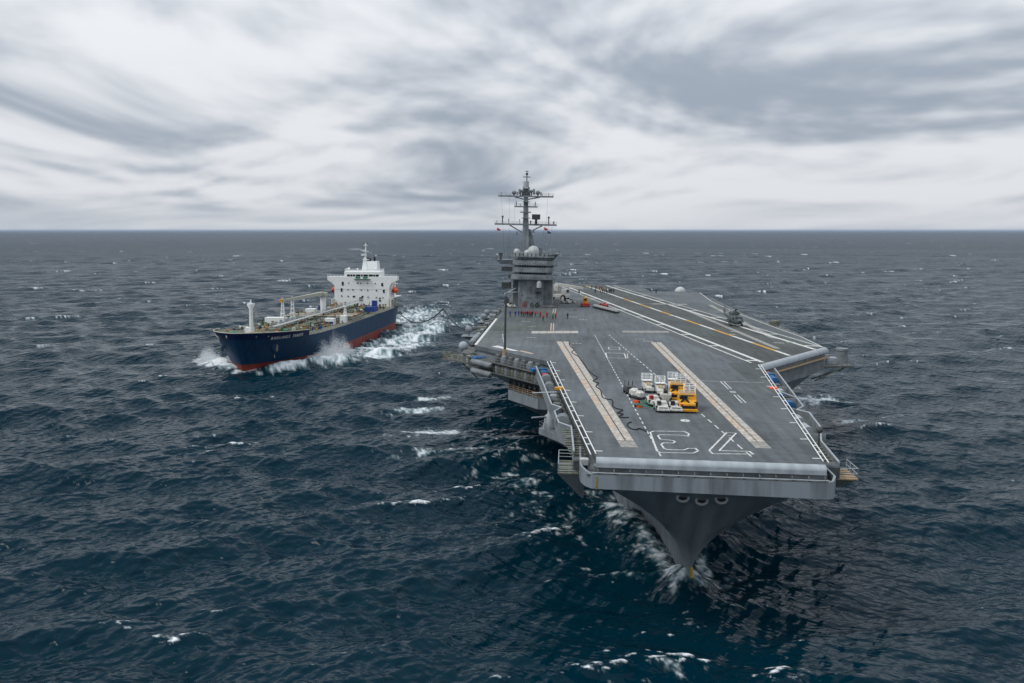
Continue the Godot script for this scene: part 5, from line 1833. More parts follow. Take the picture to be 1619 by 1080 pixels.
func tcyl(called: String, m: Material, a: Vector3, b: Vector3, r: float, sides := 8, parent: Node = null, r2 := -1.0) -> void:
	var mb = MB.new()
	mb.cyl(a, b, r, r2 if r2 >= 0.0 else r, sides)
	part(parent if parent != null else tanker, called, mb, m)

func make_tanker() -> void:
	tanker = thing("tanker", "blue hulled tanker with white bridge and rusty red waterline", "tanker", Transform3D(tanker_basis, TANKER_AT))
	var st = [0.0, 0.3, 0.8, 1.6, 3.0, 5.0, 7.5, 10.5, 14.0, 18.0, 22.0, 27.0, 33.0, 40.0, 50.0, 65.0, 85.0, 110.0, 135.0, 145.0, 152.0, 160.0, 167.0, 174.0]
	var tops = []
	for a in st:
		tops.append(tk_top(a))
	var n = st.size()
	tk_loft(fill(-4.0, n), fill(2.7, n), 4, st, "bottom_plating", M.tanker_red, tanker)
	tk_loft(fill(2.7, n), tops, 8, st, "side_plating", M.tanker_blue, tanker)
	# forecastle, higher than the main deck
	var fs = [0.0, 0.3, 0.8, 1.6, 3.0, 5.0, 7.5, 10.5, 14.0, 18.0, 22.0, 24.5]
	var f0 = []
	var f1 = []
	for a in fs:
		f0.append(tk_top(a))
		f1.append(13.0 - 0.045 * float(a))
	tk_loft(f0, f1, 4, fs, "bow_plating", M.tanker_navy, tanker)
	var fd = MB.new()
	for k in fs.size() - 1:
		var a0: float = fs[k]
		var a1: float = fs[k + 1]
		var h = 11.3
		fd.quad(L(-tk_half(h, a0 + 0.9), h, a0 + 0.9), L(tk_half(h, a0 + 0.9), h, a0 + 0.9), L(tk_half(h, a1 + 0.9), h, a1 + 0.9), L(-tk_half(h, a1 + 0.9), h, a1 + 0.9))
	fd.quad(L(-14.4, 11.3, 25.4), L(14.4, 11.3, 25.4), L(14.4, 9.0, 25.4), L(-14.4, 9.0, 25.4))
	part(tanker, "forecastle_deck", fd, M.tanker_deck)
	var cap = MB.new()
	for side in [-1, 1]:
		for k in fs.size() - 1:
			var h0: float = f1[k]
			var h1: float = f1[k + 1]
			cap.cyl(L(side * tk_half(h0, tk_stem(h0) + float(fs[k])), h0, tk_stem(h0) + float(fs[k])), L(side * tk_half(h1, tk_stem(h1) + float(fs[k + 1])), h1, tk_stem(h1) + float(fs[k + 1])), 0.16, 0.16, 6, false)
	part(tanker, "bulwark_cap", cap, M.tanker_cream)
	var md = MB.new()
	for k in n - 1:
		var a0: float = maxf(st[k], 20.0)
		var a1: float = maxf(st[k + 1], 20.0)
		if a1 <= a0:
			continue
		var h0 = tk_top(a0) - 0.12
		var h1 = tk_top(a1) - 0.12
		md.quad(L(-tk_half(h0, a0), h0, a0), L(tk_half(h0, a0), h0, a0), L(tk_half(h1, a1), h1, a1), L(-tk_half(h1, a1), h1, a1))
	part(tanker, "main_deck", md, M.tanker_deck)
	var tq = MB.new()
	tq.quad(L(-tk_half(9.0, 174), 9.2, 174), L(tk_half(9.0, 174), 9.2, 174), L(tk_half(0.0, 174), -4, 174), L(-tk_half(0.0, 174), -4, 174))
	part(tanker, "transom", tq, M.tanker_blue)
	make_tanker_bow()
	make_tanker_deck()
	make_tanker_house()
	make_hoses()
	make_spray()

func make_tanker_bow() -> void:
	# foremast
	var fm = holder(tanker, "foremast")
	var mb = MB.new()
	mb.cyl(L(0, 11.3, 14.0), L(0, 19.6, 14.0), 0.75, 0.55, 14)
	part(fm, "post", mb, M.white_paint)
	var tp = MB.new()
	tp.cyl(L(0, 19.4, 14.0), L(0, 20.6, 14.0), 0.6, 1.25, 12)
	tp.cyl(L(0, 20.6, 14.0), L(0, 21.0, 14.0), 1.25, 1.25, 12)
	tp.cyl(L(0, 21.0, 14.0), L(0, 22.2, 14.0), 0.35, 0.2, 8)
	part(fm, "lookout_basket", tp, M.white_paint)
	var ld = MB.new()
	for e in [0.55, 1.1]:
		ld.cyl(L(0.4 + e, 11.5, 14.3), L(0.4 + e, 18.6, 14.3), 0.05, 0.05, 4)
	for k in 12:
		ld.cyl(L(0.95, 11.9 + k * 0.55, 14.3), L(1.5, 11.9 + k * 0.55, 14.3), 0.04, 0.04, 4)
	part(fm, "ladder", ld, M.tanker_cream)
	tpart("deck_house", M.white_paint, L(-1.2, 12.3, 15.5), Vector3(2.4, 2.0, 2.2))
	# windlasses, bitts and vents on the forecastle
	for q in [[-4.5, 9.5, 2.2, 1.2, "green"], [4.5, 9.5, 2.2, 1.2, "green"], [-3.0, 6.0, 1.0, 0.9, "rust"], [3.0, 6.0, 1.0, 0.9, "rust"], [7.5, 15.0, 1.2, 1.0, "rust"], [-7.5, 15.0, 1.2, 1.0, "green"], [9.5, 19.0, 1.4, 1.2, "green"], [-9.5, 19.0, 1.4, 1.0, "rust"], [5.0, 20.0, 1.6, 1.3, "tanker_pipe"], [11.0, 22.5, 0.9, 1.4, "tanker_cream"], [6.5, 23.0, 1.0, 1.3, "green"], [0.0, 4.0, 1.0, 1.0, "ochre"], [-6.0, 12.0, 1.0, 1.2, "tanker_pipe"], [1.8, 11.2, 2.2, 1.0, "ochre"], [3.8, 13.0, 1.4, 1.2, "rust"], [8.8, 12.6, 1.0, 1.2, "tanker_pipe"], [7.4, 18.0, 1.2, 1.5, "rust"]]:
		var w = MB.new()
		w.bevel_box(Vector3.ZERO, Vector3(q[2], q[3], 1.2), 0.15)
		w.cyl(Vector3(-float(q[2]) * 0.7, 0, 0), Vector3(float(q[2]) * 0.7, 0, 0), 0.45, 0.45, 10)
		piece(tanker, "mooring_winch", w.mesh(), M[q[4]], Transform3D(Basis(Vector3.UP, float(q[1]) * 0.3), L(q[0], 11.3 + float(q[3]) * 0.5, q[1])))
	for k in 14:
		var a = 2.5 + k * 1.6
		var side = -1 if k % 2 == 0 else 1
		var t = side * (tk_half(11.3, a + 1.0) - 0.9)
		tcyl("bollard", M[["tanker_cream", "green", "rust"][k % 3]], L(t, 11.3, a), L(t, 12.3, a), 0.28, 8)
	# anchors in blue recesses
	for side in [-1, 1]:
		var an = holder(tanker, "anchor")
		var h = 7.4
		var a = 11.5
		var p = L(side * (tk_half(h, a) + 0.1), h, a)
		var pk = MB.new()
		pk.lathe(p, [[0.0, 0.0], [1.5, 0.0], [1.3, 0.5], [0.6, 0.7]], 16, Basis(Vector3.BACK, -side * PI / 2) * Basis(Vector3.RIGHT, 0.4))
		part(an, "hawse_rim", pk, M.tanker_blue)
		var sk = MB.new()
		sk.cyl(p + Vector3(side * 0.7, 0.9, 0), p + Vector3(side * 0.5, -1.0, 0), 0.22, 0.28, 8)
		part(an, "shank", sk, M.tan_cover)
		for e in [-1.0, 1.0]:
			tcyl("fluke", M.tan_cover, p + Vector3(side * 0.5, -1.0, 0), p + Vector3(side * 0.75, 0.0, e * 1.2), 0.32, 6, an, 0.12)
	# thruster mark
	tpart("hull_mark", M.tanker_cream, L(tk_half(4.6, 13.0) + 0.05, 4.6, 13.0), Vector3(0.14, 1.0, 1.1), 0.5)
	# name on both bows, letter by letter along the plating
	var font = SystemFont.new()
	font.font_names = PackedStringArray(["Droid Sans"])
	for side in [-1, 1]:
		var nm = holder(tanker, "ship_name")
		var word = "BADLANDS TRADER"
		var a = 8.6
		var h = 10.7
		if side < 0:
			a = 21.4
		for k in word.length():
			var ch = word[k]
			var step = 0.88
			if ch != " ":
				var tm = TextMesh.new()
				tm.text = ch
				tm.font = font
				tm.font_size = 64
				tm.pixel_size = 0.0215
				tm.depth = 0.12
				var p = L(side * tk_half(h, a), h, a)
				var q = L(side * tk_half(h, a + 0.4), h, a + 0.4)
				var up_ = L(side * tk_half(h + 0.5, a), h + 0.5, a)
				var x = (q - p).normalized() * side
				var y = (up_ - p)
				y = (y - x * y.dot(x)).normalized()
				var z = x.cross(y)
				piece(nm, "letter", tm, M.white_line, Transform3D(Basis(x, y, z), p + z * 0.09))
			a += step * side

func make_tanker_deck() -> void:
	var d = 9.35
	# side strip with openings below the forecastle break, and deck edge rails
	for side in [-1, 1]:
		var pts = []
		for a in [26.0, 33.0, 40.0, 55.0, 75.0, 100.0, 125.0, 148.0]:
			pts.append(L(side * (tk_half(10.0, a) - 0.15), tk_top(a), a))
		railing(tanker, pts, 1.1, M.tanker_cream, 3, 3.0, 0.06)
		var gw = MB.new()
		for k in 4:
			var a0: float = 25.5 + k * 5.0
			var a1: float = a0 + 5.0
			gw.quad(L(side * tk_half(10.2, a0), tk_top(a0), a0), L(side * tk_half(10.2, a1), tk_top(a1), a1), L(side * tk_half(10.2, a1), tk_top(a1) + 1.25 - 0.22 * (k + 1), a1), L(side * tk_half(10.2, a0), tk_top(a0) + 1.25 - 0.22 * k, a0))
		part(tanker, "bulwark", gw, M.tanker_cream)
	# raised walkway along the centre, with pipes on both sides
	var cw_ = holder(tanker, "catwalk")
	for k in 10:
		var a0 = 30.0 + k * 11.6
		var mb = MB.new()
		mb.box(L(1.5, 12.2, a0 + 5.8), Vector3(1.5, 0.22, 11.5))
		part(cw_, "walkway", mb, M.dome_grey)
		for e in [-0.6, 0.6]:
			tcyl("walkway_post", M.tanker_pipe, L(1.5 + e, 9.4, a0 + 0.5), L(1.5 + e, 12.1, a0 + 0.5), 0.12, 6, cw_)
	railing(cw_, [L(0.8, 12.3, 30), L(0.8, 12.3, 146)], 1.0, M.dome_grey, 2, 2.6, 0.05)
	railing(cw_, [L(2.2, 12.3, 30), L(2.2, 12.3, 146)], 1.0, M.dome_grey, 2, 2.6, 0.05)
	for q in [[-1.0, 0.3], [-2.0, 0.3], [-3.0, 0.24], [3.2, 0.3], [4.2, 0.3], [5.2, 0.22], [6.2, 0.2], [-4.6, 0.2]]:
		tcyl("cargo_pipe", [M.tanker_pipe, M.tanker_cream, M.rust][int(absf(q[0]) * 3.0) % 3], L(q[0], 10.6, 34), L(q[0], 10.4, 144), q[1], 8)
	for k in 12:
		var a = 38.0 + k * 9.2
		tpart("pipe_rack", M.tanker_pipe, L(1.0, 10.0, a), Vector3(13.0, 0.3, 0.4))
	# manifold across the deck amidships
	for k in 7:
		var a = 84.0 + k * 2.2
		tcyl("manifold_pipe", M[["tanker_pipe", "tanker_cream", "rust"][k % 3]], L(-13.5, 10.9, a), L(13.5, 10.9, a), 0.3, 8)
	for side in [-1, 1]:
		tpart("drip_tray", M.tanker_deck, L(side * 13.0, 10.0, 91.0), Vector3(3.2, 0.7, 18.0))
	# hose crane
	var cr = holder(tanker, "hose_crane")
	cr.set_meta("label", "cream and yellow hose crane with its boom lying forward")
	tcyl("pedestal", M.white_paint, L(-1.2, 9.3, 96.0), L(-1.2, 18.0, 96.0), 1.15, 14, cr)
	tpart("crane_house", M.tanker_cream, L(-1.2, 18.6, 96.0), Vector3(3.0, 1.6, 3.4), 0.0, cr)
	var bm = MB.new()
	bm.hexa([L(-2.0, 18.3, 95.0), L(-0.6, 18.3, 95.0), L(-5.6, 18.4, 60.0), L(-6.1, 18.4, 60.0), L(-2.0, 19.7, 95.0), L(-0.6, 19.7, 95.0), L(-5.6, 19.0, 60.0), L(-6.1, 19.0, 60.0)])
	part(cr, "boom", bm, M.tanker_cream)
	tpart("boom_tip", M.yellow_truck, L(-5.9, 18.6, 59.6), Vector3(0.9, 1.1, 1.2), 0.0, cr)
	tcyl("boom_cable", M.dark_grey, L(-1.2, 20.4, 95.0), L(-5.6, 19.2, 62.0), 0.06, 5, cr)
	# deck houses and king posts
	for q in [[-10.5, 67.0, 7.6, 2.6, 3.5], [9.9, 67.5, 3.4, 2.4, 3.0], [12.6, 76.0, 2.2, 2.6, 2.6], [-10.0, 108.0, 4.0, 2.6, 3.4]]:
		tpart("deck_house", M.white_paint, L(q[0], d + float(q[3]) * 0.5, q[1]), Vector3(q[2], q[3], q[4]))
	for q in [[9.9, 65.95, 3.0, 0.9], [-6.8, 65.2, 1.6, 0.7]]:
		tpart("awning", M.deck_blue, L(q[0], d + 0.8, q[1]), Vector3(q[2], q[3], 0.12))
	for q in [[-8.6, 69.0, 18.2, 1.5], [-5.0, 69.5, 18.8, 1.6], [12.7, 78.0, 15.6, 1.3]]:
		var kp = holder(tanker, "king_post")
		var mb = MB.new()
		var w: float = q[3]
		for e in [[-1, -1], [1, -1], [1, 1], [-1, 1]]:
			mb.cyl(L(float(q[0]) + e[0] * w * 0.5, 9.3, float(q[1]) + e[1] * w * 0.5), L(float(q[0]) + e[0] * w * 0.16, q[2], float(q[1]) + e[1] * w * 0.16), 0.14, 0.1, 6)
		part(kp, "legs", mb, M.white_paint)
		for k in 6:
			var f = (k + 0.5) / 6.0
			var ww = lerpf(w * 1.05, w * 0.4, f)
			tpart("cross_frame", M.white_paint, L(q[0], lerpf(9.6, q[2], f), q[1]), Vector3(ww, 0.14, ww), 0.0, kp)
		tpart("platform", M.white_paint, L(q[0], float(q[2]) - 0.2, q[1]), Vector3(w * 0.9, 0.4, w * 0.9), 0.0, kp)
		tpart("lamp_box", M.dome_grey, L(q[0], float(q[2]) + 0.4, q[1]), Vector3(0.7, 0.8, 0.7), 0.0, kp)
	tpart("winch_base", M.deck_blue, L(-5.0, 10.6, 66.8), Vector3(2.8, 1.2, 2.0))
	tpart("blue_tank", M.deck_blue, L(13.0, 11.2, 118.0), Vector3(4.2, 2.0, 6.0))
	tpart("blue_tank", M.deck_blue, L(13.6, 12.8, 121.0), Vector3(2.0, 3.4, 2.0))
	tpart("blue_tank", M.deck_blue, L(-9.5, 11.0, 122.0), Vector3(2.6, 2.4, 2.6))
	tpart("blue_tank", M.deck_blue, L(12.6, 10.6, 38.0), Vector3(0.8, 1.8, 0.8))
	tpart("blue_tank", M.deck_blue, L(14.0, 10.6, 42.0), Vector3(0.8, 1.8, 0.8))
	tcyl("vent_post", M.tanker_pipe, L(-9.5, 9.4, 40.0), L(-9.5, 15.6, 40.0), 0.28, 8)
	tcyl("vent_cap", M.rust, L(-9.5, 15.0, 40.0), L(-9.5, 15.7, 40.0), 0.7, 10)
	# hatches, valves, vents and lines scattered over the tank deck
	var r = RandomNumberGenerator.new()
	r.seed = 77
	for side in [-1, 1]:
		for k in 9:
			var a = 36.0 + k * 12.5
			var t: float = side * r.randf_range(7.5, 10.5)
			var mb = MB.new()
			mb.lathe(Vector3.ZERO, [[0.9, 0.0], [0.9, 0.9], [1.05, 0.95], [1.0, 1.15], [0.4, 1.3], [0.0, 1.35]], 14)
			piece(tanker, "tank_hatch", mb.mesh(), M[["tanker_pipe", "rust", "tanker_cream"][r.randi() % 3]], Transform3D(Basis.IDENTITY, L(t, d - 0.1, a)))
			tcyl("vent_post", M[["tanker_cream", "tanker_pipe", "ochre"][r.randi() % 3]], L(side * 6.6, d, a + 4.0), L(side * 6.6, d + r.randf_range(2.0, 3.4), a + 4.0), 0.16, 6)
	for k in 290:
		var a = r.randf_range(28.0, 146.0)
		var t = r.randf_range(-14.0, 14.0)
		var h = r.randf_range(0.7, 2.6)
		var mn: String = ["rust", "tanker_pipe", "tanker_cream", "green", "ochre", "dark_grey", "rust", "tanker_pipe", "dark_grey"][r.randi() % 9]
		var mb = MB.new()
		mb.cyl(Vector3(0, -h * 0.5, 0), Vector3(0, h * 0.35, 0), 0.22, 0.22, 7)
		mb.cyl(Vector3(-0.4, h * 0.4, 0), Vector3(0.4, h * 0.4, 0), 0.3, 0.3, 8)
		mb.box(Vector3(0, -h * 0.15, 0.3), Vector3(0.6, h * 0.5, 0.5))
		piece(tanker, "valve", mb.mesh(), M[mn], Transform3D(Basis(Vector3.UP, r.randf() * PI), L(t, d + h * 0.5, a)))
	for k in 44:
		var a = r.randf_range(30.0, 140.0)
		var side = -1 if r.randf() < 0.5 else 1
		var t: float = side * r.randf_range(3.0, 12.5)
		var ln = r.randf_range(6.0, 20.0)
		tcyl("deck_line", M[["tanker_pipe", "tanker_cream", "rust", "dark_grey"][r.randi() % 4]], L(t, d + 0.5, a), L(t, d + 0.5, minf(a + ln, 147.0)), r.randf_range(0.1, 0.2), 6)
	for k in 10:
		tpart("yellow_step", M.yellow_truck, L(r.randf_range(-13.0, 13.5), d + 0.5, r.randf_range(30.0, 144.0)), Vector3(1.0, 0.8, 1.0))

func make_tanker_house() -> void:
	var o = holder(tanker, "superstructure")
	var W: Material = M.white_paint
	var bd = MB.new()
	bd.box(L(-0.4, 15.4, 161.0), Vector3(25.6, 12.4, 14.0))
	part(o, "deck_house", bd, W)
	# bridge wings with the plating swept down under them
	var wg = MB.new()
	var prof = [Vector2(-12.7, 17.2), Vector2(-13.2, 19.0), Vector2(-14.2, 20.2), Vector2(-16.4, 21.4), Vector2(-16.4, 23.0), Vector2(16.2, 23.0), Vector2(16.2, 21.4), Vector2(13.6, 20.2), Vector2(12.8, 19.0), Vector2(12.2, 17.2)]
	var poly = PackedVector2Array()
	for p in prof:
		poly.append(p)
	var idx = Geometry2D.triangulate_polygon(poly)
	for a in [153.9, 157.5]:
		for k in range(0, idx.size(), 3):
			var p0 = poly[idx[k]]
			var p1 = poly[idx[k + 1]]
			var p2 = poly[idx[k + 2]]
			wg.tri(L(p0.x, p0.y, a), L(p1.x, p1.y, a), L(p2.x, p2.y, a))
	for k in poly.size():
		var p = poly[k]
		var q = poly[(k + 1) % poly.size()]
		wg.quad(L(p.x, p.y, 153.9), L(q.x, q.y, 153.9), L(q.x, q.y, 157.5), L(p.x, p.y, 157.5))
	part(o, "bridge_wing", wg, W)
	var wh = MB.new()
	wh.bevel_box(L(-0.1, 23.9, 158.5), Vector3(17.0, 3.1, 8.0), 0.3)
	part(o, "wheelhouse", wh, W)
	railing(o, [L(-8.5, 25.45, 162), L(-8.5, 25.45, 154.7), L(8.3, 25.45, 154.7), L(8.3, 25.45, 162)], 1.0, W, 3, 1.2, 0.06)
	railing(o, [L(-16.3, 23.0, 154.1), L(-8.6, 23.0, 154.1)], 0.9, W, 2, 1.4, 0.05)
	railing(o, [L(8.6, 23.0, 154.1), L(16.1, 23.0, 154.1)], 0.9, W, 2, 1.4, 0.05)
	for q in [[-6.6, 1.3], [-5.2, 0.9], [-4.0, 1.0], [-2.1, 2.1], [-0.35, 0.8], [1.4, 2.1], [3.8, 1.9], [5.4, 0.8], [6.8, 1.4]]:
		tpart("wheelhouse_window", M.glass, L(q[0], 23.5, 154.44), Vector3(q[1], 0.95, 0.12), 0.0, o)
	tpart("platform", M.green, L(0.0, 21.9, 153.3), Vector3(7.4, 0.22, 1.4), 0.0, o)
	for q in [-2.1, 1.4]:
		tpart("screen_panel", M.green, L(q, 22.6, 153.8), Vector3(2.1, 0.7, 0.1), 0.0, o)
	# portholes in three rows
	for q in [[-9.2, 19.8, 0.9, 1.7], [9.2, 19.4, 0.9, 1.5], [-9.8, 16.9, 0.8, 1.5], [9.9, 16.4, 0.8, 1.5], [-6.4, 20.0, 0.4, 0.55], [-2.2, 20.0, 0.6, 0.55], [-0.7, 20.0, 0.5, 0.55], [2.4, 20.0, 0.5, 0.55], [6.0, 19.9, 0.45, 0.55], [-6.8, 17.0, 0.4, 0.55], [-4.5, 17.0, 0.5, 0.55], [-0.6, 16.9, 0.5, 0.55], [2.4, 16.8, 0.5, 0.55], [6.5, 16.7, 0.5, 0.55], [-9.8, 14.1, 0.5, 0.6], [-6.8, 14.0, 0.5, 0.6], [-4.1, 13.9, 1.1, 0.7], [-0.1, 13.9, 0.9, 0.7], [2.5, 13.7, 0.5, 0.55], [6.4, 13.5, 0.5, 0.55], [9.4, 13.4, 0.45, 0.5], [-0.9, 12.6, 1.6, 1.9], [8.0, 12.6, 0.8, 1.8]]:
		tpart("window", M.glass, L(q[0], q[1], 153.86), Vector3(q[2], q[3], 0.14), 0.0, o)
	tpart("deck_rail_beam", W, L(0.5, 13.0, 150.5), Vector3(30.0, 0.18, 0.25), 0.0, o)
	for q in [-13.5, -9.0, 4.0, 13.8]:
		tpart("rail_post", W, L(q, 11.1, 150.5), Vector3(0.25, 3.8, 0.25), 0.0, o)
	var ad = MB.new()
	ad.box(L(0, 13.2, 164.0), Vector3(27.6, 0.3, 19.0))
	part(o, "boat_deck", ad, W)
	for q in [[13.0, 153.0], [13.0, 158.0], [13.0, 164.0], [-13.4, 153.0], [-13.4, 160.0]]:
		tpart("side_frame", M.tanker_cream, L(q[0], 11.2, q[1]), Vector3(1.2, 4.0, 0.5), 0.0, o)
	# funnel, radar mast
	var fu = holder(tanker, "funnel")
	var fm = MB.new()
	fm.hexa([L(-3.4, 21.5, 166.5), L(4.4, 21.5, 166.5), L(4.4, 21.5, 173.0), L(-3.4, 21.5, 173.0), L(-2.2, 29.6, 167.5), L(3.5, 29.6, 167.5), L(3.5, 29.6, 172.5), L(-2.2, 29.6, 172.5)])
	part(fu, "casing", fm, W)
	for q in [[-1.2, 0.75, 1.6], [-0.2, 0.6, 1.2], [2.0, 0.5, 1.9]]:
		tcyl("exhaust_pipe", M.black, L(q[0], 29.4, 169.5), L(q[0], 29.6 + float(q[2]), 169.5), q[1], 10, fu)
	var rm = holder(tanker, "radar_mast")
	var mm = MB.new()
	mm.hexa([L(-1.8, 25.4, 160.0), L(0.6, 25.4, 160.0), L(0.6, 25.4, 162.0), L(-1.8, 25.4, 162.0), L(-1.0, 31.5, 160.5), L(0.2, 31.5, 160.5), L(0.2, 31.5, 161.6), L(-1.0, 31.5, 161.6)])
	mm.cyl(L(-0.2, 31.0, 161.0), L(0.1, 38.2, 161.0), 0.45, 0.25, 10)
	part(rm, "mast_post", mm, W)
	for q in [[30.6, 3.0, 0.0], [32.6, 2.4, -0.8], [34.4, 2.6, 0.0], [37.2, 1.7, 0.0]]:
		tpart("mast_platform", W, L(float(q[2]), q[0], 160.8), Vector3(q[1], 0.3, 1.4), 0.0, rm)
	tpart("radar_scanner", W, L(-0.9, 34.9, 160.2), Vector3(2.6, 0.35, 0.4), 0.4, rm)
	tpart("radar_scanner", W, L(-1.0, 33.1, 160.2), Vector3(2.0, 0.3, 0.4), 0.0, rm)
	for q in [[-0.9, 38.0], [1.0, 38.0], [-1.2, 30.9], [0.9, 31.4]]:
		tpart("mast_lamp", M.dark_grey, L(q[0], q[1], 160.4), Vector3(0.4, 0.5, 0.4), 0.0, rm)
	for q in [[-6.8, 156.0, 0.7], [5.6, 157.0, 0.5], [-3.0, 157.0, 0.4]]:
		var db = MB.new()
		db.cyl(L(q[0], 25.4, q[1]), L(q[0], 26.2, q[1]), 0.25, 0.25, 8)
		db.ball(L(q[0], 26.4, q[1]), q[2], 12)
		part(o, "dome_antenna", db, W)
	# enclosed lifeboats in their davits
	for side in [-1, 1]:
		var lb = holder(tanker, "lifeboat")
		lb.set_meta("label", "orange enclosed lifeboat on the %s side of the bridge" % ("port" if side > 0 else "starboard"))
		var t = side * 14.3 - 0.4
		var h = 16.4
		var hullm = MB.new()
		var secs = []
		for k in 9:
			var f = k / 8.0
			var w = 1.35 * pow(sin(PI * clampf(f, 0.04, 0.96)), 0.55)
			var ring = []
			for j in 12:
				var g = TAU * j / 12
				ring.append(L(t + cos(g) * w, h + sin(g) * w * 1.05 - 0.15 * cos(g * 2.0), 156.0 + 7.0 * f))
			secs.append(ring)
		for k in 8:
			for j in 12:
				var l = (j + 1) % 12
				hullm.quad(secs[k][j], secs[k + 1][j], secs[k + 1][l], secs[k][l])
		part(lb, "boat_hull", hullm, M.orange)
		tpart("canopy", M.orange, L(t, h + 1.15, 160.0), Vector3(1.3, 0.8, 2.6), 0.0, lb)
		tpart("fender", M.red, L(t, h, 159.5), Vector3(2.85, 0.16, 5.0), 0.0, lb)
		for a in [156.6, 162.2]:
			var dv = holder(tanker, "davit")
			tcyl("davit_post", W, L(t - side * 1.4, 13.3, a), L(t - side * 1.2, 18.8, a), 0.22, 8, dv)
			tcyl("davit_arm", W, L(t - side * 1.2, 18.8, a), L(t + side * 0.6, 19.6, a), 0.18, 8, dv)
			tcyl("fall_wire", M.dark_grey, L(t, 19.3, a), L(t, 17.3, a), 0.04, 4, dv)

func sagging(a: Vector3, b: Vector3, sag: float, n: int) -> Array:
	var p = []
	for k in n + 1:
		var f = float(k) / n
		p.append(a.lerp(b, f) - Vector3(0, sag * 4.0 * f * (1.0 - f), 0))
	return p

func make_hoses() -> void:
	var t0 = TANKER_AT + tanker_basis * L(15.4, 10.2, 150.0)
	var c0 = CARRIER_AT + carrier_basis * L(-36.6, -0.6, 160.0)
	var m1 = t0.lerp(c0, 0.64) + Vector3(0, 1.4, 0)
	var mb = MB.new()
	var path = sagging(t0, m1, 6.2, 18)
	path.append_array(sagging(m1, c0, 4.8, 12))
	mb.tube(path, 0.2, 6)
	var o = part(self, "fuel_hose", mb, M.hose)
	tag(o, "black fuel hose slung in two sags between tanker and carrier", "hose")
	var wire = MB.new()
	wire.tube(sagging(t0 + Vector3(0, 3.0, 0), c0 + Vector3(0, 5.0, 0), 3.2, 16), 0.035, 4)
	var w = part(self, "span_wire", wire, M.dark_grey)
	tag(w, "thin span wire stretched above the black fuel hose", "cable")

func make_spray() -> void:
	# drops and shreds of white water thrown up at the tanker's bow
	var r = RandomNumberGenerator.new()
	r.seed = 8
	var bit = MB.new()
	bit.tri(Vector3(0.0, 0.6, 0.0), Vector3(0.55, -0.35, 0.2), Vector3(-0.5, -0.3, 0.25))
	bit.tri(Vector3(0.0, 0.6, 0.0), Vector3(-0.5, -0.3, 0.25), Vector3(0.05, -0.3, -0.5))
	bit.tri(Vector3(0.0, 0.6, 0.0), Vector3(0.05, -0.3, -0.5), Vector3(0.55, -0.35, 0.2))
	bit.tri(Vector3(0.55, -0.35, 0.2), Vector3(0.05, -0.3, -0.5), Vector3(-0.5, -0.3, 0.25))
	var mesh = bit.mesh()
	# plumes: [t, a, heading t, heading a, length, width, height, count]
	for q in [["port", 21.0, 31.5, 6.5, 7.0, 3.2, 12.0, 36000], ["starboard", -16.0, 21.0, -8.0, 8.0, 3.4, 8.0, 24000]]:
		var xf = []
		for k in int(q[7]):
			var f = r.randf() * 2.0 - 1.0
			var prof = pow(maxf(0.0, 1.0 - absf(f - 0.25) / (1.25 if f < 0.25 else 0.75)), 0.9)
			var top: float = float(q[6]) * prof
			var y = top * pow(r.randf(), 1.5) * (0.75 + 0.5 * sin(f * 9.0 + 1.3) * sin(f * 23.0))
			var w: float = float(q[5]) * (0.35 + 0.5 * (1.0 - y / float(q[6])))
			var side = (r.randf() + r.randf() + r.randf() - 1.5) * w
			var t: float = float(q[1]) + float(q[3]) * f + side
			var a: float = float(q[2]) + float(q[4]) * f - side * 0.6
			var s = lerpf(0.26, 0.05, clampf(y / float(q[6]) + r.randf() * 0.3, 0.0, 1.0))
			var b = Basis(Vector3(r.randf() - 0.5, r.randf() - 0.5, r.randf() - 0.5).normalized(), r.randf() * TAU).scaled(Vector3.ONE * s)
			xf.append(Transform3D(b, TANKER_AT + tanker_basis * L(t, maxf(y, 0.1) - 0.2, a)))
		var mm = MultiMesh.new()
		mm.transform_format = MultiMesh.TRANSFORM_3D
		mm.mesh = mesh
		mm.instance_count = xf.size()
		for k in xf.size():
			mm.set_instance_transform(k, xf[k])
		var o = MultiMeshInstance3D.new()
		o.multimesh = mm
		o.material_override = M.foam_white
		o.name = numbered(self, "bow_spray")
		o.set_meta("kind", "stuff")
		tag(o, "white spray thrown up off the %s bow of the blue tanker" % q[0], "spray", "spray at the tanker bow")
		add_child(o, true)

# ---------------------------------------------------------------- things on the flight deck
func wheel(parent: Node, at: Vector3, r: float, w: float, hub: Material) -> void:
	var wn = holder(parent, "wheel")
	var t = MB.new()
	t.lathe(at, [[r * 0.55, -w * 0.5], [r * 0.92, -w * 0.5], [r, -w * 0.3], [r, w * 0.3], [r * 0.92, w * 0.5], [r * 0.55, w * 0.5]], 14, Basis(Vector3.BACK, PI / 2))
	part(wn, "tyre", t, M.rubber)
	var h = MB.new()
	h.cyl(at - Vector3(w * 0.46, 0, 0), at + Vector3(w * 0.46, 0, 0), r * 0.56, r * 0.56, 10)
	part(wn, "rim", h, hub)

func bpart(parent: Node, called: String, m: Material, at: Vector3, size: Vector3, bev := 0.06, b := Basis.IDENTITY) -> void:
	var mb = MB.new()
	mb.bevel_box(Vector3.ZERO, size, bev)
	piece(parent, called, mb.mesh(), m, Transform3D(b, at))

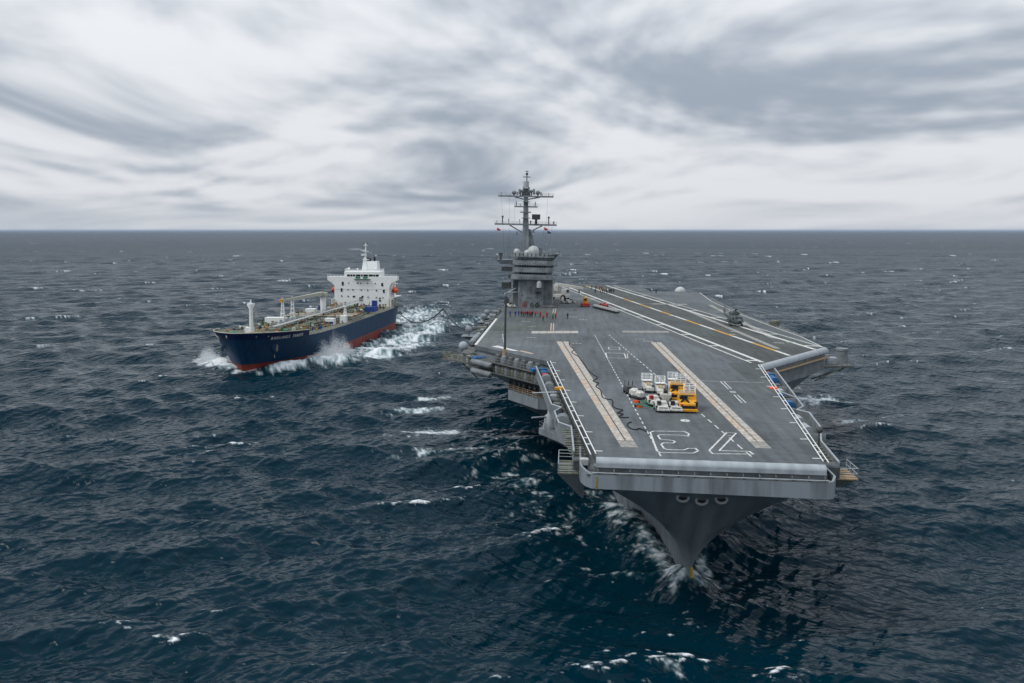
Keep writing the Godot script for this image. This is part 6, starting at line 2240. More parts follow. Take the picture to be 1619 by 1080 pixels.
func cage(parent: Node, at: Vector3, size: Vector3, m: Material) -> void:
	var mb = MB.new()
	for h in [0.5, 1.0]:
		var y: float = size.y * h
		var c = [Vector3(-size.x, y, -size.z), Vector3(size.x, y, -size.z), Vector3(size.x, y, size.z), Vector3(-size.x, y, size.z)]
		for k in 4:
			mb.cyl(at + c[k], at + c[(k + 1) % 4], 0.05, 0.05, 5)
	for q in [[-1, -1], [1, -1], [1, 1], [-1, 1], [0, 1], [0, -1], [1, 0], [-1, 0]]:
		mb.cyl(at + Vector3(q[0] * size.x, 0, q[1] * size.z), at + Vector3(q[0] * size.x, size.y, q[1] * size.z), 0.05, 0.05, 5)
	part(parent, "railing", mb, m)

func yellow_truck(t: float, s: float, turn: float, label: String, caged: bool) -> void:
	var o = thing("yellow_truck", label, "truck", on_deck(t, s, turn), "yellow trucks on the bow")
	var Y: Material = M.yellow_truck
	var body = MB.new()
	body.hexa([Vector3(-1.25, 0.5, -2.6), Vector3(1.25, 0.5, -2.6), Vector3(1.25, 0.5, 1.0), Vector3(-1.25, 0.5, 1.0), Vector3(-1.15, 2.15, -2.5), Vector3(1.15, 2.15, -2.5), Vector3(1.15, 2.15, 0.7), Vector3(-1.15, 2.15, 0.7)])
	part(o, "body", body, Y)
	var nose = MB.new()
	nose.hexa([Vector3(-1.2, 0.45, 1.0), Vector3(1.2, 0.45, 1.0), Vector3(1.15, 0.45, 2.6), Vector3(-1.15, 0.45, 2.6), Vector3(-1.2, 1.5, 1.0), Vector3(1.2, 1.5, 1.0), Vector3(1.0, 1.15, 2.5), Vector3(-1.0, 1.15, 2.5)])
	part(o, "nose", nose, Y)
	bpart(o, "bumper", Y, Vector3(0, 0.38, 2.85), Vector3(2.6, 0.3, 0.4))
	bpart(o, "windscreen", M.glass, Vector3(-0.5, 1.72, 0.90), Vector3(1.0, 0.55, 0.3), 0.03)
	bpart(o, "grille", M.black, Vector3(0.1, 0.72, 2.56), Vector3(1.9, 0.42, 0.18), 0.03)
	var arch = MB.new()
	for k in 10:
		var a0 = PI * k / 10
		var a1 = PI * (k + 1) / 10
		arch.cyl(Vector3(-0.35 + cos(a0) * 0.62, 0.75 + sin(a0) * 0.85, 2.45 - sin(a0) * 0.8), Vector3(-0.35 + cos(a1) * 0.62, 0.75 + sin(a1) * 0.85, 2.45 - sin(a1) * 0.8), 0.13, 0.13, 6)
	part(o, "hose_loop", arch, M.rubber)
	bpart(o, "roof_plate", M.tan_cover, Vector3(0, 2.19, -1.0), Vector3(2.0, 0.08, 2.6), 0.03)
	bpart(o, "vent_slot", M.dark_grey, Vector3(0, 2.0, 0.74), Vector3(1.7, 0.14, 0.1), 0.02)
	bpart(o, "side_box", M.black, Vector3(1.1, 1.05, 1.6), Vector3(0.5, 0.6, 0.9), 0.05)
	for q in [[-1.05, 1.8], [1.05, 1.8], [-1.05, -1.7], [1.05, -1.7]]:
		wheel(o, Vector3(q[0], 0.52, q[1]), 0.52, 0.4, Y)
	bpart(o, "headlight", M.red, Vector3(-0.75, 1.0, 2.53), Vector3(0.32, 0.24, 0.14), 0.03)
	if caged:
		cage(o, Vector3(0.35, 2.2, -1.2), Vector3(0.75, 1.0, 1.0), M.white_paint)

func tow_tractor(t: float, s: float, turn: float, label: String, m: Material, seat_m: Material, group := "tow tractors") -> void:
	var o = thing("tow_tractor", label, "tow tractor", on_deck(t, s, turn), group)
	var hull = MB.new()
	hull.hexa([Vector3(-0.85, 0.3, -1.5), Vector3(0.85, 0.3, -1.5), Vector3(0.85, 0.3, 1.7), Vector3(-0.85, 0.3, 1.7), Vector3(-0.8, 0.95, -1.4), Vector3(0.8, 0.95, -1.4), Vector3(0.75, 0.72, 1.6), Vector3(-0.75, 0.72, 1.6)])
	part(o, "chassis", hull, m)
	bpart(o, "engine_cover", m, Vector3(0.1, 0.98, -0.7), Vector3(1.3, 0.35, 1.3))
	bpart(o, "seat", seat_m, Vector3(-0.4, 1.05, 0.3), Vector3(0.55, 0.6, 0.55))
	bpart(o, "front_bumper", m, Vector3(0, 0.42, 1.8), Vector3(1.75, 0.28, 0.25))
	bpart(o, "grille", M.dark_grey, Vector3(0, 0.62, 1.66), Vector3(1.1, 0.16, 0.1), 0.02)
	var st = MB.new()
	st.cyl(Vector3(-0.4, 0.8, 0.95), Vector3(-0.4, 1.25, 0.7), 0.05, 0.05, 6)
	st.cyl(Vector3(-0.4, 1.24, 0.7), Vector3(-0.4, 1.28, 0.69), 0.22, 0.22, 10)
	part(o, "steering_wheel", st, M.black)
	for q in [[-0.78, 1.05], [0.78, 1.05], [-0.78, -0.95], [0.78, -0.95]]:
		wheel(o, Vector3(q[0], 0.42, q[1]), 0.42, 0.3, m)

func caged_cart(t: float, s: float, turn: float, label: String, m: Material) -> void:
	var o = thing("work_stand_cart", label, "cart", on_deck(t, s, turn), "white carts with railed platforms on the bow")
	o.scale = Vector3.ONE * 0.86
	var b = MB.new()
	b.hexa([Vector3(-0.8, 0.45, -1.8), Vector3(0.8, 0.45, -1.8), Vector3(0.7, 0.45, 2.0), Vector3(-0.7, 0.45, 2.0), Vector3(-0.75, 1.7, -1.8), Vector3(0.75, 1.7, -1.8), Vector3(0.6, 0.9, 1.9), Vector3(-0.6, 0.9, 1.9)])
	part(o, "body", b, m)
	bpart(o, "worn_panel", M.tan_cover, Vector3(0, 1.42, -0.05), Vector3(0.8, 0.08, 1.7), 0.02, Basis(Vector3.RIGHT, 0.21))
	bpart(o, "platform", M.white_paint, Vector3(0, 1.78, -1.3), Vector3(1.7, 0.12, 1.6), 0.03)
	cage(o, Vector3(0, 1.82, -1.3), Vector3(0.82, 1.05, 0.78), M.white_paint)
	bpart(o, "control_box", M.dark_grey, Vector3(0.5, 1.1, 1.4), Vector3(0.4, 0.5, 0.5))
	for q in [[-0.75, 1.3], [0.75, 1.3], [-0.75, -1.2], [0.75, -1.2]]:
		wheel(o, Vector3(q[0], 0.36, q[1]), 0.36, 0.24, M.white_paint)

func make_bow_vehicles() -> void:
	yellow_truck(0.9, 29.9, -4.0, "yellow truck nearest the bow number, with red lamp", true)
	yellow_truck(0.6, 38.6, -6.0, "yellow truck parked behind the other yellow truck", true)
	tow_tractor(-2.6, 28.4, 3.0, "low white tow tractor beside the dark tow bars on the bow", M.vehicle_white, M.dark_grey, "white tow tractors on the bow")
	tow_tractor(-0.75, 28.6, -2.0, "low white tow tractor beside the front yellow truck", M.vehicle_white, M.black, "white tow tractors on the bow")
	tow_tractor(-3.3, 32.8, 8.0, "white tow tractor in the second row behind the low ones", M.vehicle_white, M.red, "white tow tractors on the bow")
	caged_cart(-3.2, 44.0, 8.0, "white railed cart with tan top, outermost towards the island", M.vehicle_white)
	caged_cart(-1.6, 41.6, 0.0, "white railed cart with tan top, middle of the three", M.vehicle_white)
	caged_cart(0.6, 46.0, -4.0, "white railed cart right behind the rear yellow truck", M.vehicle_white)
	# rounded white starter unit
	var o = thing("starter_unit", "rounded white equipment cart at the island end of the bow vehicles", "cart", on_deck(-5.3, 37.6, 25.0))
	var tk = MB.new()
	tk.bevel_box(Vector3(0, 0.85, -0.7), Vector3(1.25, 0.95, 1.5), 0.28)
	tk.bevel_box(Vector3(0, 0.80, 0.85), Vector3(1.15, 0.85, 1.3), 0.28)
	part(o, "housing", tk, M.vehicle_white)
	bpart(o, "frame", M.dark_grey, Vector3(0, 0.35, 0), Vector3(1.3, 0.2, 3.0))
	bpart(o, "hose_box", M.dark_grey, Vector3(0.2, 1.38, 0.5), Vector3(0.5, 0.22, 0.5))
	for q in [[-0.6, 0.9], [0.6, 0.9], [-0.6, -0.9], [0.6, -0.9]]:
		wheel(o, Vector3(q[0], 0.28, q[1]), 0.28, 0.2, M.dark_grey)
	# white fork lift truck body in the middle
	var w = thing("white_loader", "white wheeled loader between the railed carts and yellow trucks", "loader", on_deck(-1.5, 34.6, -6.0))
	bpart(w, "body", M.vehicle_white, Vector3(0, 0.85, -0.4), Vector3(1.6, 0.9, 2.2))
	bpart(w, "seat", M.black, Vector3(0, 1.5, -0.2), Vector3(0.7, 0.5, 0.6))
	for e in [-0.35, 0.35]:
		bpart(w, "mast_rail", M.vehicle_white, Vector3(e, 1.4, 1.1), Vector3(0.14, 2.2, 0.14), 0.02)
		bpart(w, "fork", M.dark_grey, Vector3(e, 0.3, 1.7), Vector3(0.16, 0.08, 1.2), 0.02)
	for q in [[-0.75, 0.6], [0.75, 0.6], [-0.75, -1.1], [0.75, -1.1]]:
		wheel(w, Vector3(q[0], 0.42, q[1]), 0.42, 0.3, M.vehicle_white)
	# dark generator cart and tow bars
	var g = thing("generator_cart", "dark cart with upright bars behind the rounded white equipment cart", "cart", on_deck(-6.1, 41.8, 10.0))
	bpart(g, "body", M.dark_grey, Vector3(0, 0.75, 0), Vector3(1.4, 0.8, 2.2))
	for k in 5:
		bpart(g, "upright_bar", M.dark_grey, Vector3(-0.6 + k * 0.3, 1.4, -0.6 + (k % 2) * 0.9), Vector3(0.08, 0.9, 0.08), 0.015)
	for q in [[-0.65, 0.7], [0.65, 0.7], [-0.65, -0.7], [0.65, -0.7]]:
		wheel(g, Vector3(q[0], 0.34, q[1]), 0.34, 0.2, M.dark_grey)
	for q in [[-4.7, 29.2, 30.0, "dark tow bar with small wheels nearest the bow"], [-4.3, 32.0, 12.0, "dark tow bar lying between the tractors and the orange chocks"]]:
		var b = thing("tow_bar", q[3], "tow bar", on_deck(q[0], q[1], q[2]), "tow bars on the bow")
		var bar = MB.new()
		bar.cyl(Vector3(0, 0.35, -2.0), Vector3(0, 0.45, 2.0), 0.07, 0.07, 6)
		bar.cyl(Vector3(-0.6, 0.35, -1.6), Vector3(0.6, 0.35, -1.6), 0.06, 0.06, 6)
		bar.cyl(Vector3(-0.55, 0.35, -1.6), Vector3(0, 0.4, 0.4), 0.05, 0.05, 6)
		bar.cyl(Vector3(0.55, 0.35, -1.6), Vector3(0, 0.4, 0.4), 0.05, 0.05, 6)
		part(b, "bar", bar, M.green)
		wheel(b, Vector3(-0.6, 0.18, -1.6), 0.18, 0.12, M.dark_grey)
		wheel(b, Vector3(0.6, 0.18, -1.6), 0.18, 0.12, M.dark_grey)
	for q in [[-5.5, 30.4, "orange wheel chock on its own near the dashed line"], [-5.6, 34.2, "orange wheel chock beside the rounded white equipment cart"]]:
		var c = thing("wheel_chock", q[2], "chock", on_deck(q[0], q[1], 35.0), "orange chocks")
		for e in [-0.22, 0.22]:
			var mb = MB.new()
			mb.hexa([Vector3(-0.35, 0, e - 0.16), Vector3(0.35, 0, e - 0.16), Vector3(0.35, 0, e + 0.16), Vector3(-0.35, 0, e + 0.16), Vector3(-0.3, 0.28, e - 0.05), Vector3(0.3, 0.28, e - 0.05), Vector3(0.3, 0.28, e + 0.05), Vector3(-0.3, 0.28, e + 0.05)])
			part(c, "block", mb, M.orange)
		bpart(c, "tie_bar", M.orange, Vector3(0, 0.1, 0), Vector3(0.08, 0.08, 0.5), 0.01)
	line("deck_line", Vector2(-2.95, 60.5), Vector2(-3.25, 53.5), 0.14, M.yellow_line)
	# long black cable lying in loops beside the catapult
	var pts = []
	for q in [[-15.2, 104.0], [-14.9, 98.0], [-14.2, 92.7], [-14.6, 88.0], [-13.4, 82.0], [-12.9, 77.0], [-12.2, 70.0], [-11.9, 65.0], [-10.9, 58.5], [-10.4, 56.2], [-11.2, 52.6], [-11.0, 51.2], [-10.4, 50.4], [-10.9, 47.0], [-10.3, 43.3], [-10.2, 37.5], [-9.6, 35.6], [-8.9, 35.0], [-9.0, 30.5], [-8.5, 28.4], [-7.8, 27.6], [-8.6, 25.3], [-7.9, 24.8], [-8.5, 22.8], [-8.0, 22.2], [-7.3, 22.4]]:
		pts.append(q)
	cable("black cable lying in wiggles along the catapult track", pts)
	cable("short loose black cable end near the digit three", [[-7.15, 19.4], [-7.5, 18.9], [-7.75, 17.6], [-7.6, 15.8], [-7.2, 14.9], [-6.8, 14.7], [-6.5, 15.5], [-6.1, 15.0], [-5.7, 13.8]])

func cable(label: String, q: Array) -> void:
	var cv = Curve3D.new()
	for k in q.size():
		var p = Vector3(q[k][0], 0.06, -float(q[k][1]))
		var a: Array = q[maxi(k - 1, 0)]
		var b: Array = q[mini(k + 1, q.size() - 1)]
		var tan = Vector3(float(b[0]) - float(a[0]), 0, -(float(b[1]) - float(a[1]))) * 0.18
		cv.add_point(p, -tan, tan)
	cv.bake_interval = 0.5
	var path = []
	for p in cv.get_baked_points():
		path.append(p)
	var mb = MB.new()
	mb.tube(path, 0.085, 6)
	var o = piece(self, "deck_cable", mb.mesh(), M.rubber, Transform3D(carrier_basis, CARRIER_AT))
	tag(o, label, "cable")

func make_aft_vehicles() -> void:
	# mobile crane beside the island
	var o = thing("mobile_crane", "tall white mobile crane with big black tyres beside the island", "crane", on_deck(-19.5, 231.0, 62.0))
	bpart(o, "chassis", M.vehicle_white, Vector3(0, 1.6, 0), Vector3(2.6, 1.0, 8.6), 0.1)
	bpart(o, "cab", M.vehicle_white, Vector3(-0.4, 3.0, 3.0), Vector3(1.9, 1.9, 1.9), 0.1)
	bpart(o, "cab_window", M.glass, Vector3(-0.4, 3.3, 4.0), Vector3(1.5, 0.9, 0.1), 0.02)
	bpart(o, "engine_house", M.vehicle_white, Vector3(0, 3.0, -2.6), Vector3(2.6, 2.0, 3.0), 0.1)
	bpart(o, "turret", M.vehicle_white, Vector3(0, 4.2, -0.6), Vector3(2.0, 2.0, 2.2), 0.1)
	var bm = MB.new()
	bm.hexa([Vector3(-0.5, 4.8, -1.0), Vector3(0.5, 4.8, -1.0), Vector3(0.3, 4.2, 9.5), Vector3(-0.3, 4.2, 9.5), Vector3(-0.5, 5.9, -1.0), Vector3(0.5, 5.9, -1.0), Vector3(0.3, 4.9, 9.5), Vector3(-0.3, 4.9, 9.5)])
	part(o, "boom", bm, M.vehicle_white)
	for q in [[-1.3, 2.8], [1.3, 2.8], [-1.3, -2.8], [1.3, -2.8]]:
		wheel(o, Vector3(q[0], 1.0, q[1]), 1.0, 0.7, M.vehicle_white)
	tow_tractor(-17.0, 217.4, 70.0, "white tow tractor standing by the mobile crane", M.vehicle_white, M.black, "aft tow tractors")
	tow_tractor(-15.4, 219.6, 100.0, "white tow tractor farther from the mobile crane", M.vehicle_white, M.dark_grey, "aft tow tractors")
	tow_tractor(-33.6, 196.0, 80.0, "white tow tractor at the outboard foot of the island", M.vehicle_white, M.black, "aft tow tractors")
	tow_tractor(-4.6, 208.5, 20.0, "red and white tow tractor behind the row of skids", M.red, M.vehicle_white, "aft tow tractors")
	# yellow fork lift with red base
	var f = thing("fork_lift", "yellow and red fork lift on the open deck near the crane", "fork lift", on_deck(-10.5, 206.5, 0.0))
	bpart(f, "base", M.red, Vector3(0, 0.7, 0.2), Vector3(2.5, 0.8, 3.2), 0.1)
	bpart(f, "cab", M.yellow_truck, Vector3(0, 1.9, -0.3), Vector3(1.6, 1.7, 1.6), 0.1)
	for e in [-0.5, 0.5]:
		bpart(f, "mast_rail", M.yellow_truck, Vector3(e, 2.3, 1.5), Vector3(0.2, 3.2, 0.25), 0.03)
	bpart(f, "cab_window", M.glass, Vector3(0, 2.2, 0.52), Vector3(1.2, 0.7, 0.08), 0.02)
	for q in [[-1.15, 1.1], [1.15, 1.1], [-1.15, -1.0], [1.15, -1.0]]:
		wheel(f, Vector3(q[0], 0.55, q[1]), 0.55, 0.4, M.dark_grey)
	# row of weapon skids
	for k in 9:
		var fr = k / 8.0
		var s = thing("weapon_skid", "small white skid, %s from the fork lift in the row of skids" % ["first", "second", "third", "fourth", "fifth", "sixth", "seventh", "eighth", "ninth"][k], "skid", on_deck(lerpf(-7.4, -1.8, fr), lerpf(200.5, 183.0, fr), 20.0), "row of white skids")
		bpart(s, "frame", M.dark_grey, Vector3(0, 0.55, 0), Vector3(0.9, 0.14, 1.5), 0.04)
		for e in [-0.55, 0.55]:
			bpart(s, "cradle", M.vehicle_white, Vector3(0, 0.85, e), Vector3(1.1, 0.5, 0.16), 0.04)
		for q in [[-0.5, 0.6], [0.5, 0.6], [-0.5, -0.6], [0.5, -0.6]]:
			wheel(s, Vector3(q[0], 0.3, q[1]), 0.3, 0.2, M.dark_grey)
	var tb = thing("white_tow_bar", "white tow bar lying at the foot of the island", "tow bar", on_deck(-21.8, 199.8, -80.0))
	var bar = MB.new()
	bar.cyl(Vector3(0, 0.3, -2.2), Vector3(0, 0.3, 2.2), 0.13, 0.13, 8)
	part(tb, "bar", bar, M.vehicle_white)
	wheel(tb, Vector3(0.4, 0.25, -2.0), 0.25, 0.16, M.vehicle_white)
	wheel(tb, Vector3(-0.4, 0.25, -2.0), 0.25, 0.16, M.vehicle_white)

func make_helicopter() -> void:
	var o = thing("helicopter", "grey naval helicopter parked on the landing area edge line", "helicopter", on_deck(27.6, 155.5, 8.0))
	var G: Material = M.dark_heli
	# fuselage: rounded sections from nose to tail boom [z, half width, bottom, top]
	var secs = [[4.6, 0.25, 1.0, 1.5], [4.2, 0.75, 0.7, 1.9], [3.4, 1.05, 0.55, 2.35], [2.4, 1.18, 0.5, 2.75], [1.0, 1.2, 0.5, 2.9], [-1.0, 1.2, 0.5, 2.9], [-2.6, 1.05, 0.6, 2.8], [-3.8, 0.62, 1.1, 2.6], [-6.0, 0.42, 1.6, 2.5], [-9.0, 0.28, 1.95, 2.5]]
	var fu = MB.new()
	var rings = []
	for q in secs:
		var ring = []
		for k in 16:
			var a = TAU * k / 16
			var cy: float = (float(q[2]) + float(q[3])) * 0.5
			var hy: float = (float(q[3]) - float(q[2])) * 0.5
			var ex = signf(cos(a)) * pow(absf(cos(a)), 0.75)
			var ey = signf(sin(a)) * pow(absf(sin(a)), 0.75)
			ring.append(Vector3(ex * float(q[1]), cy + ey * hy, q[0]))
		rings.append(ring)
	for k in rings.size() - 1:
		for j in 16:
			var l = (j + 1) % 16
			fu.quad(rings[k][j], rings[k + 1][j], rings[k + 1][l], rings[k][l])
	part(o, "fuselage", fu, G)
	for e in [-1, 1]:
		bpart(o, "windscreen", M.glass, Vector3(e * 0.45, 2.15, 3.55), Vector3(0.75, 0.6, 0.5), 0.1, Basis(Vector3.RIGHT, -0.6))
		bpart(o, "side_window", M.glass, Vector3(e * 1.12, 2.0, 2.4), Vector3(0.1, 0.6, 0.9), 0.02)
		bpart(o, "engine", G, Vector3(e * 0.65, 3.15, -0.3), Vector3(0.75, 0.7, 2.8), 0.15)
		bpart(o, "stub_wing", G, Vector3(e * 1.7, 1.5, 0.2), Vector3(1.2, 0.2, 0.9), 0.05)
		bpart(o, "sponson_pod", G, Vector3(e * 1.9, 1.1, 0.3), Vector3(0.45, 0.45, 1.8), 0.12)
		var lg = MB.new()
		lg.cyl(Vector3(e * 1.1, 1.0, 1.6), Vector3(e * 1.5, 0.4, 1.7), 0.1, 0.1, 6)
		part(o, "landing_strut", lg, G)
		wheel(o, Vector3(e * 1.5, 0.35, 1.7), 0.35, 0.25, G)
	wheel(o, Vector3(0, 0.3, -4.6), 0.3, 0.2, G)
	var tl = MB.new()
	tl.cyl(Vector3(0, 1.6, -4.6), Vector3(0, 0.3, -4.6), 0.08, 0.08, 6)
	part(o, "tail_strut", tl, G)
	bpart(o, "mast_fairing", G, Vector3(0, 3.35, 0.4), Vector3(1.1, 0.9, 2.2), 0.2)
	var hub = MB.new()
	hub.cyl(Vector3(0, 3.5, 0.6), Vector3(0, 4.25, 0.6), 0.2, 0.2, 8)
	hub.cyl(Vector3(0, 4.1, 0.6), Vector3(0, 4.4, 0.6), 0.55, 0.45, 12)
	part(o, "rotor_hub", hub, M.dark_grey)
	for a in [55.0, 145.0, 235.0, 325.0]:
		var bl = MB.new()
		var d = Vector3(sin(deg_to_rad(a)), 0, cos(deg_to_rad(a)))
		var w = d.cross(Vector3.UP) * 0.27
		var p = Vector3(0, 4.25, 0.6)
		for k in 6:
			var r0 = 0.5 + 7.4 * k / 6.0
			var r1 = 0.5 + 7.4 * (k + 1) / 6.0
			var y0 = -0.55 * pow(r0 / 7.9, 2.0)
			var y1 = -0.55 * pow(r1 / 7.9, 2.0)
			bl.hexa([p + d * r0 - w + Vector3(0, y0, 0), p + d * r0 + w + Vector3(0, y0, 0), p + d * r1 + w + Vector3(0, y1, 0), p + d * r1 - w + Vector3(0, y1, 0), p + d * r0 - w + Vector3(0, y0 + 0.07, 0), p + d * r0 + w + Vector3(0, y0 + 0.07, 0), p + d * r1 + w + Vector3(0, y1 + 0.07, 0), p + d * r1 - w + Vector3(0, y1 + 0.07, 0)])
		part(o, "rotor_blade", bl, M.heli_blade)
	var fin = MB.new()
	fin.hexa([Vector3(-0.12, 2.2, -9.4), Vector3(0.12, 2.2, -9.4), Vector3(0.12, 2.2, -7.8), Vector3(-0.12, 2.2, -7.8), Vector3(-0.1, 3.7, -10.0), Vector3(0.1, 3.7, -10.0), Vector3(0.1, 3.7, -9.0), Vector3(-0.1, 3.7, -9.0)])
	part(o, "tail_fin", fin, G)
	bpart(o, "tailplane", G, Vector3(0, 2.3, -8.8), Vector3(4.2, 0.12, 1.0), 0.04)
	for a in [0.4, 1.97, 3.54, 5.11]:
		var tb = MB.new()
		tb.bar(Vector3(0.25, 3.5, -9.6), Vector3(0.25, 3.5 + sin(a) * 1.4, -9.6 + cos(a) * 1.4), 0.16, 0.05)
		part(o, "tail_rotor_blade", tb, M.dark_grey)

# ---------------------------------------------------------------- people
func capsule(p: Vector3, a: Vector3, b: Vector3, ra: float, rb: float) -> float:
	var ab = b - a
	var t = clampf((p - a).dot(ab) / ab.length_squared(), 0.0, 1.0)
	return p.distance_to(a + ab * t) - lerpf(ra, rb, t)

func figure(arms: int) -> Dictionary:
	# joints of a standing person, facing +z; arms: 0 hanging, 1 hands on hips, 2 reaching forward
	var bones = []
	for e in [-1.0, 1.0]:
		bones.append([Vector3(e * 0.09, 0.90, 0), Vector3(e * 0.12, 0.49, 0.015), 0.095, 0.07])
		bones.append([Vector3(e * 0.12, 0.49, 0.015), Vector3(e * 0.14, 0.10, -0.02), 0.068, 0.05])
		bones.append([Vector3(e * 0.14, 0.055, -0.04), Vector3(e * 0.16, 0.045, 0.15), 0.055, 0.045])
		var sh = Vector3(e * 0.20, 1.42, 0)
		var el = Vector3(e * 0.27, 1.14, -0.02)
		var hd = Vector3(e * 0.26, 0.87, 0.06)
		if arms == 1:
			el = Vector3(e * 0.38, 1.18, -0.06)
			hd = Vector3(e * 0.19, 1.0, 0.08)
		elif arms == 2:
			el = Vector3(e * 0.26, 1.16, 0.10)
			hd = Vector3(e * 0.16, 1.14, 0.36)
		bones.append([sh, el, 0.068, 0.052])
		bones.append([el, hd, 0.05, 0.038])
		bones.append([hd, hd + (hd - el).normalized() * 0.10, 0.042, 0.03])
	bones.append([Vector3(0, 0.95, 0), Vector3(0, 1.15, 0), 0.145, 0.145])
	bones.append([Vector3(-0.08, 1.30, 0), Vector3(0.08, 1.30, 0), 0.15, 0.15])
	bones.append([Vector3(0, 1.15, 0.0), Vector3(0, 1.36, 0), 0.15, 0.16])
	bones.append([Vector3(0, 1.45, 0), Vector3(0, 1.56, 0.01), 0.062, 0.058])
	bones.append([Vector3(0, 1.60, 0.02), Vector3(0, 1.69, 0.0), 0.088, 0.105])
	bones.append([Vector3(0, 1.62, 0.10), Vector3(0, 1.60, 0.125), 0.02, 0.018])
	bones.append([Vector3(-0.115, 1.64, 0.0), Vector3(-0.125, 1.64, 0.0), 0.045, 0.045])
	bones.append([Vector3(0.115, 1.64, 0.0), Vector3(0.125, 1.64, 0.0), 0.045, 0.045])
	var c = 0.034
	var lo = Vector3(-0.50, -0.04, -0.24)
	var nx = 30
	var ny = 55
	var nz = 22
	var f = PackedFloat32Array()
	f.resize(nx * ny * nz)
	for y in ny:
		for z in nz:
			for x in nx:
				var p = lo + Vector3(x, y, z) * c
				var d = 1.0
				for b in bones:
					var e: float = absf(p.y - (b[0].y + b[1].y) * 0.5) - absf(b[0].y - b[1].y) * 0.5 - 0.25
					if e > 0.0:
						continue
					var q = capsule(p, b[0], b[1], b[2], b[3])
					var h = clampf(0.5 + 0.5 * (d - q) / 0.035, 0.0, 1.0)
					d = lerpf(d, q, h) - 0.035 * h * (1.0 - h)
				f[(y * nz + z) * nx + x] = d
	var vid = {}
	var vs = []
	var faces = []
	for y in ny - 1:
		for z in nz - 1:
			for x in nx - 1:
				var sum = Vector3.ZERO
				var cnt = 0
				for e in [[0, 0, 0, 1, 0, 0], [0, 1, 0, 1, 1, 0], [0, 0, 1, 1, 0, 1], [0, 1, 1, 1, 1, 1], [0, 0, 0, 0, 1, 0], [1, 0, 0, 1, 1, 0], [0, 0, 1, 0, 1, 1], [1, 0, 1, 1, 1, 1], [0, 0, 0, 0, 0, 1], [1, 0, 0, 1, 0, 1], [0, 1, 0, 0, 1, 1], [1, 1, 0, 1, 1, 1]]:
					var fa = f[((y + e[1]) * nz + z + e[2]) * nx + x + e[0]]
					var fb = f[((y + e[4]) * nz + z + e[5]) * nx + x + e[3]]
					if (fa < 0.0) != (fb < 0.0):
						var t = fa / (fa - fb)
						sum += Vector3(e[0], e[1], e[2]).lerp(Vector3(e[3], e[4], e[5]), t)
						cnt += 1
				if cnt > 0:
					vid[(y * nz + z) * nx + x] = vs.size()
					vs.append(lo + (Vector3(x, y, z) + sum / cnt) * c)
	for y in range(1, ny - 1):
		for z in range(1, nz - 1):
			for x in range(1, nx - 1):
				var o = (y * nz + z) * nx + x
				var inside = f[o] < 0.0
				if (f[o + 1] < 0.0) != inside:
					faces.append([vid[o], vid[o - nx], vid[o - nx - nz * nx], vid[o - nz * nx]])
				if (f[o + nx] < 0.0) != inside:
					faces.append([vid[o], vid[o - 1], vid[o - 1 - nz * nx], vid[o - nz * nx]])
				if (f[o + nz * nx] < 0.0) != inside:
					faces.append([vid[o], vid[o - 1], vid[o - 1 - nx], vid[o - nx]])
	var ns = []
	for p in vs:
		var g = ((p - lo) / c).round()
		var o: int = (clampi(int(g.y), 1, ny - 2) * nz + clampi(int(g.z), 1, nz - 2)) * nx + clampi(int(g.x), 1, nx - 2)
		ns.append(Vector3(f[o + 1] - f[o - 1], f[o + nz * nx] - f[o - nz * nx], f[o + nx] - f[o - nx]).normalized())
	return {"v": vs, "n": ns, "f": faces}

func dress(fig: Dictionary, jersey: Color, trousers: Color) -> ArrayMesh:
	var mb = MB.new()
	mb.use_color = true
	for q in fig.f:
		var p: Vector3 = (fig.v[q[0]] + fig.v[q[2]]) * 0.5
		var col = jersey
		if p.y < 0.13:
			col = Color(0.015, 0.013, 0.012)
		elif p.y < 0.93 and absf(p.x) < 0.215:
			col = trousers
		elif p.y > 1.50:
			col = jersey.lerp(Color(0.2, 0.2, 0.2), 0.15)
			if p.z > 0.055 and p.y < 1.69:
				col = Color(0.33, 0.19, 0.13)
			elif absf(p.x) > 0.12:
				col = Color(0.05, 0.05, 0.05)
		elif absf(p.x) > 0.215 and p.y < 0.87:
			col = Color(0.33, 0.19, 0.13)
		mb.tint = col
		mb.tris(fig.v[q[0]], fig.v[q[1]], fig.v[q[2]], fig.n[q[0]], fig.n[q[1]], fig.n[q[2]])
		mb.tris(fig.v[q[0]], fig.v[q[2]], fig.v[q[3]], fig.n[q[0]], fig.n[q[2]], fig.n[q[3]])
	return mb.mesh()

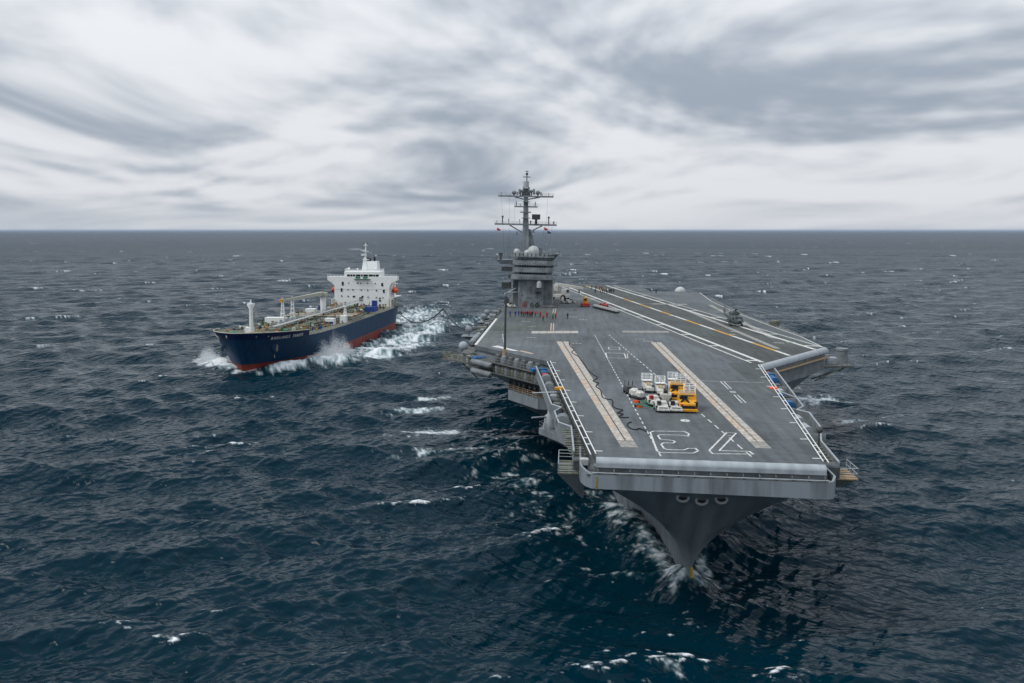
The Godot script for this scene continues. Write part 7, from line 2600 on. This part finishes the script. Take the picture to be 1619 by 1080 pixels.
func make_people() -> void:
	var figs = [figure(0), figure(1), figure(2)]
	var jer = {"red": Color(0.36, 0.03, 0.025), "blue": Color(0.035, 0.05, 0.24), "dark": Color(0.02, 0.025, 0.04), "yellow": Color(0.60, 0.36, 0.04), "green": Color(0.03, 0.22, 0.10), "brown": Color(0.20, 0.10, 0.045), "white": Color(0.65, 0.65, 0.63)}
	var navy = Color(0.018, 0.022, 0.04)
	var cloth = StandardMaterial3D.new()
	cloth.resource_name = "cloth"
	cloth.vertex_color_use_as_albedo = true
	cloth.roughness = 0.9
	M["cloth"] = cloth
	var kept = {}
	var r = RandomNumberGenerator.new()
	r.seed = 61
	var ord_ = ["first", "second", "third", "fourth", "fifth", "sixth", "seventh", "eighth", "ninth", "tenth", "eleventh", "twelfth"]
	var rows = []
	var line_t = [-31.4, -30.0, -29.1, -28.35, -27.8, -27.3, -26.75, -26.2, -25.8, -25.4, -24.55, -23.2]
	var line_c = ["blue", "blue", "blue", "dark", "red", "red", "dark", "red", "red", "dark", "red", "red"]
	for k in 12:
		rows.append([line_t[k], 163.2 + 0.15 * (k % 3), line_c[k], "person in %s jersey, %s from the whip mast in the row facing the bow" % [line_c[k], ord_[k]], "row of people before the island", k % 3])
	rows.append_array([
		[-22.1, 152.9, "red", "person in red vest standing ahead of the row, nearest the bow", "", 2],
		[-21.4, 162.0, "red", "person in red jersey just inboard of the one standing ahead", "", 0],
		[-19.7, 158.6, "green", "person in green jersey beside the elevator stripe", "", 0],
		[-18.95, 160.2, "red", "person in red jersey beside the one in green", "", 1],
		[-15.8, 160.6, "dark", "person in dark clothes alone on the open deck inboard of the others", "", 1],
		[-12.0, 264.7, "dark", "person in dark clothes alone by the landing line near the crane", "", 0],
		[16.1, 283.7, "dark", "person in dark clothes at the far port corner, nearer the landing line", "people at the port stern corner", 0],
		[17.9, 280.5, "dark", "person in dark clothes at the far port corner, nearer the port edge", "people at the port stern corner", 0]])
	for q in [[-6.6, 299.0, "dark"], [-5.8, 272.8, "dark"], [-5.0, 297.0, "dark"], [-3.7, 276.0, "yellow"], [-2.9, 274.6, "dark"], [-2.2, 276.6, "brown"], [-1.5, 275.4, "dark"], [-1.0, 277.0, "white"], [-0.3, 274.9, "dark"], [0.5, 276.2, "dark"], [1.3, 275.6, "dark"], [-3.6, 294.0, "red"], [-2.8, 296.0, "red"], [0.0, 277.5, "dark"]]:
		if q[2] == "red":
			rows.append([q[0], q[1], q[2], "person in red in the far group, the one %s" % ("nearer the island" if q[0] < -3.2 else "farther from the island"), "far group of people on the landing area", 0])
			continue
		rows.append([q[0], q[1], q[2], "person in %s clothes in the far group on the landing centre line" % q[2], "far group of people on the landing area", r.randi() % 3])
	for q in rows:
		var key = "%s%d" % [q[2], q[5]]
		if not kept.has(key):
			kept[key] = dress(figs[q[5]], jer[q[2]], navy)
		var xf = on_deck(q[0], q[1], r.randf_range(-50.0, 50.0) + (0.0 if float(q[1]) < 200.0 else 180.0), 0.012)
		var sc = r.randf_range(0.97, 1.06)
		xf.basis = xf.basis.scaled_local(Vector3(sc, sc, sc))
		var o = piece(self, "person", kept[key], cloth, xf)
		tag(o, q[3], "person", q[4])

func make_flags() -> void:
	for q in [[-38.6, 23.6, "red", "small red signal flag under the starboard yard end"], [-23.9, 24.0, "red", "small red signal flag under the port half of the lower yard"], [-22.9, 23.0, "dark_grey", "small dark signal flag beside the red one on the port halyards"]]:
		var mb = MB.new()
		var base = CARRIER_AT + carrier_basis * L(q[0], q[1], 204.8)
		for k in 5:
			for e in [0.0, 0.015]:
				var x0 = k * 0.24
				var x1 = (k + 1) * 0.24
				var z0 = 0.10 * sin(k * 1.3)
				var z1 = 0.10 * sin((k + 1) * 1.3)
				var h0 = 0.5 * (1.0 - k / 7.0)
				var h1 = 0.5 * (1.0 - (k + 1) / 7.0)
				mb.quad(Vector3(x0, h0 - k * 0.06, z0 + e), Vector3(x1, h1 - (k + 1) * 0.06, z1 + e), Vector3(x1, -h1 - (k + 1) * 0.06, z1 + e), Vector3(x0, -h0 - k * 0.06, z0 + e))
		var o = piece(self, "signal_flag", mb.mesh(), M[q[2]], Transform3D(Basis(Vector3.UP, 0.2), base))
		tag(o, q[3], "flag", "signal flags on the mast")

func make_deck_things() -> void:
	paint("dark_heli", Color(0.10, 0.125, 0.13), 0.55, 0.0, M.haze_grey.albedo_texture, 0.2)
	paint("heli_blade", Color(0.16, 0.175, 0.175), 0.6)
	make_bow_vehicles()
	make_aft_vehicles()
	make_helicopter()
	make_people()
	make_flags()
